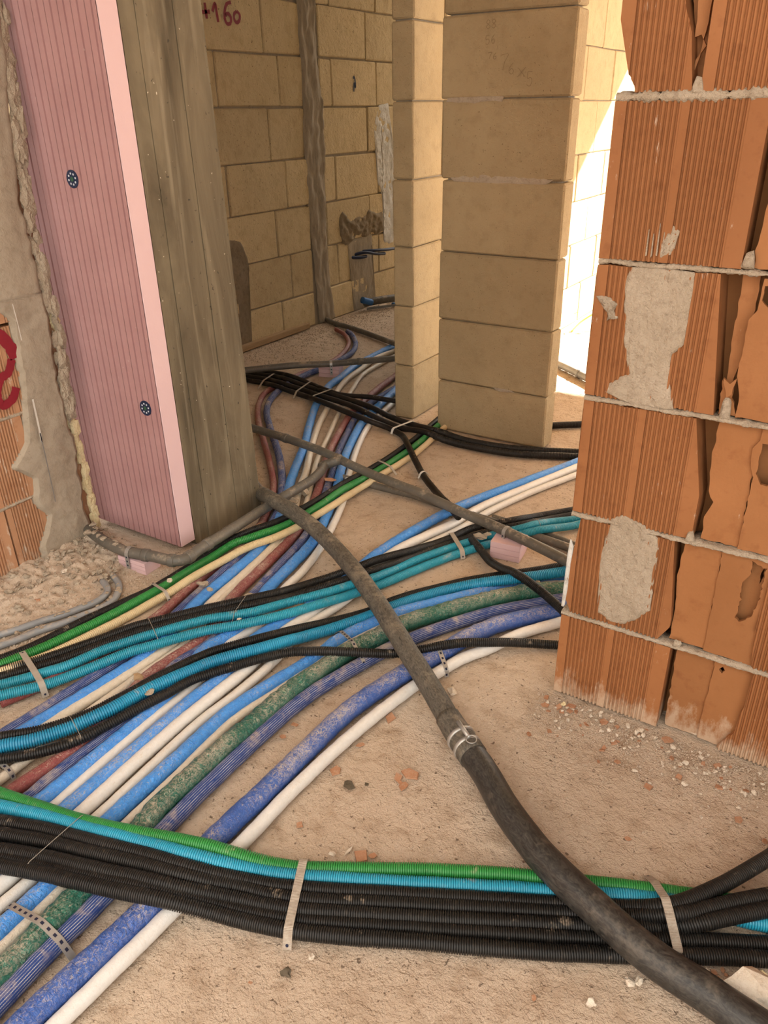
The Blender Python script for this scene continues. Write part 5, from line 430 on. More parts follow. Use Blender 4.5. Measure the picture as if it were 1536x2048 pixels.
'S8':(0.0011,'tiewhite',0.012,[(-1780.6,2833.1,4.0),(-1780.1,2835.3,10.0),(-1779.5,2837.4,16.0),(-1778.9,2839.8,21.9),(-1777.8,2844.1,26.5),(-1776.3,2849.8,28.9),(-1774.6,2856.0,29.3),(-1773.0,2862.2,29.5),(-1771.4,2868.4,29.6),(-1769.8,2874.6,29.8),(-1768.2,2880.8,30.0),(-1766.5,2887.0,30.1),(-1764.9,2893.2,30.3),(-1763.3,2899.4,30.4),(-1761.7,2905.6,30.5),(-1760.0,2911.8,30.6),(-1758.4,2918.1,30.7),(-1756.8,2924.3,30.8),(-1755.2,2930.5,30.9),(-1753.5,2936.7,31.1),(-1751.9,2942.9,31.2),(-1750.3,2949.1,31.3),(-1748.7,2955.3,31.4),(-1747.1,2961.5,31.4),(-1745.6,2967.0,29.2),(-1745.5,2967.4,22.8),(-1745.4,2967.7,16.4),(-1745.3,2968.1,10.0)]),
'S9':(0.0011,'tiewhite',0.009,[(-1429.6,2475.3,4.0),(-1428.3,2478.1,10.1),(-1427.0,2480.8,16.3),(-1425.6,2483.7,22.3),(-1423.3,2488.4,26.7),(-1420.5,2494.3,28.7),(-1417.6,2500.4,28.0),(-1415.1,2505.7,24.6),(-1413.1,2509.8,19.5),(-1411.1,2513.9,14.3),(-1409.2,2517.9,9.2),(-1407.3,2522.0,4.0)]),
'S10':(0.0011,'webbing',0.0165,[(-717.1,801.9,2.0),(-715.4,798.5,7.1),(-713.7,795.2,12.2),(-712.1,791.9,17.3),(-710.4,788.5,22.4),(-708.5,784.9,27.3),(-706.1,780.0,30.4),(-703.3,774.5,31.3),(-700.4,768.8,31.3),(-697.6,763.2,31.2),(-694.7,757.5,31.2),(-691.8,751.9,31.2),(-689.0,746.2,31.2),(-686.1,740.6,31.1),(-683.3,734.9,31.1),(-680.4,729.3,31.1),(-677.6,723.6,31.0),(-674.7,717.9,31.0),(-671.9,712.3,31.0),(-669.0,706.6,31.0),(-666.1,701.0,30.9),(-663.3,695.3,30.9),(-660.4,689.7,30.9),(-657.6,684.0,30.8),(-654.7,678.4,30.8),(-651.9,672.7,30.8),(-649.0,667.1,30.7),(-646.1,661.4,30.7),(-643.3,655.8,30.2),(-640.7,650.7,27.5),(-638.8,646.9,22.8),(-637.2,643.7,17.6),(-635.6,640.5,12.4),(-634.0,637.3,7.2),(-632.3,634.1,2.0)]),
'S11':(0.0011,'webbing',0.0165,[(-131.7,1119.9,2.0),(-129.1,1115.9,6.0),(-126.6,1111.8,10.0),(-124.0,1107.7,14.0),(-121.5,1103.6,18.0),(-118.9,1099.5,21.9),(-116.4,1095.5,25.9),(-113.6,1091.1,29.4),(-110.7,1086.3,32.2),(-107.7,1081.6,34.9),(-104.7,1076.8,37.7),(-101.8,1072.1,40.4),(-98.8,1067.3,43.2),(-95.8,1062.5,45.9),(-92.9,1057.8,48.7),(-89.9,1053.0,51.5),(-86.9,1048.2,54.1),(-83.6,1043.0,55.0),(-80.4,1037.8,53.9),(-77.2,1032.6,52.6),(-73.9,1027.5,51.2),(-70.8,1022.4,49.3),(-67.6,1017.4,47.3),(-64.5,1012.4,45.3),(-61.4,1007.4,43.3),(-58.2,1002.3,41.3),(-55.1,997.3,39.3),(-52.0,992.3,37.3),(-48.8,987.3,35.3),(-45.7,982.3,33.3),(-42.6,977.2,31.3),(-41.1,974.9,27.0),(-40.9,974.6,20.7),(-40.8,974.3,14.5),(-40.6,974.1,8.2),(-40.4,973.8,2.0)]),
'S12':(0.0011,'perf',0.014,[(-1117.9,416.0,8.0),(-1116.3,416.1,14.0),(-1114.7,416.1,20.0),(-1112.8,416.2,25.9),(-1109.5,416.3,31.2),(-1104.6,416.4,35.1),(-1098.9,416.6,37.3),(-1092.8,416.8,38.4),(-1086.6,417.0,39.6),(-1080.5,417.2,40.8),(-1074.4,417.3,42.0),(-1068.3,417.5,43.2),(-1062.2,417.7,44.4),(-1056.1,417.9,45.6),(-1050.0,418.1,46.7),(-1043.9,418.2,47.9),(-1037.8,418.4,49.1),(-1031.7,418.6,50.3),(-1025.6,418.8,51.5),(-1019.4,419.0,52.5),(-1013.2,419.2,52.4),(-1007.2,419.3,51.0),(-1001.5,419.5,48.5),(-995.8,419.7,46.1),(-990.0,419.8,43.7),(-984.3,420.0,41.2),(-978.6,420.2,38.8),(-972.9,420.4,36.3),(-968.0,420.5,32.6),(-964.1,420.6,27.7),(-960.3,420.7,22.8),(-956.5,420.8,17.8),(-952.7,421.0,12.9),(-948.9,421.1,7.9),(-945.1,421.2,3.0)]),
'S13':(0.0011,'perf',0.012,[(-834.5,1523.7,3.0),(-831.7,1521.1,8.2),(-828.9,1518.6,13.4),(-826.1,1516.1,18.5),(-823.4,1513.5,23.7),(-820.6,1511.0,28.9),(-817.8,1508.5,34.1),(-815.0,1505.9,39.2),(-811.6,1502.8,43.7),(-807.5,1499.1,46.9),(-803.0,1495.0,49.0),(-798.3,1490.8,49.7),(-793.6,1486.5,49.1),(-789.1,1482.3,47.3),(-784.6,1478.3,45.3),(-780.1,1474.2,43.2),(-775.6,1470.1,41.2),(-771.1,1466.0,39.1),(-766.6,1461.9,37.1),(-762.1,1457.8,35.0),(-757.6,1453.8,33.0),(-753.2,1449.7,30.9),(-749.3,1446.1,27.3),(-746.5,1443.6,22.2),(-746.2,1443.4,15.8),(-746.0,1443.1,9.4),(-745.7,1442.9,3.0)]),
'S14':(0.0011,'perf',0.01,[(-1105.2,1447.3,6.0),(-1101.1,1444.9,10.0),(-1096.9,1442.4,14.1),(-1092.8,1439.9,18.1),(-1088.7,1437.4,22.2),(-1084.6,1434.9,26.2),(-1080.5,1432.5,30.3),(-1076.3,1429.9,34.2),(-1071.4,1427.0,36.8),(-1066.2,1423.9,38.2),(-1060.9,1420.7,39.5),(-1055.6,1417.5,40.8),(-1050.4,1414.4,42.2),(-1045.1,1411.2,43.5),(-1039.9,1408.0,44.8),(-1034.6,1404.9,46.2),(-1029.3,1401.7,47.5),(-1024.1,1398.5,48.8),(-1018.8,1395.4,50.1),(-1013.6,1392.2,51.5),(-1008.3,1389.0,52.6),(-1002.9,1385.8,52.5),(-997.6,1382.6,51.1),(-992.4,1379.5,49.6),(-987.2,1376.3,48.1),(-982.0,1373.2,46.6),(-976.7,1370.0,45.1),(-971.5,1366.9,43.6),(-966.3,1363.7,42.1),(-961.1,1360.6,40.6),(-955.8,1357.4,39.1),(-950.6,1354.3,37.5),(-946.3,1351.7,34.4),(-946.0,1351.5,28.1),(-945.8,1351.4,21.8),(-945.5,1351.2,15.5),(-945.3,1351.1,9.3),(-945.0,1350.9,3.0)]),
'S15':(0.0011,'perf',0.012,[(-1472.9,626.8,20.0),(-1472.5,626.8,26.6),(-1469.0,626.7,29.6),(-1462.4,626.5,28.8),(-1455.8,626.3,28.1),(-1449.2,626.1,27.4),(-1442.6,625.9,26.6),(-1435.9,625.7,25.9),(-1429.3,625.5,25.2),(-1422.7,625.3,24.3),(-1416.9,625.1,21.3),(-1413.3,625.0,15.8),(-1411.5,624.9,9.4),(-1409.7,624.9,3.0)]),
'W1':(0.0008,'wire',0,[(-1136.0,611.1,50.0),(-1136.0,610.7,56.3),(-1136.0,610.3,62.6),(-1135.9,607.6,66.7),(-1135.8,601.3,66.9),(-1135.6,595.0,67.0),(-1135.5,588.7,67.0),(-1135.3,582.5,66.9),(-1135.2,576.2,66.8),(-1135.0,569.9,66.7),(-1134.9,563.6,66.6),(-1134.7,557.3,66.5),(-1134.6,551.0,66.4),(-1134.4,544.7,66.3),(-1134.3,538.4,66.2),(-1134.1,532.2,66.1),(-1134.0,525.9,66.0),(-1133.8,519.6,65.8),(-1133.7,513.3,65.7),(-1133.5,507.0,65.5),(-1133.4,500.7,65.3),(-1133.2,494.4,65.0),(-1133.1,488.2,64.7),(-1132.9,481.9,64.5),(-1132.9,478.4,61.4),(-1132.9,478.2,55.1),(-1132.9,478.0,48.9),(-1132.9,477.8,42.6),(-1132.8,477.6,36.3),(-1132.8,477.4,30.0)]),
'W2':(0.0009,'wire',0,[(-1601.1,1195.0,30.0),(-1596.5,1192.4,33.4),(-1592.0,1189.8,36.8),(-1587.4,1187.2,40.2),(-1582.8,1184.6,43.6),(-1578.2,1181.9,47.0),(-1573.6,1179.3,50.5),(-1569.0,1176.7,53.9),(-1564.3,1174.0,57.0),(-1558.9,1171.0,58.2),(-1553.5,1167.9,58.6),(-1548.0,1164.8,59.1),(-1542.6,1161.7,59.5),(-1537.1,1158.6,59.9),(-1531.7,1155.5,60.4),(-1526.2,1152.4,60.8),(-1520.8,1149.2,61.2),(-1515.3,1146.1,61.6),(-1509.9,1143.0,62.1),(-1504.4,1139.9,62.5),(-1499.0,1136.8,62.6),(-1493.5,1133.7,62.5),(-1488.0,1130.6,62.4),(-1482.6,1127.5,62.3),(-1477.1,1124.4,62.2),(-1471.6,1121.3,62.2),(-1466.2,1118.1,62.1),(-1461.2,1115.3,61.4),(-1461.0,1115.2,55.1),(-1460.7,1115.0,48.9),(-1460.5,1114.9,42.6),(-1460.3,1114.8,36.3),(-1460.0,1114.6,30.0)]),
'W3':(0.0008,'wire',0,[(-1413.3,1448.3,30.0),(-1411.6,1443.5,33.5),(-1409.8,1438.7,37.1),(-1408.1,1433.8,40.6),(-1406.4,1429.0,44.2),(-1404.6,1424.2,47.7),(-1402.9,1419.4,51.3),(-1401.1,1414.6,54.8),(-1399.4,1409.6,58.2),(-1397.3,1404.1,60.1),(-1395.2,1398.2,60.5),(-1393.1,1392.4,60.6),(-1391.0,1386.5,60.7),(-1388.9,1380.6,60.8),(-1386.8,1374.8,60.9),(-1384.7,1368.9,61.0),(-1382.5,1363.1,61.1),(-1380.4,1357.2,61.2),(-1378.3,1351.3,61.3),(-1376.2,1345.5,61.4),(-1374.1,1339.6,61.5),(-1372.0,1333.7,61.7),(-1369.8,1327.9,61.8),(-1367.7,1322.0,61.5),(-1365.8,1316.6,59.3),(-1364.1,1312.1,55.4),(-1362.6,1307.7,51.1),(-1361.0,1303.4,46.9),(-1359.5,1299.1,42.7),(-1357.9,1294.8,38.5),(-1356.4,1290.5,34.2),(-1354.8,1286.2,30.0)]),
'W4':(0.0008,'wire',0,[(-1432.4,800.0,30.0),(-1432.0,799.8,36.3),(-1431.7,799.7,42.6),(-1428.7,798.5,47.2),(-1423.2,796.3,49.2),(-1417.5,794.0,50.9),(-1411.9,791.7,52.7),(-1406.3,789.5,54.4),(-1400.7,787.2,56.1),(-1394.8,784.8,56.7),(-1389.0,782.5,56.8),(-1383.1,780.1,56.9),(-1377.3,777.8,57.0),(-1371.4,775.4,57.1),(-1365.6,773.1,57.2),(-1359.7,770.7,57.3),(-1353.9,768.3,57.4),(-1348.0,766.0,57.5),(-1342.2,763.6,57.4),(-1336.8,761.5,55.2),(-1336.5,761.3,48.9),(-1336.3,761.2,42.6),(-1336.1,761.2,36.3),(-1335.9,761.1,30.0)]),
'W5':(0.0009,'wire',0,[(-878.1,2328.8,30.0),(-877.7,2328.5,36.7),(-872.6,2324.9,38.9),(-867.2,2321.3,40.7),(-861.9,2317.6,42.5),(-856.6,2313.9,44.3),(-851.2,2310.2,45.8),(-845.8,2306.4,44.9),(-841.3,2303.3,41.1),(-838.5,2301.3,35.4),(-836.7,2300.1,29.0),(-834.8,2298.8,22.7),(-833.0,2297.6,16.3),(-831.2,2296.3,10.0)]),
}

# ------------------------------------------------------------------ setting: floor
def floor_h(x, y):
    h = .0035 * noise.noise((x * 2.1, y * 2.1, 0)) + .0022 * noise.noise((x * 9, y * 9, 3)) + .0014 * noise.noise((x * 31, y * 31, 7)) + .0011 * noise.noise((x * 75, y * 75, 2))
    return h - .004
def axis(a, lo, hi, b, fine, coarse):
    return np.r_[np.arange(a, lo, coarse), np.arange(lo, hi, fine), np.arange(hi, b + coarse, coarse)]
gx = axis(-3.6, -3.4, .4, 3.6, .010, .35); gy = axis(-4.2, .1, 4.9, 11.0, .010, .35)
V = np.array([(x, y, floor_h(x, y)) for x in gx for y in gy]); ny = len(gy)
ii, jj = np.meshgrid(np.arange(len(gx) - 1), np.arange(ny - 1), indexing='ij'); a = (ii * ny + jj).ravel()
floor = link('floor', mesh_np('floor', V, np.stack([a, a + ny, a + ny + 1, a + 1], 1)), 'floor'); tag(floor, kind='structure')
for a_ in ((-1.9, 3.2, -.25, 7.42), (-3.6, -1.9, -.25, 5.7)): tag(box('ceiling', *a_, 2.75, 2.95, 'outer'), kind='structure')  # unseen slab, its edges drawn back to let sky light in

# ------------------------------------------------------------------ setting: limestone walls and piers
def stone_run(parent, axis_, face, thick, a0, a1, courses, length, offs, mat, gap=.006, bevel=.006, jit=.0018, clip=None):
    """courses of stone blocks; axis_ 'y': wall face at x=face looking +X; 'x': face at y=face looking -Y"""
    for k in range(len(courses) - 1):
        z0, z1 = courses[k] + gap / 2, courses[k + 1] - gap / 2
        o = offs[k % len(offs)]; n0 = math.floor((a0 - o) / length); p = o + n0 * length
        while p < a1 - .01:
            b0, b1 = max(a0, p) , min(a1, p + length); p += length
            if b1 - b0 < .03: continue
            segs = [(b0, b1)]
            if clip:
                c0, c1 = clip; segs = [s for s in ((b0, min(b1, c0)), (max(b0, c1), b1)) if s[1] - s[0] > .02]
            for s0, s1 in segs:
                d = random.uniform(-.002, .002)
                if axis_ == 'y': box('stone_block', face - thick, face + d, s0 + gap / 2, s1 - gap / 2, z0, z1, mat, parent, bevel, jit)
                else: box('stone_block', s0 + gap / 2, s1 - gap / 2, face + d, face + thick, z0, z1, mat, parent, bevel, jit)
CRS = [0, .228, .505, .785, 1.065, 1.353, 1.625, 1.905, 2.18, 2.46, 2.75]
# far room wall (carries the red +160)
wb = box('wall_back', -3.50, -3.342, 2.0, 7.4, -.02, 2.75, 'mortar_grey'); tag(wb, kind='structure')
stone_run(wb, 'y', -3.33, .08, 2.0, 6.7, CRS, .528, [3.98, 4.10 - .0, 3.98, 4.105], 'limestone_far', .009, .006, .0035, (4.33, 4.50))
B3 = lambda yy, zz, d: (-3.33 + d, yy, zz)
ROUGH = lambda l: rough_poly(l, .03, .007, 77)
lumpy('mortar_chase', ROUGH([(4.30, 2.7), (4.318, 1.63), (4.32, 1.33), (4.305, 1.13), (4.31, .79), (4.33, .54), (4.35, .32), (4.37, .0), (4.56, .0), (4.515, .25), (4.50, .52), (4.505, .78), (4.525, 1.12), (4.53, 1.33), (4.485, 1.63), (4.49, 2.7)]), B3, .011, .014, 'mortar_grey', wb, 1.3, 22, .02, 3, .35, True)
lumpy('mortar_patch', ROUGH([(4.641, .60), (4.66, .69), (4.70, .71), (4.753, .66), (4.80, .63), (4.87, .66), (4.946, .65), (5.03, .69), (5.12, .65), (5.208, .66), (5.216, .52), (5.14, .50), (5.048, .525), (4.95, .50), (4.856, .53), (4.75, .47), (4.68, .50)]), B3, .012, .012, 'mortar_damp', wb, 1., 30, .02, 11)
lumpy('mortar_patch', [(4.74, .50), (5.07, .52), (5.062, .33), (5.10, .0), (4.79, .0), (4.765, .3)], B3, .005, .014, 'mortar_grey', wb, 1., 20, .02, 12)
lumpy('mortar_patch', ROUGH([(5.145, 1.31), (5.20, 1.36), (5.318, 1.37), (5.40, .98), (5.36, .40), (5.225, .43), (5.21, .76), (5.15, .88), (5.11, 1.2)]), B3, .006, .014, 'whitewash', wb, 1., 18, .02, 13)
lumpy('mortar_patch', ROUGH([(3.40, .66), (3.535, .67), (3.64, .645), (3.684, .56), (3.70, .48), (3.66, .39), (3.675, .29), (3.655, .113), (3.66, .02), (3.40, .02)]), B3, .006, .014, 'mortar_damp', wb, .8, 18, .02, 14)
box('batten', -3.335, -3.30, 3.45, 4.22, .004, .042, 'wood', wb, .003, .001)
# corridor wall, its near end is the pale narrow pier
wc = box('wall_corridor', -1.884, -1.808, 3.066, 9.0, -.02, 2.74, 'mortar_grey'); tag(wc, kind='structure')
C1 = [0, .262, .535, .795, 1.066, 1.36, 1.640, 1.915, 2.19, 2.465, 2.75]
for k in range(10):
    z0, z1 = C1[k] + .002, C1[k + 1] - .002; p = 3.05; n = 0
    while p < 9.0:
        L = (.50 if (n or k % 2) else .26); q = min(p + L, 9.0)
        box('stone_block', -1.895, -1.795 + random.uniform(-.003, .003), p + (.002 if n else random.uniform(-.004, .004)), q - .005, z0, z1, 'limestone', wc, .006, .002); p = q; n += 1
box('sun_block', -1.884, -1.806, 7.43, 9.0, 2.74, 4.6, 'limestone', wc); box('sun_block', -1.884, -1.806, 5.5, 7.43, 2.96, 4.6, 'limestone', wc)  # unseen boxes added to keep the sun out of the far room
# pier between the two openings
pier = empty('stone_pier', (-1.375, 3.06, 0)); tag(pier, 'broad limestone block pier with pencil sums on its shaded face', 'pier')
PZ = [0, .237, .514, .797, 1.078, 1.362, 1.636, 1.915, 2.19, 2.465, 2.75]
def pier_box(*a): o = box(*a[:7], a[7], pier, *a[8:]); o.location = (1.375, -3.06, 0); return o
pier_box('mortar_core', -1.615, -1.135, 3.026, 3.092, .0, 2.74, 'mortar_grey')
for k in range(10):
    dx = random.uniform(-.006, .006)
    pier_box('stone_block', -1.637 + dx, -1.114 + random.uniform(-.003, .003), 3.008 + random.uniform(-.002, .002), 3.106, PZ[k] + .002, PZ[k + 1] - .003, 'limestone', .007, .0022)
PF = lambda x, z, d: (x + 1.375, 3.009 - d - 3.06, z)
for k, poly in enumerate(([(-1.62, 1.372), (-1.50, 1.378), (-1.43, 1.40), (-1.38, 1.37), (-1.385, 1.352), (-1.5, 1.348), (-1.62, 1.352)], [(-1.60, 1.085), (-1.50, 1.10), (-1.30, 1.095), (-1.16, 1.085), (-1.2, 1.065), (-1.36, 1.06), (-1.42, 1.02), (-1.46, 1.055), (-1.58, 1.068)], [(-1.38, .252), (-1.345, .29), (-1.31, .262), (-1.26, .235), (-1.33, .228)])):
    lumpy('mortar_smear', rough_poly(poly, .02, .003, k), PF, .0022, .008, 'mortar', pier, .8, 40, .015, 20 + k)
# unseen walls closing the house; yard and east ones added to block light
for nm, a in (('wall_inner', (-3.34, -2.30, 1.86, 1.96, 0, 2.75)), ('wall_shade_yard', (-3.6, 3.6, -4.3, -4.15, 0, 5.2)), ('wall_shade_east', (2.5, 2.62, 1.68, 3.5, 0, 2.75))):
    tag(box(nm, *a, 'shade_wall_grey' if nm == 'wall_shade_yard' else 'limestone'), kind='structure')
wl_out = box('wall_side', 2.5, 2.62, -.6, 1.68, 0, 2.75, 'limestone'); tag(wl_out, kind='structure')

# ------------------------------------------------------------------ setting: clay brick wall on the right
YB = 1.537
def rib_profile(x0, x1, bands, pitch=.0094, g=.0052):
    """scan positions and groove depth across a combed brick face; bands = plain strips, ribs fill the rest evenly"""
    cuts = sorted(set([x0, x1] + [min(max(e, x0), x1) for b in bands for e in b])); xs = [(x0, 0.)]
    for a, b in zip(cuts[:-1], cuts[1:]):
        if b - a < 1e-5: continue
        if any(q[0] - 1e-6 <= a and b <= q[1] + 1e-6 for q in bands): xs.append((b, 0.)); continue
        n = max(1, round((b - a) / pitch)); p = (b - a) / n
        for i in range(n):
            x = a + i * p
            xs += [(x + p * .06, g), (x + p * .30, g), (x + p * .42, g * .30), (x + p * .54, .0), (x + p * .78, .0), (x + p * .93, g * .30)]
        xs.append((b, g * .3))
    return xs
def combed(name, poly, thick, bands, mat, parent, to3):
    x0, x1 = min(p[0] for p in poly), max(p[0] for p in poly); v = []; f = []; k = 0
    for x, g in rib_profile(x0, x1, bands):
        iv = poly_interval(poly, min(max(x, x0 + 1e-4), x1 - 1e-4))
        if not iv: continue
        lo, hi = iv; v += [to3(x, lo, g), to3(x, hi, g), to3(x, hi, thick), to3(x, lo, thick)]
        if k:
            a = (k - 1) * 4
            f += [(a, a + 4, a + 5, a + 1), (a + 1, a + 5, a + 6, a + 2), (a + 2, a + 6, a + 7, a + 3), (a + 3, a + 7, a + 4, a)]
        k += 1
    f += [(0, 1, 2, 3), tuple((k - 1) * 4 + j for j in (3, 2, 1, 0))]
    return link(name, mesh_py(name, v, f), mat, parent)
wr = box('wall_right', -.470, 2.5, YB + .075, YB + .12, 0, 2.75, 'clay_dark'); tag(wr, kind='structure')
RB = lambda x, z, d: (x, YB + d, z)
JZ = [0, .245, .513, .788, 1.063, 1.343, 1.620, 1.90, 2.18, 2.46, 2.75]
def bands_for(x0): return [(x0, x0 + .021), (x0 + .117, x0 + .130), (x0 + .226, x0 + .258)]
J = .006
def full(x0, x1, k, mat='brick'):
    combed('brick', [(x0, JZ[k] + J), (x1, JZ[k] + J), (x1, JZ[k + 1] - J), (x0, JZ[k + 1] - J)], .085, bands_for(x0), mat, wr, RB)
R = lambda l, st=.009, am=.0016, sd=0: rough_poly(l, st, am, sd)
# course 1
full(-.487, -.229, 0)
combed('brick', R([(-.056, .246), (-.050, .207), (-.049, .174), (-.062, .122), (-.062, .07), (-.079, .037), (-.091, .004), (.20, .004), (.20, .239)]), .012, [], 'brick', wr, RB)
plate('broken_web', R([(-.219, .237), (-.216, .12), (-.213, .004), (-.134, .004), (-.136, .24)], .012, .0018, 1), [], lambda x, z, d: (x, YB + .022 + d, z), .009, 'brick_inner', wr)
plate('broken_web', R([(-.134, .238), (-.138, .004), (.02, .004), (.02, .24)], .012, .0015, 2), [R([(-.124, .212), (-.117, .222), (-.111, .213), (-.117, .202)], .004, .001)], lambda x, z, d: (x, YB + .016 + d, z), .009, 'brick_inner', wr)
# course 2
combed('brick', R([(-.483, .252), (-.487, .30), (-.481, .36), (-.487, .43), (-.484, .507), (-.243, .507), (-.250, .454), (-.246, .406), (-.243, .353), (-.240, .314), (-.241, .252)], .02, .0012), .06, bands_for(-.487), 'brick', wr, RB)
plate('broken_web', R([(-.240, .506), (-.246, .42), (-.238, .35), (-.237, .256), (-.163, .254), (-.164, .39), (-.166, .507)], .012, .0015, 3), [], lambda x, z, d: (x, YB + .014 + d, z), .009, 'brick_inner', wr)
plate('broken_web', R([(-.165, .507), (-.163, .254), (-.06, .252), (.02, .252), (.02, .507)], .012, .0015, 4), [R([(-.108, .500), (-.104, .478), (-.117, .438), (-.112, .405), (-.114, .360), (-.104, .35), (-.088, .37), (-.078, .40), (-.078, .49)], .006, .002, 5)], lambda x, z, d: (x, YB + .009 + d, z), .008, 'brick_inner', wr)
plate('broken_web', R([(-.13, .505), (.0, .505), (.0, .255), (-.13, .255)], .02, .001, 6), [R([(-.088, .465), (-.083, .48), (-.082, .455), (-.086, .44)], .004, .001)], lambda x, z, d: (x, YB + .034 + d, z), .008, 'brick_inner', wr)
combed('brick', R([(-.066, .506), (-.066, .465), (-.073, .375), (-.069, .319), (-.062, .252), (.20, .252), (.20, .506)], .012, .0015, 7), .012, [], 'brick', wr, RB)
# course 3
combed('brick', R([(-.487, .520), (-.487, .782), (-.230, .782), (-.229, .702), (-.239, .661), (-.227, .617), (-.229, .520)], .02, .001, 8), .085, bands_for(-.487), 'brick', wr, RB)
plate('broken_web', R([(-.219, .781), (-.222, .70), (-.215, .63), (-.203, .607), (-.214, .57), (-.212, .521), (-.139, .521), (-.142, .66), (-.140, .781)], .012, .0018, 9), [], lambda x, z, d: (x, YB + .016 + d, z), .009, 'brick_inner', wr)
plate('broken_web', R([(-.1405, .781), (-.142, .757), (-.152, .74), (-.148, .70), (-.140, .68), (-.139, .521), (.198, .521), (.198, .781)], .012, .0012, 10), [R([(-.136, .752), (-.105, .755), (-.098, .70), (-.110, .668), (-.124, .668), (-.136, .69)], .008, .0015, 11)], lambda x, z, d: (x, YB + .009 + d, z), .008, 'brick_inner', wr)
plate('broken_web', [(-.20, .78), (.198, .78), (.198, .522), (-.20, .522)], [], lambda x, z, d: (x, YB + .045 + d, z), .008, 'brick_inner', wr)
# course 4
combed('brick', R([(-.489, .795), (-.489, 1.057), (-.238, 1.057), (-.236, .951), (-.234, .884), (-.231, .795)], .02, .001, 12), .085, bands_for(-.489), 'brick', wr, RB)
plate('broken_web', R([(-.229, 1.056), (-.199, 1.056), (-.199, .945), (-.208, .882), (-.216, .845), (-.222, .85), (-.227, .93)], .012, .0015, 13), [], lambda x, z, d: (x, YB + .030 + d, z), .008, 'brick_inner', wr)
plate('broken_web', R([(-.227, .862), (-.219, .850), (-.206, .86), (-.205, .83), (-.192, .796), (-.226, .796)], .008, .0018, 14), [], lambda x, z, d: (x, YB + .012 + d, z), .008, 'brick_inner', wr)
plate('broken_web', R([(-.192, 1.056), (-.193, .997), (-.203, .981), (-.204, .874), (-.194, .84), (-.192, .796), (.198, .796), (.198, 1.056)], .012, .0015, 15), [R([(-.187, 1.042), (-.165, 1.046), (-.160, 1.010), (-.176, 1.006), (-.187, 1.016)], .006, .0012, 16)], lambda x, z, d: (x, YB + .008 + d, z), .008, 'brick_inner', wr)
# loose broken flake hanging in the gap
plate('broken_flake', R([(-.224, .872), (-.213, .862), (-.203, .872), (-.206, .842), (-.214, .835)], .008, .001, 17), [], lambda x, z, d: (x, YB - .002 + d + (x + .21) * .5, z), .007, 'brick_inner', wr)
# course 5
full(-.489, -.231, 4)
plate('broken_web', R([(-.216, 1.336), (-.213, 1.25), (-.208, 1.18), (-.214, 1.10), (-.212, 1.07), (.198, 1.07), (.198, 1.336)], .012, .002, 18), [], lambda x, z, d: (x, YB + .012 + d, z), .009, 'brick_inner', wr)
# course 6
combed('brick', R([(-.494, 1.614), (-.494, 1.398), (-.487, 1.388), (-.472, 1.380), (-.462, 1.366), (-.456, 1.350), (-.359, 1.350), (-.366, 1.418), (-.378, 1.446), (-.392, 1.482), (-.400, 1.55), (-.396, 1.614)], .012, .0006, 19), .085, [(-.50, -.470), (-.374, -.35)], 'brick', wr, RB)
plate('broken_web', R([(-.40, 1.614), (-.39, 1.49), (-.376, 1.44), (-.368, 1.40), (-.362, 1.352), (-.350, 1.352), (-.352, 1.43), (-.352, 1.614)], .012, .001, 20), [], lambda x, z, d: (x, YB + .040 + d, z), .008, 'brick_inner', wr)
plate('broken_flake', R([(-.372, 1.614), (-.374, 1.49), (-.371, 1.428), (-.362, 1.432), (-.352, 1.416), (-.365, 1.396), (-.368, 1.37), (-.360, 1.40), (-.355, 1.45), (-.352, 1.52), (-.356, 1.614)], .012, .0008, 21), [], lambda x, z, d: (x, YB + .018 + d + (x + .37) * .3, z), .007, 'brick_inner', wr)
full(-.346, -.09, 5); full(-.084, .172, 5)
for k in range(6, 10):
    for q in range(4): full(-.49 + .258 * q - (.12 if k % 2 else 0) * (q > 0), -.237 + .258 * q - (.12 if k % 2 else 0), k)
# the rest of the wall, to the right of the frame
for k in range(0, 6):
    for q in range(3): full(.205 + .258 * q, .459 + .258 * q, k)
# mortar joints of the brick wall, squeezed out and uneven
def joint(k, x0, x1, z, w, seed):
    r = random.Random(seed); v = []; f = []; n = int((x1 - x0) / .004); 
    for i in range(n + 1):
        x = x0 + (x1 - x0) * i / n; b = .0012 + .0028 * max(0, noise.noise((x * 70, k * 9.1, 0)) + .45); h = w * (.9 + .6 * noise.noise((x * 55, k * 3.3, 5)) + .5 * noise.noise((x * 210, k * 3.3, 5))); b += .002 * max(0, noise.noise((x * 230, k, 9)))
        zz = z + .003 * noise.noise((x * 14, k, 1))
        v += [RB(x, zz - h, .004), RB(x, zz - h * .55, -b), RB(x, zz + h * .5, -b * r.uniform(.5, 1.1)), RB(x, zz + h, .004), RB(x, zz + h, .05), RB(x, zz - h, .05)]
        if i:
            a = (i - 1) * 6
            for j in range(6): f.append((a + j, a + 6 + j, a + 6 + (j + 1) % 6, a + (j + 1) % 6))
    link('mortar_joint', mesh_py('mortar_joint', v, f, True), 'mortar', wr)
for k in range(1, 7): joint(k, -.488, .45, JZ[k], (.0056 if k != 5 else .0095), k)
for k, (x, z0, z1) in enumerate(((-.353, 1.345, 1.37), (-.222, 1.07, 1.10), (-.213, .79, .835), (-.219, .245, .265), (-.233, .513, .54))):
    lumpy('mortar_joint', rough_poly([(x - .010, z0), (x + .012, z0), (x + .008, z1), (x - .004, z1)], .006, .002, k), lambda x, z, d: (x, YB - d, z), .007, .003, 'mortar', wr, .8, 90, .006, k + 40)
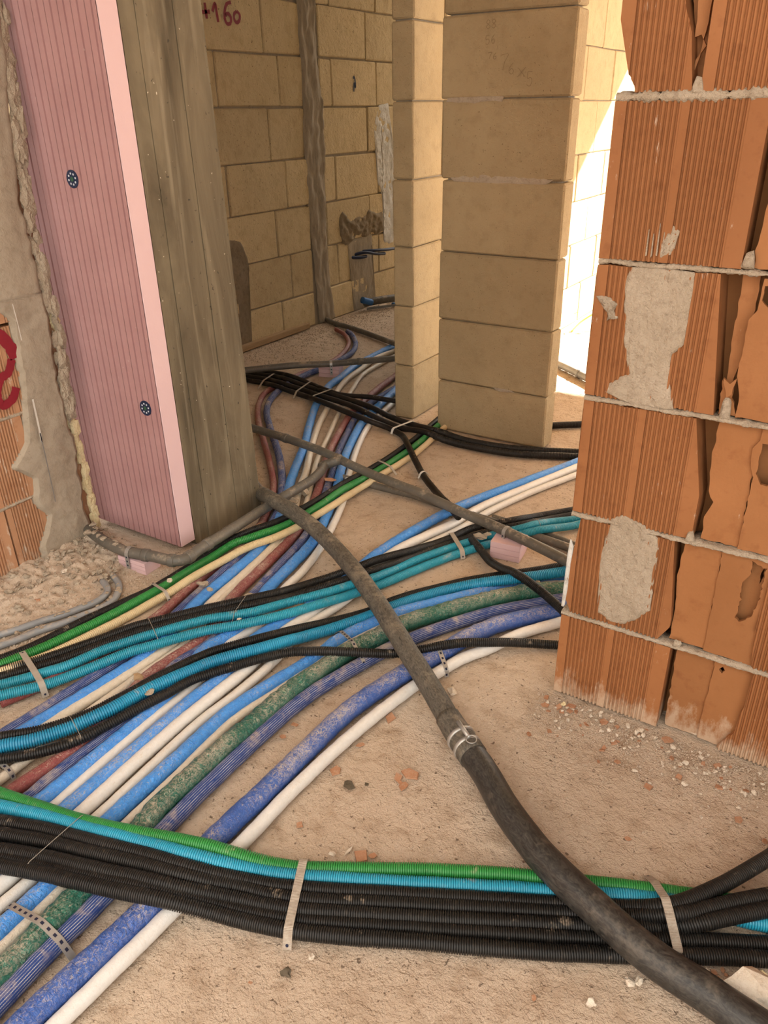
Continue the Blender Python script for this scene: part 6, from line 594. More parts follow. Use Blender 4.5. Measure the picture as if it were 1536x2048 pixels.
# trowelled mortar patches
RP = lambda x, z, d: (x, YB - d, z)
lumpy('mortar_patch', rough_poly([(-.399, .522), (-.375, .541), (-.328, .527), (-.296, .503), (-.291, .49), (-.29, .393), (-.286, .319), (-.315, .284), (-.34, .263), (-.367, .259), (-.401, .274), (-.407, .317), (-.413, .416), (-.406, .476)], .012, .002, 3), RP, .0048, .0032, 'mortar', wr, .75, 85, .012, 31, .35, True)
lumpy('mortar_patch', rough_poly([(-.422, 1.060), (-.308, 1.058), (-.305, 1.021), (-.306, .953), (-.309, .92), (-.325, .901), (-.324, .856), (-.306, .792), (-.375, .787), (-.426, .797), (-.447, .804), (-.438, .826), (-.418, .842), (-.401, .85), (-.410, .877), (-.421, .922), (-.432, 1.028)], .012, .002, 4), RP, .0048, .0032, 'mortar', wr, .75, 85, .010, 32, .35, True)
lumpy('mortar_splash', rough_poly([(-.487, .996), (-.464, .999), (-.440, .986), (-.447, .970), (-.437, .960), (-.459, .951), (-.462, .967), (-.477, .983)], .006, .002, 5), RP, .009, .0025, 'mortar', wr, .9, 120, .008, 33, 1., True)
lumpy('mortar_splash', rough_poly([(-.378, 1.076), (-.350, 1.085), (-.346, 1.125), (-.358, 1.135), (-.372, 1.11)], .006, .002, 6), RP, .0035, .0025, 'mortar', wr, .9, 120, .008, 34)
for q in range(12):
    x = -.402 + q * .0093 * 1.02; z1 = random.uniform(1.115, 1.145)
    lumpy('mortar_streak', [(x, random.uniform(1.073, 1.09)), (x + .0035, 1.08), (x + .003, z1), (x + .001, z1)], RP, .0016, .0012, 'mortar', wr, .4, 200, .002, q)
lumpy('mortar_edge', rough_poly([(-.490, .26), (-.482, .26), (-.477, .33), (-.481, .38), (-.476, .43), (-.484, .45), (-.489, .40)], .006, .001, 8), RP, .003, .0025, 'whitewash', wr, .6, 120, .004, 35)

# ------------------------------------------------------------------ setting: plastered brick wall on the left
wl = box('wall_left', -2.42, -2.215, -4.2, 1.40, 0, 2.75, 'clay_dark'); tag(wl, kind='structure')
LB = lambda y, z, d: (-2.157 - d, y, z)
LZ = [0, .25, .522, .79, 1.06, 1.33, 1.60, 1.88, 2.15, 2.43, 2.75]
for k in range(10):
    o = 1.172 if k % 2 == 0 else 1.045
    for q in range(-3, 3):
        y0, y1 = o + q * .256, min(o + (q + 1) * .256, 1.44)
        if y1 - y0 < .04: continue
        combed('brick', [(y0 + .003, LZ[k] + .005), (y1 - .003, LZ[k] + .005), (y1 - .003, LZ[k + 1] - .005), (y0 + .003, LZ[k + 1] - .005)], .06, bands_for(y0), 'brick_left', wl, LB)
box('brickwork', -2.217, -2.16, -4.2, .275, 0, 2.75, 'brick_left', wl)
LP = lambda y, z, d: (-2.160 + d, y, z)
for k in (1, 2): lumpy('mortar_joint', rough_poly([(.3, LZ[k] - .006), (1.35, LZ[k] - .006), (1.35, LZ[k] + .007), (.3, LZ[k] + .007)], .03, .002, k), LP, .006, .006, 'mortar', wl, .7, 60, .004, k)
lumpy('plaster_coat', rough_poly([(1.244, .002), (1.262, .09), (1.305, .166), (1.268, .227), (1.286, .305), (1.225, .371), (1.290, .428), (1.30, .509), (1.322, .618), (1.326, .679), (1.331, .792), (1.30, .85), (1.10, .862), (-.2, .87), (-.2, 2.74), (1.52, 2.74), (1.52, 1.60), (1.513, 1.52), (1.507, 1.456), (1.486, 1.347), (1.468, 1.211), (1.452, 1.118), (1.46, 1.068), (1.462, .942), (1.458, .85), (1.466, .758), (1.452, .593), (1.455, .433), (1.468, .365), (1.455, .27), (1.45, .14), (1.47, .002)], .02, .005, 3), LP, .016, .0085, 'plaster', wl, .28, 14, .015, 51, 1., True)
# ragged mortar and yellow foam squeezed between wall and insulation
def lumps_line(name, pts, r, mat, parent, n, seed, jit):
    rr = random.Random(seed); bm = bmesh.new()
    C, s = catmull([np.array(p) for p in pts], None)
    for i in range(n):
        k = rr.random() * (len(C) - 1); c = C[int(k)]; b0 = len(bm.verts)
        g = bmesh.ops.create_icosphere(bm, subdivisions=2, radius=1); q = r * rr.uniform(.5, 1.25); o = rr.uniform(0, 99)
        for v in g['verts']:
            d = 1 + .8 * noise.noise(v.co * 2.6 + Vector((o, 0, 0)))
            v.co = Vector((c[0] + rr.uniform(-1, 1) * 0, c[1], c[2])) + Vector((v.co.x * .55, v.co.y * .9, v.co.z * 1.9)) * q * d
        dx = Vector((rr.uniform(-jit, jit) * .5, rr.uniform(-jit, jit), 0))
        for v in g['verts']: v.co += dx
    me = bpy.data.meshes.new(name); bm.to_mesh(me); bm.free(); return link(name, me, mat, parent)
EDGE = [(-2.158, 1.52, 1.60), (-2.158, 1.505, 1.40), (-2.158, 1.487, 1.21), (-2.158, 1.477, 1.07), (-2.158, 1.482, .9), (-2.158, 1.485, .76), (-2.158, 1.477, .6), (-2.158, 1.472, .45)]
lumps_line('mortar_edge', EDGE, .0145, 'mortar', wl, 150, 5, .014)
lumps_line('foam_strip', [(-2.190, 1.510, 1.28), (-2.190, 1.506, 1.20)], .012, 'foam', wl, 8, 61, .004)
lumps_line('foam_strip', [(-2.178, 1.500, .80), (-2.176, 1.497, .74)], .013, 'foam', wl, 8, 6, .006)
lumps_line('foam_strip', [(-2.180, 1.482, .47), (-2.180, 1.488, .3), (-2.180, 1.492, .16), (-2.175, 1.492, .03)], .014, 'foam', wl, 46, 7, .007)
box('brick', -2.30, -2.186, 1.40, 1.495, .0, 2.7, 'brick_left', wl)

# ------------------------------------------------------------------ graffiti and scribbles, thin paint on the walls
def stroke(name, pts, w, to3, mat, parent, th=.0008):
    P = [Vector((p[0], p[1])) for p in pts]; v = []; f = []
    fine = []
    for i in range(len(P) - 1):
        for k in range(6):
            t = k / 6; p0 = P[max(i - 1, 0)]; p1 = P[i]; p2 = P[i + 1]; p3 = P[min(i + 2, len(P) - 1)]
            fine.append(.5 * ((2 * p1) + (p2 - p0) * t + (2 * p0 - 5 * p1 + 4 * p2 - p3) * t * t + (3 * p1 - p0 - 3 * p2 + p3) * t ** 3))
    fine.append(P[-1])
    for i, p in enumerate(fine):
        d = fine[min(i + 1, len(fine) - 1)] - fine[max(i - 1, 0)]
        if d.length < 1e-9: d = Vector((1, 0))
        n = Vector((-d.y, d.x)).normalized() * w * .5 * (1 + .25 * noise.noise((i * .7, p.x * 40, p.y * 40)))
        v += [to3(p.x + n.x, p.y + n.y, th), to3(p.x - n.x, p.y - n.y, th)]
        if i: f.append((2 * i - 2, 2 * i - 1, 2 * i + 1, 2 * i))
    o = link(name, mesh_py(name, v, f), mat, parent); return o
GW = lambda yy, zz, d: (-3.3265 + d, yy, zz)
g = empty('painted_number', (-3.3265, 3.65, 1.75)); tag(g, 'dark red hand-painted +160 on the far block wall', 'graffiti')
GG = lambda yy, zz, d: (.0018 + d, yy - 3.65, zz - 1.75)
def gl(name, pts): stroke(name, pts, .017, GG, 'red_paint', g)
gl('stroke', [(3.500, 1.792), (3.565, 1.798)]); gl('stroke', [(3.533, 1.835), (3.538, 1.765)])
gl('stroke', [(3.585, 1.800), (3.610, 1.838), (3.616, 1.80), (3.622, 1.755)])
gl('stroke', [(3.735, 1.852), (3.700, 1.842), (3.680, 1.81), (3.675, 1.775), (3.690, 1.752), (3.718, 1.758), (3.722, 1.785), (3.700, 1.80), (3.680, 1.788)])
gl('stroke', [(3.775, 1.815), (3.752, 1.80), (3.750, 1.775), (3.768, 1.762), (3.790, 1.775), (3.795, 1.80), (3.775, 1.815)])
mk = stroke('black_mark', [(4.873, 1.515), (4.880, 1.528), (4.893, 1.50), (4.893, 1.465), (4.880, 1.49), (4.874, 1.44)], .013, lambda y, z, d: (-3.3255 + d, y, z), 'ink', None); tag(mk, 'small black ink mark on a block of the far wall', 'mark')
pn = empty('pencil_note', (-1.4, 3.0058, 1.5)); tag(pn, 'faint pencil sums on the broad limestone pier', 'writing')
PN = lambda x, z, d: (x + 1.4, -d, z - 1.5)
def pl(o, sx, sz, pts): stroke('stroke', [(o[0] + x * sx, o[1] + z * sz) for x, z in pts], .0028, PN, 'pencil', pn)
D8 = [(.5, .5), (.15, .72), (.45, 1), (.8, .75), (.5, .5), (.1, .22), (.5, 0), (.85, .25), (.5, .5)]
D5 = [(.8, 1), (.2, 1), (.15, .55), (.6, .6), (.8, .3), (.5, 0), (.1, .1)]; D6 = [(.7, 1), (.25, .6), (.15, .25), (.5, 0), (.8, .25), (.5, .5), (.2, .3)]
D7 = [(.05, .95), (.85, 1.0), (.5, .5), (.35, 0)]
pl((-1.462, 1.585), .02, .028, D8); pl((-1.440, 1.586), .02, .028, D8); pl((-1.462, 1.536), .02, .028, D5); pl((-1.440, 1.538), .02, .028, D6)
pl((-1.450, 1.49), .02, .02, D7); pl((-1.430, 1.488), .018, .02, D6)
pl((-1.400, 1.452), .038, .050, D7); pl((-1.366, 1.438), .028, .036, D6)
pl((-1.327, 1.428), .03, .03, [(0, 1), (1, 0)]); pl((-1.327, 1.428), .03, .03, [(0, 0), (1, 1)]); pl((-1.292, 1.398), .028, .045, D5)
rg_ = empty('spray_paint', (-2.14, 1.28, .66)); tag(rg_, 'dark red spray paint stripe on the brick of the left wall', 'graffiti')
LS = lambda y, z, d: (-2.154 + d + 2.14, y - 1.28, z - .66)
stroke('stroke', [(1.20, .80), (1.28, .775), (1.315, .73), (1.325, .69)], .036, LS, 'red_paint', rg_)
stroke('stroke', [(1.312, .69), (1.292, .655), (1.262, .642), (1.24, .60), (1.25, .565), (1.285, .575), (1.305, .605)], .026, LS, 'red_paint', rg_)
for pts, w, mt in (([(1.3395, .56), (1.3385, .48), (1.337, .42)], .006, 'white_scratch'), ([(1.338, .45), (1.3375, .36), (1.3365, .28), (1.3355, .21)], .0038, 'dark_scratch'), ([(1.346, .847), (1.348, .79), (1.348, .74)], .003, 'white_scratch')):
    stroke('scratch', pts, w, lambda y, z, d: (-2.139 + d, y, z), mt, wl)

# ------------------------------------------------------------------ concrete column with its pink insulation board
cc = empty('concrete_column', (-2.06, 1.79, 0)); tag(cc, 'board-marked dark concrete column behind the pink insulation board', 'column')
def lean(z): return -.026 * min(z, 1.7)
bx = [1.625, 1.688, 1.755, 1.842, 1.905, 1.972]; dep = [0, .0018, -.0008, .0012, -.0006]
for i in range(5):
    v = []; zs = np.linspace(.0, 2.75, 23); x1 = -1.8285 + dep[i]
    for z in zs:
        ya, yb = bx[i] + .0006 + (lean(z) * (i / 5)), bx[i + 1] - .0006 + lean(z) * ((i + 1) / 5)
        w = .0012 * noise.noise((z * 5, i * 7.7, 0)); v += [(-2.30, ya, z), (x1 + w, ya, z), (x1 + w, yb, z), (-2.30, yb, z)]
    f = []
    for k in range(len(zs) - 1):
        for j in range(4): a = k * 4 + j; b = k * 4 + (j + 1) % 4; f.append((a, b, b + 4, a + 4))
    f += [(3, 2, 1, 0), tuple(len(v) - 4 + j for j in range(4))]
    o = link('board_imprint', mesh_py('board_imprint', [(p[0] + 2.06, p[1] - 1.79, p[2]) for p in v], f), 'concrete', cc)
box('column_core', -2.295 + 2.06, -1.832 + 2.06, 1.63 - 1.79, 1.92 - 1.79, 0, 2.75, 'concrete', cc)
pk = empty('insulation_board', (-2.06, 1.59, 0)); tag(pk, 'tall pink grooved foam insulation board on the concrete column', 'insulation')
xs = [(-2.262, 0)]; x = -2.262; i = 0
while x < -1.855:
    w = .0065 if i % 2 else .0030; d = .0045 if i % 2 else .0085; st = .0270 if i % 2 else .0255
    xs += [(x + st - w, 0), (x + st - w * .9, d), (x + st - w * .35, d), (x + st, 0)]; x += st; i += 1
xs.append((-1.8285, 0))
v = []; f = []; PB0, PB1 = .022, 2.74
for k, (x, d) in enumerate(xs):
    v += [(x + 2.06, 1.556 + d - 1.59, PB0), (x + 2.06, 1.556 + d - 1.59, PB1), (x + 2.06, 1.621 - 1.59, PB1), (x + 2.06, 1.621 - 1.59, PB0)]
    if k:
        a = (k - 1) * 4; f += [(a, a + 4, a + 5, a + 1), (a + 1, a + 5, a + 6, a + 2), (a + 2, a + 6, a + 7, a + 3), (a + 3, a + 7, a + 4, a)]
link('grooved_face', mesh_py('grooved_face', v, f + [(0, 1, 2, 3)]), 'xps', pk)
box('lit_side', -1.8285 + 2.06, -1.8245 + 2.06, 1.557 - 1.59, 1.620 - 1.59, PB0, PB1, 'xps_lit_pale', pk, .001)  # thin paler sheet, paints in the light on the board's side
def disc(cx, cz, n=24):
    root = empty('fixing_disc', (cx + 2.06, 1.556 - 1.59, cz), pk)
    root.name = 'fixing_disc'
    def cyl(nm, r, x, z, y0, y1, mat):
        vv = []; ff = []
        for y in (y0, y1):
            for q in range(n): a = 6.2832 * q / n; vv.append((x + r * math.cos(a), y, z + r * math.sin(a)))
        ff = [(q, (q + 1) % n, n + (q + 1) % n, n + q) for q in range(n)] + [tuple(range(n)), tuple(range(2 * n - 1, n - 1, -1))]
        return link(nm, mesh_py(nm, vv, ff), mat, root)
    cyl('washer_plate', .0245, 0, 0, -.0022, .002, 'disc_blue'); cyl('anchor_head', .0065, 0, 0, -.0032, -.002, 'disc_green')
    for q in range(8): a = q * .785 + .2; cyl('plate_hole', .0029, .0148 * math.cos(a), .0148 * math.sin(a), -.0027, -.002, 'disc_pale')
disc(-2.040, 1.169); disc(-1.890, .508)
# small foam blocks that carry the drain pipes
def foam_block(name, x0, x1, y0, y1, z0, z1, rot, label):
    cx, cy = (x0 + x1) / 2, (y0 + y1) / 2; e = empty(name, (cx, cy, 0)); e.rotation_euler.z = rot; tag(e, label, 'foam block')
    n = 6; hw, hd = (x1 - x0) / 2, (y1 - y0) / 2; v = []; f = []; xs_ = []
    for q in range(n + 1):
        x = -hw + 2 * hw * q / n; xs_ += [(x - .002, 0), (x, .004), (x + .002, 0)] if 0 < q < n else [(x, 0)]
    prof = []
    zz = [z0 + (z1 - z0) * t for t in (0, .3, .32, .34, .64, .66, .68, 1)]; dd = [0, 0, .004, 0, 0, .004, 0, 0]
    for k, (z, d) in enumerate(zip(zz, dd)):
        v += [(-hw, -hd + d, z), (hw, -hd + d, z), (hw, hd, z), (-hw, hd, z)]
        if k:
            a = (k - 1) * 4
            for j in range(4): b = a + (j + 1) % 4; f.append((a + j, b, b + 4, a + j + 4))
    f += [(3, 2, 1, 0), tuple(len(v) - 4 + j for j in range(4))]
    link('foam_body', mesh_py('foam_body', v, f), 'xps_lit_pale', e); return e

# ------------------------------------------------------------------ pipes
INFO = {
'TR': ('insulated_pipe', 'dusty red insulated pipe, leftmost of the long bundle, hugging the concrete column', 'pipe'),
'T1': ('insulated_pipe', 'navy woven-sleeve pipe, left edge of the diagonal bundle beside the leftmost blue pipe', 'pipe'),
'T2': ('insulated_pipe', 'bright blue film-wrapped pipe, leftmost blue one of the diagonal bundle', 'pipe'),
'T3': ('insulated_pipe', 'cream pipe just right of the leftmost blue pipe', 'pipe'),
'T4': ('insulated_pipe', 'thin cream pipe between a cream pipe and the second red pipe', 'pipe'),
'T5': ('insulated_pipe', 'red wrapped pipe in the middle of the bundle, ending lower left near the green conduit', 'pipe'),
'T6': ('insulated_pipe', 'navy woven-sleeve pipe between the middle red pipe and a bright blue pipe', 'pipe'),
'T7': ('insulated_pipe', 'bright blue film-wrapped pipe right of the middle navy woven pipe', 'pipe'),
'T8': ('insulated_pipe', 'slim white pipe between two bright blue pipes of the diagonal bundle', 'pipe'),
'T9': ('insulated_pipe', 'blue pipe with two white pipes alongside, passing below the broad pier', 'pipe'),
'T10': ('insulated_pipe', 'wider of the two white pipes beside the blue pipe below the pier', 'pipe'),
'T11': ('insulated_pipe', 'narrower of the two white pipes beside the blue pipe below the pier', 'pipe'),
'T12': ('insulated_pipe', 'bright blue pipe running beside the dusty dark green pipe', 'pipe'),
'T13': ('insulated_pipe', 'narrow cream pipe squeezed between a blue pipe and the dark green pipe', 'pipe'),
'T14': ('insulated_pipe', 'thick dark green film-wrapped pipe streaked with dust', 'pipe'),
'T15': ('insulated_pipe', 'navy woven-sleeve pipe beside the dark green pipe', 'pipe'),
'T16': ('insulated_pipe', 'thick royal blue wrapped pipe at the right side of the bundle', 'pipe'),
'T17': ('insulated_pipe', 'white pipe, outermost right, alongside the thick royal blue pipe', 'pipe'),
'D3': ('drain_pipe', 'thin grey pipe lying on the floor under the long grey drain pipe', 'pipe'),
'D4': ('drain_pipe', 'short thin grey pipe on the floor under the turquoise conduits by the brick wall', 'pipe'),
'E1': ('grey_cable_pipe', 'upper of two slim grey pipes crusted with mortar at the left edge', 'pipe'),
'E2': ('grey_cable_pipe', 'lower of two slim grey pipes crusted with mortar at the left edge', 'pipe'),
'Gb': ('corrugated_conduit', 'black corrugated conduit beside the green one in the green and cream trio', 'conduit'),
'Gg': ('corrugated_conduit', 'green corrugated conduit between a black and a cream conduit', 'conduit'),
'Gc': ('corrugated_conduit', 'cream corrugated conduit beside the green conduit', 'conduit'),
'C1a': ('corrugated_conduit', 'black corrugated conduit, upper of the two above the turquoise pair', 'conduit'),
'C1b': ('corrugated_conduit', 'black corrugated conduit directly touching the turquoise pair', 'conduit'),
'C1c': ('corrugated_conduit', 'turquoise corrugated conduit, upper of the turquoise pair', 'conduit'),
'C1d': ('corrugated_conduit', 'turquoise corrugated conduit, lower of the turquoise pair', 'conduit'),
'C2a': ('corrugated_conduit', 'black corrugated conduit above the single wide turquoise conduit', 'conduit'),
'C2c': ('corrugated_conduit', 'single wide turquoise conduit running between two black conduits', 'conduit'),
'C2b': ('corrugated_conduit', 'black corrugated conduit below the single wide turquoise conduit, passing under the big black pipe', 'conduit'),
'Kb': ('black_conduit', 'black conduit, middle one of the far bundle, running in front of the broad pier', 'conduit'),
'Kc': ('black_conduit', 'black conduit of the far bundle lying closest to the foot of the broad pier', 'conduit'),
'Kd': ('black_conduit', 'black conduit leaving the far bundle behind the narrow pier', 'conduit'),
'Ka': ('black_conduit', 'black conduit branching forward from the far bundle under the grey drain pipe', 'conduit'),
'Kn': ('corrugated_conduit', 'short black corrugated conduit crossing toward the brick wall past the pink block', 'conduit'),
'Bg': ('corrugated_conduit', 'green corrugated conduit at the back of the foreground bundle', 'conduit'),
'Bc': ('corrugated_conduit', 'light blue corrugated conduit next to green in the foreground bundle', 'conduit'),
'B1': ('corrugated_conduit', 'foreground black conduit that curls away upward at the right edge', 'conduit'),
'B2': ('corrugated_conduit', 'foreground black conduit, second black one below the light blue conduit', 'conduit'),
'B3': ('corrugated_conduit', 'foreground black conduit in the middle of the five black ones', 'conduit'),
'B4': ('corrugated_conduit', 'foreground black conduit, second from the front', 'conduit'),
'B5': ('corrugated_conduit', 'frontmost black corrugated conduit of the foreground bundle', 'conduit'),
'Kx': ('corrugated_conduit', 'short black conduit in the bright gap behind the broad pier', 'conduit'),
'D1': ('drain_pipe', 'grey drain pipe with elbow bending round the foot of the pink board', 'pipe'),
'D6': ('drain_pipe', 'grey drain pipe coming out of the far wall chase', 'pipe'),
'D2': ('drain_pipe', 'long straight grey drain pipe raised on a pink foam block', 'pipe'),
'D5': ('drain_pipe', 'straight grey drain pipe raised above the far black bundle', 'pipe'),
'D7': ('drain_pipe', 'pale grey drain pipe in the sunlit gap behind the broad pier', 'pipe'),
'BIG': ('large_black_pipe', 'thick black pipe snaking over everything to the lower right corner', 'pipe'),
'S1': ('metal_strap', 'pale metal strap across the turquoise conduits at the left edge', 'strap'),
'S2': ('metal_strap', 'pale strap over the turquoise conduits near the pink foam block', 'strap'),
'S3': ('metal_strap', 'narrow strap over the green and cream conduits near the column', 'strap'),
'S4': ('cable_tie', 'tie round the green and cream conduits in the middle of the floor', 'strap'),
'S5': ('cable_tie', 'tie round the far black bundle nearest the concrete column', 'strap'),
'S6': ('cable_tie', 'second tie from the concrete column on the far black bundle', 'strap'),
'S7': ('cable_tie', 'third tie from the concrete column on the far black bundle', 'strap'),
'S8': ('cable_tie', 'white tie round the far black bundle in front of the narrow pier', 'strap'),
'S9': ('cable_tie', 'small tie on the black branch conduit above the grey drain pipe', 'strap'),
'S10': ('webbing_strap', 'dirty beige webbing strap across the middle of the foreground bundle', 'strap'),
'S11': ('webbing_strap', 'dirty beige webbing strap across the foreground bundle right of the big black pipe', 'strap'),
'S12': ('perforated_strap', 'perforated metal strap over the green pipe at the lower left', 'strap'),
'S13': ('perforated_strap', 'perforated metal strap over the royal blue and white pipes beside the big black pipe', 'strap'),
'S14': ('perforated_strap', 'perforated metal strap over the green pipe below the wide turquoise conduit', 'strap'),
'S15': ('perforated_strap', 'small perforated metal strap on the cream pipe at the left edge', 'strap'),
'W1': ('binding_wire', 'thin wire tied over the foreground conduits at the left', 'wire'),
'W2': ('binding_wire', 'thin wire tied over the turquoise pair left of centre', 'wire'),
'W3': ('binding_wire', 'thin wire with a bent end over the turquoise pair near the middle', 'wire'),
'W4': ('binding_wire', 'thin wire tied round the single wide turquoise conduit', 'wire'),
'W5': ('binding_wire', 'thin wire tied round the turquoise pair close to the brick wall', 'wire'),
}
SMAT = {'strap': 'tie_grey', 'tie': 'tie_grey', 'tiewhite': 'tie_white', 'perf': 'zinc', 'webbing': 'webbing', 'wire': 'wire_metal'}
def ring(name, C, k, r, h, mat, parent):
    """sleeve round a pipe at path fraction k"""
    i = int(k * (len(C) - 1)); T = C[min(i + 2, len(C) - 1)] - C[max(i - 2, 0)]; T /= np.linalg.norm(T)
    c = np.stack([C[i] - T * h / 2, C[i] - T * h * .35, C[i] + T * h * .35, C[i] + T * h / 2])
    return link(name, tube_mesh(name, c, np.array([0, .1, .2, .3]) * h, np.array([r * .97, r, r, r * .97]), 18), mat, parent)
PC = {}
for idx, (k, (r, kind, w, pts)) in enumerate(PATHS.items()):
    nm, lab, cat = INFO[k]; pts = [(x / 1000, y / 1000, z / 1000) for x, y, z in pts]
    PC[k] = catmull([np.array(p) for p in pts], .01)[0]
    if k[0] == 'S':
        if kind == 'perf' or kind == 'webbing' or kind == 'strap':
            root = empty(nm, pts[0]); o, C, S, Nn = ribbon('band', [tuple(np.array(p) - np.array(pts[0])) for p in pts], w, .0012, SMAT[kind], root); tag(root, lab, cat)
            if kind == 'perf':
                for q in range(3, len(C) - 2, 4):
                    c = C[q] + Nn[q] * .0014; a = S * .0026; T = C[q + 1] - C[q]; T = T / np.linalg.norm(T) * .0034
                    link('slot_hole', mesh_py('slot_hole', [c - a - T, c + a - T, c + a + T, c - a + T], [(0, 1, 2, 3)]), 'ink', root)
            else:
                for q in (2, len(C) - 3):
                    c = C[q] + Nn[q] * .0016; vv = [tuple(c + .003 * (S * math.cos(a_) + (C[q + 1] - C[q]) / np.linalg.norm(C[q + 1] - C[q]) * math.sin(a_)) + Nn[q] * .0008) for a_ in np.linspace(0, 5.5, 8)]
                    link('nail_head', mesh_py('nail_head', vv, [tuple(range(8))]), 'ink', root)
        else: tag(ribbon(nm, pts, w, .0014, SMAT[kind])[0], lab, cat)
    elif k[0] == 'W':
        C, s = catmull([np.array(p) for p in pts], .004); tag(link(nm, tube_mesh(nm, C, s, np.full(len(C), r), 6), 'wire_metal'), lab, cat)
    elif k == 'BIG':
        root = empty(nm, (0, 0, 0)); tag(root, lab, cat); C, s = catmull([np.array(p) for p in pts], .012)
        d = np.hypot(C[:, 0] + .515 + .05, C[:, 1] - 1.172); j = int(np.argmin(d)); a = np.linspace(0, 6.283, 20, endpoint=False)
        rr = np.array([[1 + .02 * noise.noise((ss * 18, math.cos(q) * 1.5, math.sin(q) * 1.5)) for q in a] for ss in s]) * r
        link('far_length', tube_mesh('far_length', C[:j + 1], s[:j + 1], rr[:j + 1], 20), 'bigblack_worn', root)
        link('near_length', tube_mesh('near_length', C[j:], s[j:], rr[j:] * 1.13, 20), 'bigblack', root)
        c0, c1 = j - 10, j + 2
        sl = tube_mesh('coupling', C[c0:c1], s[c0:c1], (np.linspace(1.10, 1.22, c1 - c0) * r), 20); cp = link('coupling', sl, 'bigblack_worn', root)
        T = C[j] - C[j - 3]; T /= np.linalg.norm(T); S = np.cross(T, [0, 0, 1.]); U = np.cross(S, T); cc_ = C[j - 3]
        for off in (-.012, .02):
            c = cc_ + T * off; cg = np.stack([c - T * .005, c - T * .004, c + T * .004, c + T * .005]); link('clamp_band', tube_mesh('clamp_band', cg, np.arange(4.), np.array([1.18, 1.27, 1.27, 1.18]) * r, 20), 'zinc', cp)
        c = cc_ + U * r * 1.28; bar = np.stack([c - T * .03, c + T * .025]); link('clamp_bolt', tube_mesh('clamp_bolt', bar, np.array([0, .05]), np.array([.0055, .0055]), 8), 'zinc', cp)
        th = np.linspace(0, 2 * np.pi, 19); rc = np.stack([c + T * .034 + U * .004 + (S * math.cos(q) + T * math.sin(q)) * .012 for q in th]); link('clamp_ring', tube_mesh('clamp_ring', rc, th, np.full(19, .0014), 6, False), 'zinc', cp)
    elif kind in ('grey', 'greyclean'):
        root = empty(nm, (0, 0, 0)); tag(root, lab, cat); C, s = catmull([np.array(p) for p in pts], .01)
        link('pipe_barrel', tube_mesh('pipe_barrel', C, s, np.full(len(C), r), 18), kind, root)
        for fr in {'D1': (.33, .395, .44, .50), 'D2': (.42, .30), 'D5': (.66, .9), 'D6': (.2,), 'D7': (.62,)}.get(k, ()): ring('socket', C, fr, r * 1.16, .022, kind, root)
        if k == 'D2':   # short branch socket that meets the elbowed pipe
            e = PC['D1'][-1]; b = C[int(.42 * (len(C) - 1))]; m_ = (e + b) / 2 + np.array([.03, .0, .012])
            Cb, sb = catmull([e - np.array([.0, .02, 0]), e, m_, b], .01); link('branch_elbow', tube_mesh('branch_elbow', Cb, sb, np.full(len(Cb), r * 1.1), 18), kind, root)
    elif kind.startswith('c') and kind not in ('cream',):
        tag(rib_pipe(nm, pts, r, kind, None, {'B': .0045, 'C1': .0050, 'C2': .0057}.get(k[:2], .0045 if k[0] == 'B' else .0054)), lab, cat)
    elif kind == 'sblack':
        # smooth sheath far left, corrugated beyond the pier
        if k in ('Kb', 'Kc'):
            root = empty(nm, (0, 0, 0)); tag(root, lab, cat); n = next(i for i, p in enumerate(pts) if p[0] > -1.62)
            soft_pipe('smooth_sheath', pts[:n + 1], r, 'sblack', root, .02, 12, .014, idx); rib_pipe('corrugated_length', pts[n:], r * 1.15, 'cblack', root, .0062, .16)
        else: tag(soft_pipe(nm, pts, r, 'sblack', None, .03, 12, .014, idx), lab, cat)
    else:
        tag(soft_pipe(nm, pts, r, kind, None, {'green': .10, 'blue': .055, 'royal': .05, 'red': .06, 'white': .03, 'cream': .04}.get(kind, .02), 16, .011, idx), lab, cat)

foam_block('foam_block', -.925, -.825, 2.075, 2.165, -.002, .058, .12, 'pink foam block under the long grey drain pipe near the brick wall')
foam_block('foam_block', -1.945, -1.825, 1.39, 1.455, -.002, .040, .05, 'pink grooved foam block under the elbowed drain pipe')
foam_block('foam_block', -2.62, -2.50, 3.40, 3.48, -.002, .066, .3, 'small foam block under the raised grey pipe at the back')
# hanger straps that tie the drain pipes down to their foam blocks
def hanger(key, fr, r, drop, label):
    C = PC[key]; i = int(fr * (len(C) - 1)); c = C[i]; T = C[min(i + 2, len(C) - 1)] - C[i - 2]; T[2] = 0; T /= np.linalg.norm(T); S = np.cross(T, [0, 0, 1.])
    if S @ np.array([-.54, .84, 0]) > 0: S = -S
    R = r + .0012; pts = [c + S * (-R) + np.array([0, 0, -drop * .6])] + [c + S * R * math.cos(q) + np.array([0, 0, R * math.sin(q)]) for q in np.linspace(math.pi, 0, 9)] + [c + S * R + np.array([0, 0, -drop * t]) for t in (.3, .6, 1.)]
    root = empty('hanger_strap', tuple(c)); tag(root, label, 'strap')
    v = []; f = []; w = .007
    for p in pts: v += [tuple(p - c - T * w), tuple(p - c + T * w)]
    for k in range(len(pts) - 1): f.append((2 * k, 2 * k + 1, 2 * k + 3, 2 * k + 2))
    me = mesh_py('band', v, f); bm = bmesh.new(); bm.from_mesh(me); bmesh.ops.solidify(bm, geom=bm.faces[:], thickness=.0011); bm.to_mesh(me); bm.free(); link('band', me, 'zinc', root)
    for t in (.15, .45, .75):
        q = S * (R + .0016) + np.array([0, 0, -drop * t]); link('slot_hole', mesh_py('slot_hole', [tuple(q + T * a * .0028 + np.array([0, 0, b * .003])) for a, b in ((-1, -1), (1, -1), (1, 1), (-1, 1))], [(0, 1, 2, 3)]), 'ink', root)
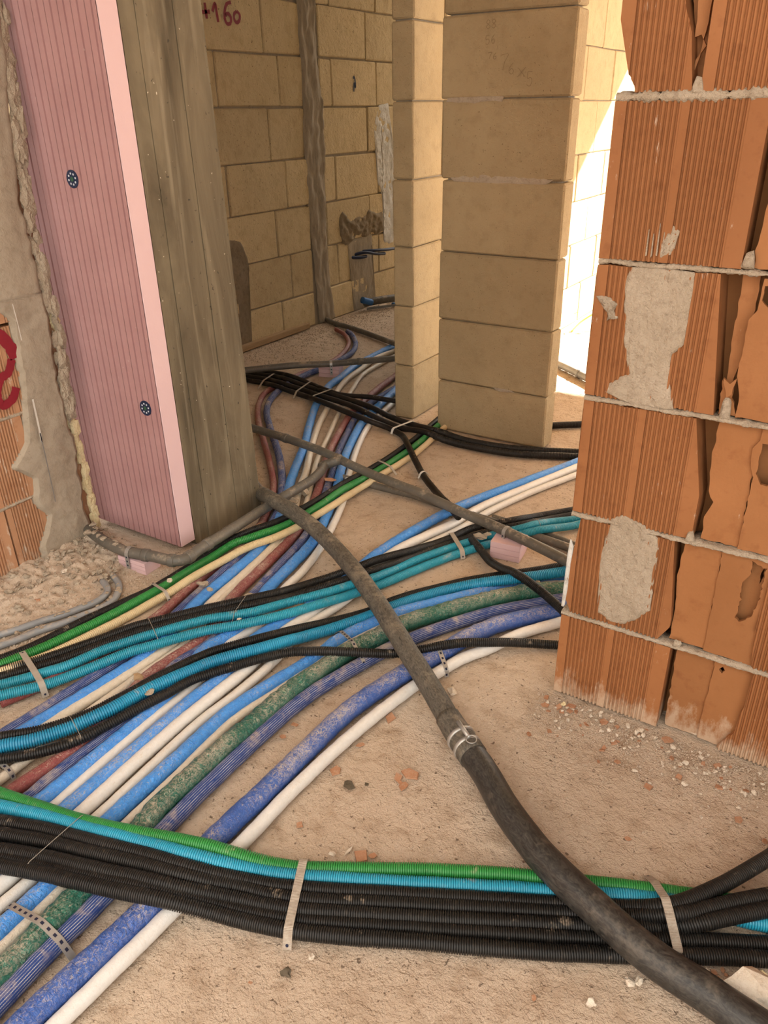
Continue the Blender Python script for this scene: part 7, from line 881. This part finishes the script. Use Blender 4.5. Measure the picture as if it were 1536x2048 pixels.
def frac(key, x, y): return int(np.argmin(np.hypot(PC[key][:, 0] - x, PC[key][:, 1] - y))) / (len(PC[key]) - 1)
hanger('D2', frac('D2', -.90, 2.10), .0175, .055, 'perforated strap holding the long grey drain pipe on its pink block')
hanger('D1', frac('D1', -1.90, 1.43), .0185, .050, 'perforated strap holding the elbowed drain pipe on its pink block')
hanger('D5', frac('D5', -2.56, 3.43), .0175, .060, 'perforated strap on the raised grey pipe at the back')
# stubs in the far wall
st = empty('conduit_stubs', (-3.32, 4.9, .38)); tag(st, 'dark blue conduit stubs poking out of the far wall', 'conduit')
for pts in ([(-.02, -.08, .02), (.03, .0, .03), (.05, .12, .005), (.05, .24, -.01)], [(-.02, .02, .03), (.04, .1, .03), (.06, .22, .02), (.06, .36, .01)], [(-.02, -.12, .01), (.02, -.05, .0), (.03, .02, .0)]):
    C, s_ = catmull([np.array(p) for p in pts], .01); link('stub', tube_mesh('stub', C, s_, np.full(len(C), .011), 10), 'disc_blue', st)
fd = empty('floor_drain', (-3.22, 4.98, -.045)); tag(fd, 'grey waste pipe with blue cap at the foot of the far wall', 'pipe')
for nm, pts, r_, mt in (('waste_pipe', [(-.06, -.12, .10), (.05, .05, .11), (.16, .26, .10), (.3, .5, .09)], .028, 'grey'), ('waste_socket', [(.12, .19, .103), (.155, .25, .10)], .034, 'grey'), ('blue_cap', [(-.05, -.16, .13), (-.02, -.08, .10)], .024, 'blue_cap'), ('blue_pipe', [(.02, .15, .035), (.2, .42, .035), (.35, .62, .03)], .024, 'blue_cap'), ('thin_pipe', [(-.05, -.10, .055), (.2, .26, .06)], .009, 'greyclean')):
    C, s_ = catmull([np.array(p) for p in pts], .015); link(nm, tube_mesh(nm, C, s_, np.full(len(C), r_), 14), mt, fd)
# weed in the sunlit gap
wd = empty('weed', (-1.72, 5.05, 0)); tag(wd, 'thin yellow-green weed in the sunlit gap behind the pier', 'plant')
C, s_ = catmull([np.array(p) for p in ((0, -.05, 0), (.04, .05, .06), (.14, .16, .12), (.30, .25, .14))], .01); link('stem', tube_mesh('stem', C, s_, np.full(len(C), .006), 6), 'leaf', wd)
for q, (x, y, z) in enumerate(((.02, .0, .07), (.12, .13, .15), (.22, .2, .17), (-.02, .02, .10))):
    a = q * 1.9; d = np.array([math.cos(a), math.sin(a), .5]) * .05; e_ = np.array([-math.sin(a), math.cos(a), 0]) * .016; p0 = np.array([x, y, z])
    link('leaf', mesh_py('leaf', [p0, p0 + d * .5 + e_, p0 + d, p0 + d * .5 - e_], [(0, 1, 2, 3)]), 'leaf', wd)

# ------------------------------------------------------------------ rubble
LUMP = [lump_mesh('lump_%d' % i, i, .8, 2, .9) for i in range(6)]; SHARD = [shard_mesh('shard_%d' % i, i + 50) for i in range(8)]
def copies(base, mat):
    out = []
    for me in base:
        q = me.copy(); q.materials.clear(); q.materials.append(M[mat]); out.append(q)
    return out
LM = {k: copies(LUMP, k) for k in ('mortar', 'stone_pale', 'gravel')}; SH = {k: copies(SHARD, k) for k in ('chip_clay',)}
def piece(name, me, x, y, z, s, label, cat, group=None, tilt=.5):
    o = bpy.data.objects.new(name, me); COL.objects.link(o); o.location = (x, y, z); o.scale = s if isinstance(s, tuple) else (s, s, s)
    o.rotation_euler = (random.uniform(-tilt, tilt), random.uniform(-tilt, tilt), random.uniform(0, 6.28)); tag(o, label, cat, group); return o
# the heap itself: loose mortar nobody could count
def heap_h(x, y):
    d = max(0., (x + 2.15) / .36); e = min(1., max(0., (y - .80) / .25)) * min(1., max(0., (1.56 - y) / .1)); b = max(0., 1 - d) ** 1.5
    return .050 * b * e * (1 + .35 * noise.noise((x * 14, y * 14, 1))) + .010 * noise.noise((x * 45, y * 45, 4)) * min(1, b * 3) * e + .004 * noise.noise((x * 120, y * 120, 4)) * min(1, b * 3) * e - .006
hx = np.arange(-2.16, -1.76, .006); hy = np.arange(.78, 1.56, .006); V = np.array([(x, y, heap_h(x, y)) for x in hx for y in hy]); ny = len(hy)
ii, jj = np.meshgrid(np.arange(len(hx) - 1), np.arange(ny - 1), indexing='ij'); a = (ii * ny + jj).ravel()
hp = link('rubble_heap', mesh_np('rubble_heap', V, np.stack([a, a + ny, a + ny + 1, a + 1], 1)), 'gravel'); tag(hp, 'low heap of crumbled mortar at the foot of the plastered wall', 'rubble', kind='stuff')
n = 0
while n < 170:
    x = random.uniform(-2.14, -1.80); y = random.uniform(.92, 1.50); d = (x + 2.14) / .34
    if random.random() < d * 1.02 or (x > -1.96 and y > 1.36): continue
    s = random.choice((.005, .006, .008, .010, .013, .016)) * (1.2 - .4 * d)
    piece('rubble_lump', random.choice(LM['mortar']), x, y, max(0, heap_h(x, y)) + s * .35, (s, s * random.uniform(.6, 1), s * random.uniform(.5, .8)), 'grey mortar lump in the rubble heap at the foot of the plastered wall', 'rubble', 'rubble heap by the plastered wall'); n += 1
for i in range(26):
    x, y = random.gauss(-1.915, .025), random.gauss(1.315, .03); s = random.uniform(.007, .015)
    piece('rubble_lump', random.choice(LM['mortar']), x, y, .012 + random.random() * .014, (s, s * .8, s * .7), 'mortar lump covering the ends of the slim grey pipes', 'rubble', 'lumps over the slim pipe ends')
# mortar crust on the grey pipes that leave the heap
for key, f0, f1, cnt in (('E1', .25, 1, 16), ('E2', .25, 1, 16), ('D1', .0, .28, 26)):
    C = PC[key]; r_ = PATHS[key][0]
    for i in range(cnt):
        c = C[int((f0 + (f1 - f0) * random.random()) * (len(C) - 1))]; s = random.uniform(.006, .013) * (1.3 if key == 'D1' else 1)
        piece('mortar_crust', random.choice(LM['mortar']), c[0] + random.uniform(-.6, .6) * r_, c[1] + random.uniform(-.6, .6) * r_, c[2] + r_ * .85, (s, s * .8, s * .45), 'crust of mortar stuck on top of the %s' % ('elbowed drain pipe' if key == 'D1' else 'slim grey pipes at the left edge'), 'mortar crust', 'mortar crust on the drain pipe' if key == 'D1' else 'mortar crust on the slim grey pipes', .3)
for i in range(22):
    c = PC['D1'][int(random.random() * .17 * (len(PC['D1']) - 1))]; s = random.uniform(.012, .024)
    piece('mortar_crust', random.choice(LM['mortar']), c[0] + random.gauss(0, .016), c[1] + random.gauss(-.004, .014), c[2] + random.uniform(-.03, .022), (s, s * .8, s * .7), 'mortar lump burying the wall end of the elbowed drain pipe', 'mortar crust', 'mortar burying the drain pipe end', .5)
# crumbs at the foot of the brick wall
for i in range(230):
    x = random.uniform(-.50, .22); y = 1.527 - abs(random.gauss(0, .075)) - random.random() * .03; s = random.choice((.0025, .0035, .0045, .006, .008))
    if random.random() < .2: piece('brick_chip', random.choice(SH['chip_clay']), x, y, -.002, s * 1.5, 'small orange clay chip at the foot of the brick wall', 'chip', 'clay chips by the brick wall', .3)
    else: piece('mortar_crumb', random.choice(LM['stone_pale']), x, y, s * .3, (s, s * .8, s * .65), 'pale mortar crumb at the foot of the brick wall', 'rubble', 'mortar crumbs by the brick wall')
CHIPS = [
(-0.8051, 1.0263, 0.0, 0.0181, 'clay', 'flat terracotta flake lying on the open floor', 'chip', 'terracotta flakes on the front floor'),
(-0.6761, 1.0826, 0.0, 0.0157, 'clay', 'flat terracotta flake lying on the open floor', 'chip', 'terracotta flakes on the front floor'),
(-0.6575, 1.1061, 0.0, 0.0248, 'clay', 'flat terracotta flake lying on the open floor', 'chip', 'terracotta flakes on the front floor'),
(-0.6509, 1.0691, 0.0, 0.0155, 'clay', 'flat terracotta flake lying on the open floor', 'chip', 'terracotta flakes on the front floor'),
(-0.784, 0.8633, 0.0, 0.0126, 'clay', 'flat terracotta flake lying on the open floor', 'chip', 'terracotta flakes on the front floor'),
(-0.626, 0.8667, 0.0, 0.026, 'clay', 'flat terracotta flake lying on the open floor', 'chip', 'terracotta flakes on the front floor'),
(-0.6109, 0.8802, 0.0, 0.01, 'clay', 'flat terracotta flake lying on the open floor', 'chip', 'terracotta flakes on the front floor'),
(-0.9771, 1.0953, 0.0, 0.0122, 'clay', 'flat terracotta flake lying on the open floor', 'chip', 'terracotta flakes on the front floor'),
(-0.9773, 1.0493, 0.0, 0.0108, 'clay', 'flat terracotta flake lying on the open floor', 'chip', 'terracotta flakes on the front floor'),
(-0.7931, 1.2383, 0.0, 0.0197, 'clay', 'flat terracotta flake lying on the open floor', 'chip', 'terracotta flakes on the front floor'),
(-0.804, 1.1222, 0.0, 0.0118, 'clay', 'flat terracotta flake lying on the open floor', 'chip', 'terracotta flakes on the front floor'),
(-0.1902, 1.1885, 0.0, 0.0082, 'clay', 'small orange clay chip on bare floor away from the walls', 'chip', 'scattered clay chips'),
(-0.1938, 1.3458, 0.0, 0.0143, 'clay', 'small orange clay chip on bare floor away from the walls', 'chip', 'scattered clay chips'),
(-0.2439, 1.0041, 0.0, 0.0057, 'clay', 'small orange clay chip on bare floor away from the walls', 'chip', 'scattered clay chips'),
(-0.2266, 0.7879, 0.0, 0.0067, 'clay', 'small orange clay chip on bare floor away from the walls', 'chip', 'scattered clay chips'),
(-0.6508, 0.5556, 0.0, 0.0052, 'clay', 'small orange clay chip on bare floor away from the walls', 'chip', 'scattered clay chips'),
(-0.6637, 1.0731, 0.0, 0.0067, 'clay', 'small orange clay chip on bare floor away from the walls', 'chip', 'scattered clay chips'),
(0.0772, 0.9593, 0.03, 0.0639, 'stone', 'large pale broken stone in the lower right corner', 'stone', ''),
(0.0898, 1.0262, 0.008, 0.0111, 'foamy', 'small yellowish stone behind the large pale stone at the right edge', 'stone', ''),
(-0.004, 0.9688, 0.007, 0.0128, 'stone', 'flat pale stone touching the front conduit near the large pale stone', 'stone', ''),
(0.0078, 0.983, 0.006, 0.0069, 'stone', 'tiny pale stone between the front conduit and the large pale stone', 'stone', ''),
(-0.0995, 0.8947, 0.008, 0.011, 'stone', 'pale angular stone left of the big black pipe in front', 'stone', ''),
(-0.085, 0.9041, 0.006, 0.0094, 'stone', 'grey stone touching the big black pipe in front', 'stone', ''),
(-0.1423, 0.8266, 0.007, 0.0125, 'stone', 'pale wedge-shaped stone lying alone on the front floor', 'stone', ''),
(0.0194, 0.9915, 0.0, 0.0078, 'clay', 'brown clay chip heaped against the large pale stone', 'chip', 'clay chips at the large stone'),
(0.0276, 0.9833, 0.0, 0.0068, 'clay', 'brown clay chip heaped against the large pale stone', 'chip', 'clay chips at the large stone'),
(0.0308, 1.0037, 0.0, 0.0069, 'clay', 'brown clay chip heaped against the large pale stone', 'chip', 'clay chips at the large stone'),
(0.0323, 0.9761, 0.0, 0.006, 'clay', 'brown clay chip heaped against the large pale stone', 'chip', 'clay chips at the large stone'),
(0.0377, 0.9977, 0.0, 0.0052, 'clay', 'brown clay chip heaped against the large pale stone', 'chip', 'clay chips at the large stone'),
(-0.6063, 0.5993, 0.006, 0.0139, 'dark', 'dark cement clod in front of the webbing strap', 'clod', ''),
(-0.5883, 0.6468, 0.004, 0.008, 'stone', 'small grey pebble beside the webbing strap', 'pebble', ''),
(-0.7559, 1.007, 0.001, 0.0189, 'darkflat', 'dark stain clod on the open floor', 'clod', ''),
(-0.7244, 1.0297, 0.001, 0.0067, 'darkflat', 'small dark clod beside the dark stain', 'clod', ''),
(-0.6581, 0.8637, 0.0, 0.0111, 'shardstone', 'pale broken tile sliver behind the green conduit', 'chip', ''),
(-0.6808, 0.8403, 0.004, 0.008, 'stone', 'small pale pebble behind the green conduit', 'pebble', ''),
(-1.9932, 1.1104, 0.006, 0.0185, 'clayround', 'round terracotta shard in the rubble heap', 'chip', ''),
(-1.9754, 1.1022, 0.004, 0.0092, 'stone', 'pebble beside the round terracotta shard', 'pebble', ''),
(-2.0295, 1.241, 0.03, 0.0161, 'stone', 'whitish stone on top of the rubble heap', 'stone', ''),
(-1.5713, 1.3981, 0.045, 0.023, 'mortar', 'mortar clod resting on the red pipe under the green conduit', 'clod', ''),
(-1.5342, 1.3877, 0.045, 0.0137, 'mortar', 'smaller mortar clod beside the one on the red pipe', 'clod', ''),
(-1.7076, 2.0131, 0.035, 0.03, 'mortar', 'mortar clump on the cream pipes under the big black pipe', 'clod', ''),
(-1.7032, 2.0903, 0.035, 0.0268, 'mortar', 'mortar clump on the cream pipes near the drain branch', 'clod', ''),
(-1.6838, 2.2202, 0.04, 0.0275, 'clay', 'long orange clay shard on the pipes beside the drain branch', 'chip', ''),
(-1.6106, 2.1448, 0.035, 0.0172, 'clay', 'orange clay shard under the long one on the pipes', 'chip', ''),
(-1.6894, 1.8047, 0.03, 0.023, 'clay', 'clay shard wedged between drain pipe and big black pipe', 'chip', ''),
(-1.6882, 1.7711, 0.03, 0.0211, 'clay', 'second clay shard wedged beside the concrete column foot', 'chip', ''),
(-1.7528, 1.9748, 0.04, 0.0131, 'stone', 'pale pebble on the pipes by the concrete column', 'pebble', ''),
(-0.9861, 2.1292, 0.03, 0.0325, 'splat', 'mortar splash on the turquoise pair beside the strap', 'splash', ''),
(-0.9703, 2.1549, 0.032, 0.0189, 'splat', 'small mortar splash on the upper turquoise conduit by the drain pipe', 'splash', ''),
(-1.4048, 1.4269, 0.045, 0.0225, 'splat', 'mortar splash on the black conduit above the turquoise pair', 'splash', ''),
(-1.3228, 0.9558, 0.055, 0.0162, 'splat', 'mortar splash across the single wide turquoise conduit', 'splash', ''),
(-1.4175, 0.9988, 0.032, 0.0208, 'nest', 'brown straw-like clump on the cream pipe by the wide turquoise conduit', 'clump', ''),
(-1.3388, 1.3057, 0.055, 0.0071, 'stone', 'white crumb on the lower turquoise conduit', 'crumb', ''),
(-1.7435, 1.0229, 0.022, 0.0099, 'splat', 'white mortar blot on the green conduit at left', 'splash', ''),
(-1.6683, 1.3576, 0.05, 0.0124, 'stone', 'white crumb on the green conduit near the strap', 'crumb', ''),
(-0.6636, 1.8083, 0.02, 0.0233, 'clay', 'orange clay shard between the navy and royal blue pipes by the brick wall', 'chip', ''),
(-0.6588, 1.9381, 0.045, 0.0212, 'splat', 'mortar spill on the green pipe next to the brick wall', 'splash', ''),
(-0.6992, 1.9394, 0.04, 0.0183, 'splat', 'mortar spill on the blue pipe next to the brick wall', 'splash', ''),
(-0.7043, 1.3982, 0.005, 0.0166, 'stone', 'pale stone chip beside the white pipe end and big black pipe', 'stone', ''),
(-0.4273, 1.5074, 0.0, 0.015, 'clay', 'brown clay chip with yellow bit by the brick corner', 'chip', ''),
(-0.4448, 1.5008, 0.005, 0.01, 'foamy', 'bright yellow crumb at the corner of the brick wall', 'crumb', ''),
(-0.2574, 1.5065, 0.006, 0.0131, 'stone', 'white pebble at the foot of the broken brick', 'pebble', ''),
(-0.1932, 1.5068, 0.006, 0.0164, 'clay', 'upright clay shard at the foot of the broken brick', 'chip', ''),
(-0.1784, 1.4943, 0.005, 0.0105, 'stone', 'white crumb beside the upright clay shard', 'crumb', ''),
(-0.1506, 1.5676, 0.006, 0.0166, 'stone', 'mortar lump inside the hollow of the broken bottom brick', 'stone', ''),
(-0.0978, 1.6136, 0.006, 0.0143, 'stone', 'grey lump at the right side of the hollow bottom brick', 'stone', ''),
]
CK = {'clay': ('SH', 'chip_clay', (1, 1, .5)), 'clayround': ('LM', 'chip_clay', (1, 1, .5)), 'stone': ('LM', 'stone_pale', (1, .85, .7)), 'foamy': ('LM', 'foam', (1, .8, .7)), 'dark': ('LM', 'dark_spot', (1, .8, .45)), 'darkflat': ('LM', 'dark_spot', (1, .8, .12)),
      'shardstone': ('SH', 'stone_pale', (1.4, .5, .5)), 'mortar': ('LM', 'mortar', (1, .8, .7)), 'splat': ('LM', 'mortar', (1.1, .8, .28)), 'nest': ('LM', 'wood', (1, .8, .6))}
CN = {'clay': 'clay_chip', 'clayround': 'clay_shard', 'stone': 'stone', 'foamy': 'yellow_crumb', 'dark': 'cement_clod', 'darkflat': 'cement_clod', 'shardstone': 'tile_sliver', 'mortar': 'mortar_clod', 'splat': 'mortar_splash', 'nest': 'straw_clump'}
for i, (x, y, z, s, k, lab, cat, grp) in enumerate(CHIPS):
    fam, mt, sc = CK[k]; src = (SHARD if fam == 'SH' else LUMP)[i % (8 if fam == 'SH' else 6)]; me = src.copy(); me.materials.clear(); me.materials.append(M[mt])
    piece(CN[k], me, x, y, z, (s * sc[0], s * sc[1], s * sc[2]), lab, cat, grp or None, .12)

# dust and grit too fine to count
def grit(name, n, fn, smin, smax, mat, label):
    v = []; f = []
    for i in range(n):
        x, y, z = fn(); s = random.uniform(smin, smax); a = random.uniform(0, 6.28); b = len(v)
        for q in range(4): t = a + q * 1.57 + random.uniform(-.3, .3); k = s * random.uniform(.7, 1.1); v.append((x + k * math.cos(t), y + k * math.sin(t), z - s * .3))
        for q in range(2): v.append((x + random.uniform(-.5, .5) * s, y + random.uniform(-.5, .5) * s, z + s * random.uniform(.4, .8)))
        f += [(b, b + 1, b + 4), (b + 1, b + 2, b + 4), (b + 2, b + 5, b + 4), (b + 2, b + 3, b + 5), (b + 3, b, b + 5), (b, b + 4, b + 5)]
    o = link(name, mesh_py(name, v, f), mat); tag(o, label, 'grit', kind='stuff')
def g1():
    x = random.uniform(-2.15, -1.72); y = random.uniform(.75, 1.5); return (x, y, max(-.002, heap_h(x, y)))
def g2(): return (random.uniform(-.52, .25), 1.53 - abs(random.gauss(0, .10)), -.002)
def g3(): return (random.uniform(-1.3, .3), random.uniform(.45, 1.6), -.003)
def g4(): return (random.uniform(-3.3, -.4), random.uniform(1.6, 4.6), -.003)
def g5():
    y = random.uniform(3.4, 5.2); return (-3.31 + abs(random.gauss(0, .22)), y, -.002)
grit('mortar_grit', 3500, g1, .0015, .006, 'gravel', 'loose grey grit around the rubble heap by the plastered wall')
grit('wall_grit', 3000, g2, .001, .0032, 'gravel', 'loose grit along the foot of the brick wall')
grit('floor_grit', 2500, g3, .0008, .0022, 'gravel', 'fine grit scattered on the front floor')
grit('far_grit', 3500, g4, .0012, .0035, 'gravel', 'fine grit scattered on the floor towards the far room')
grit('far_wall_grit', 2200, g5, .002, .007, 'gravel', 'crumbled mortar along the foot of the far wall')
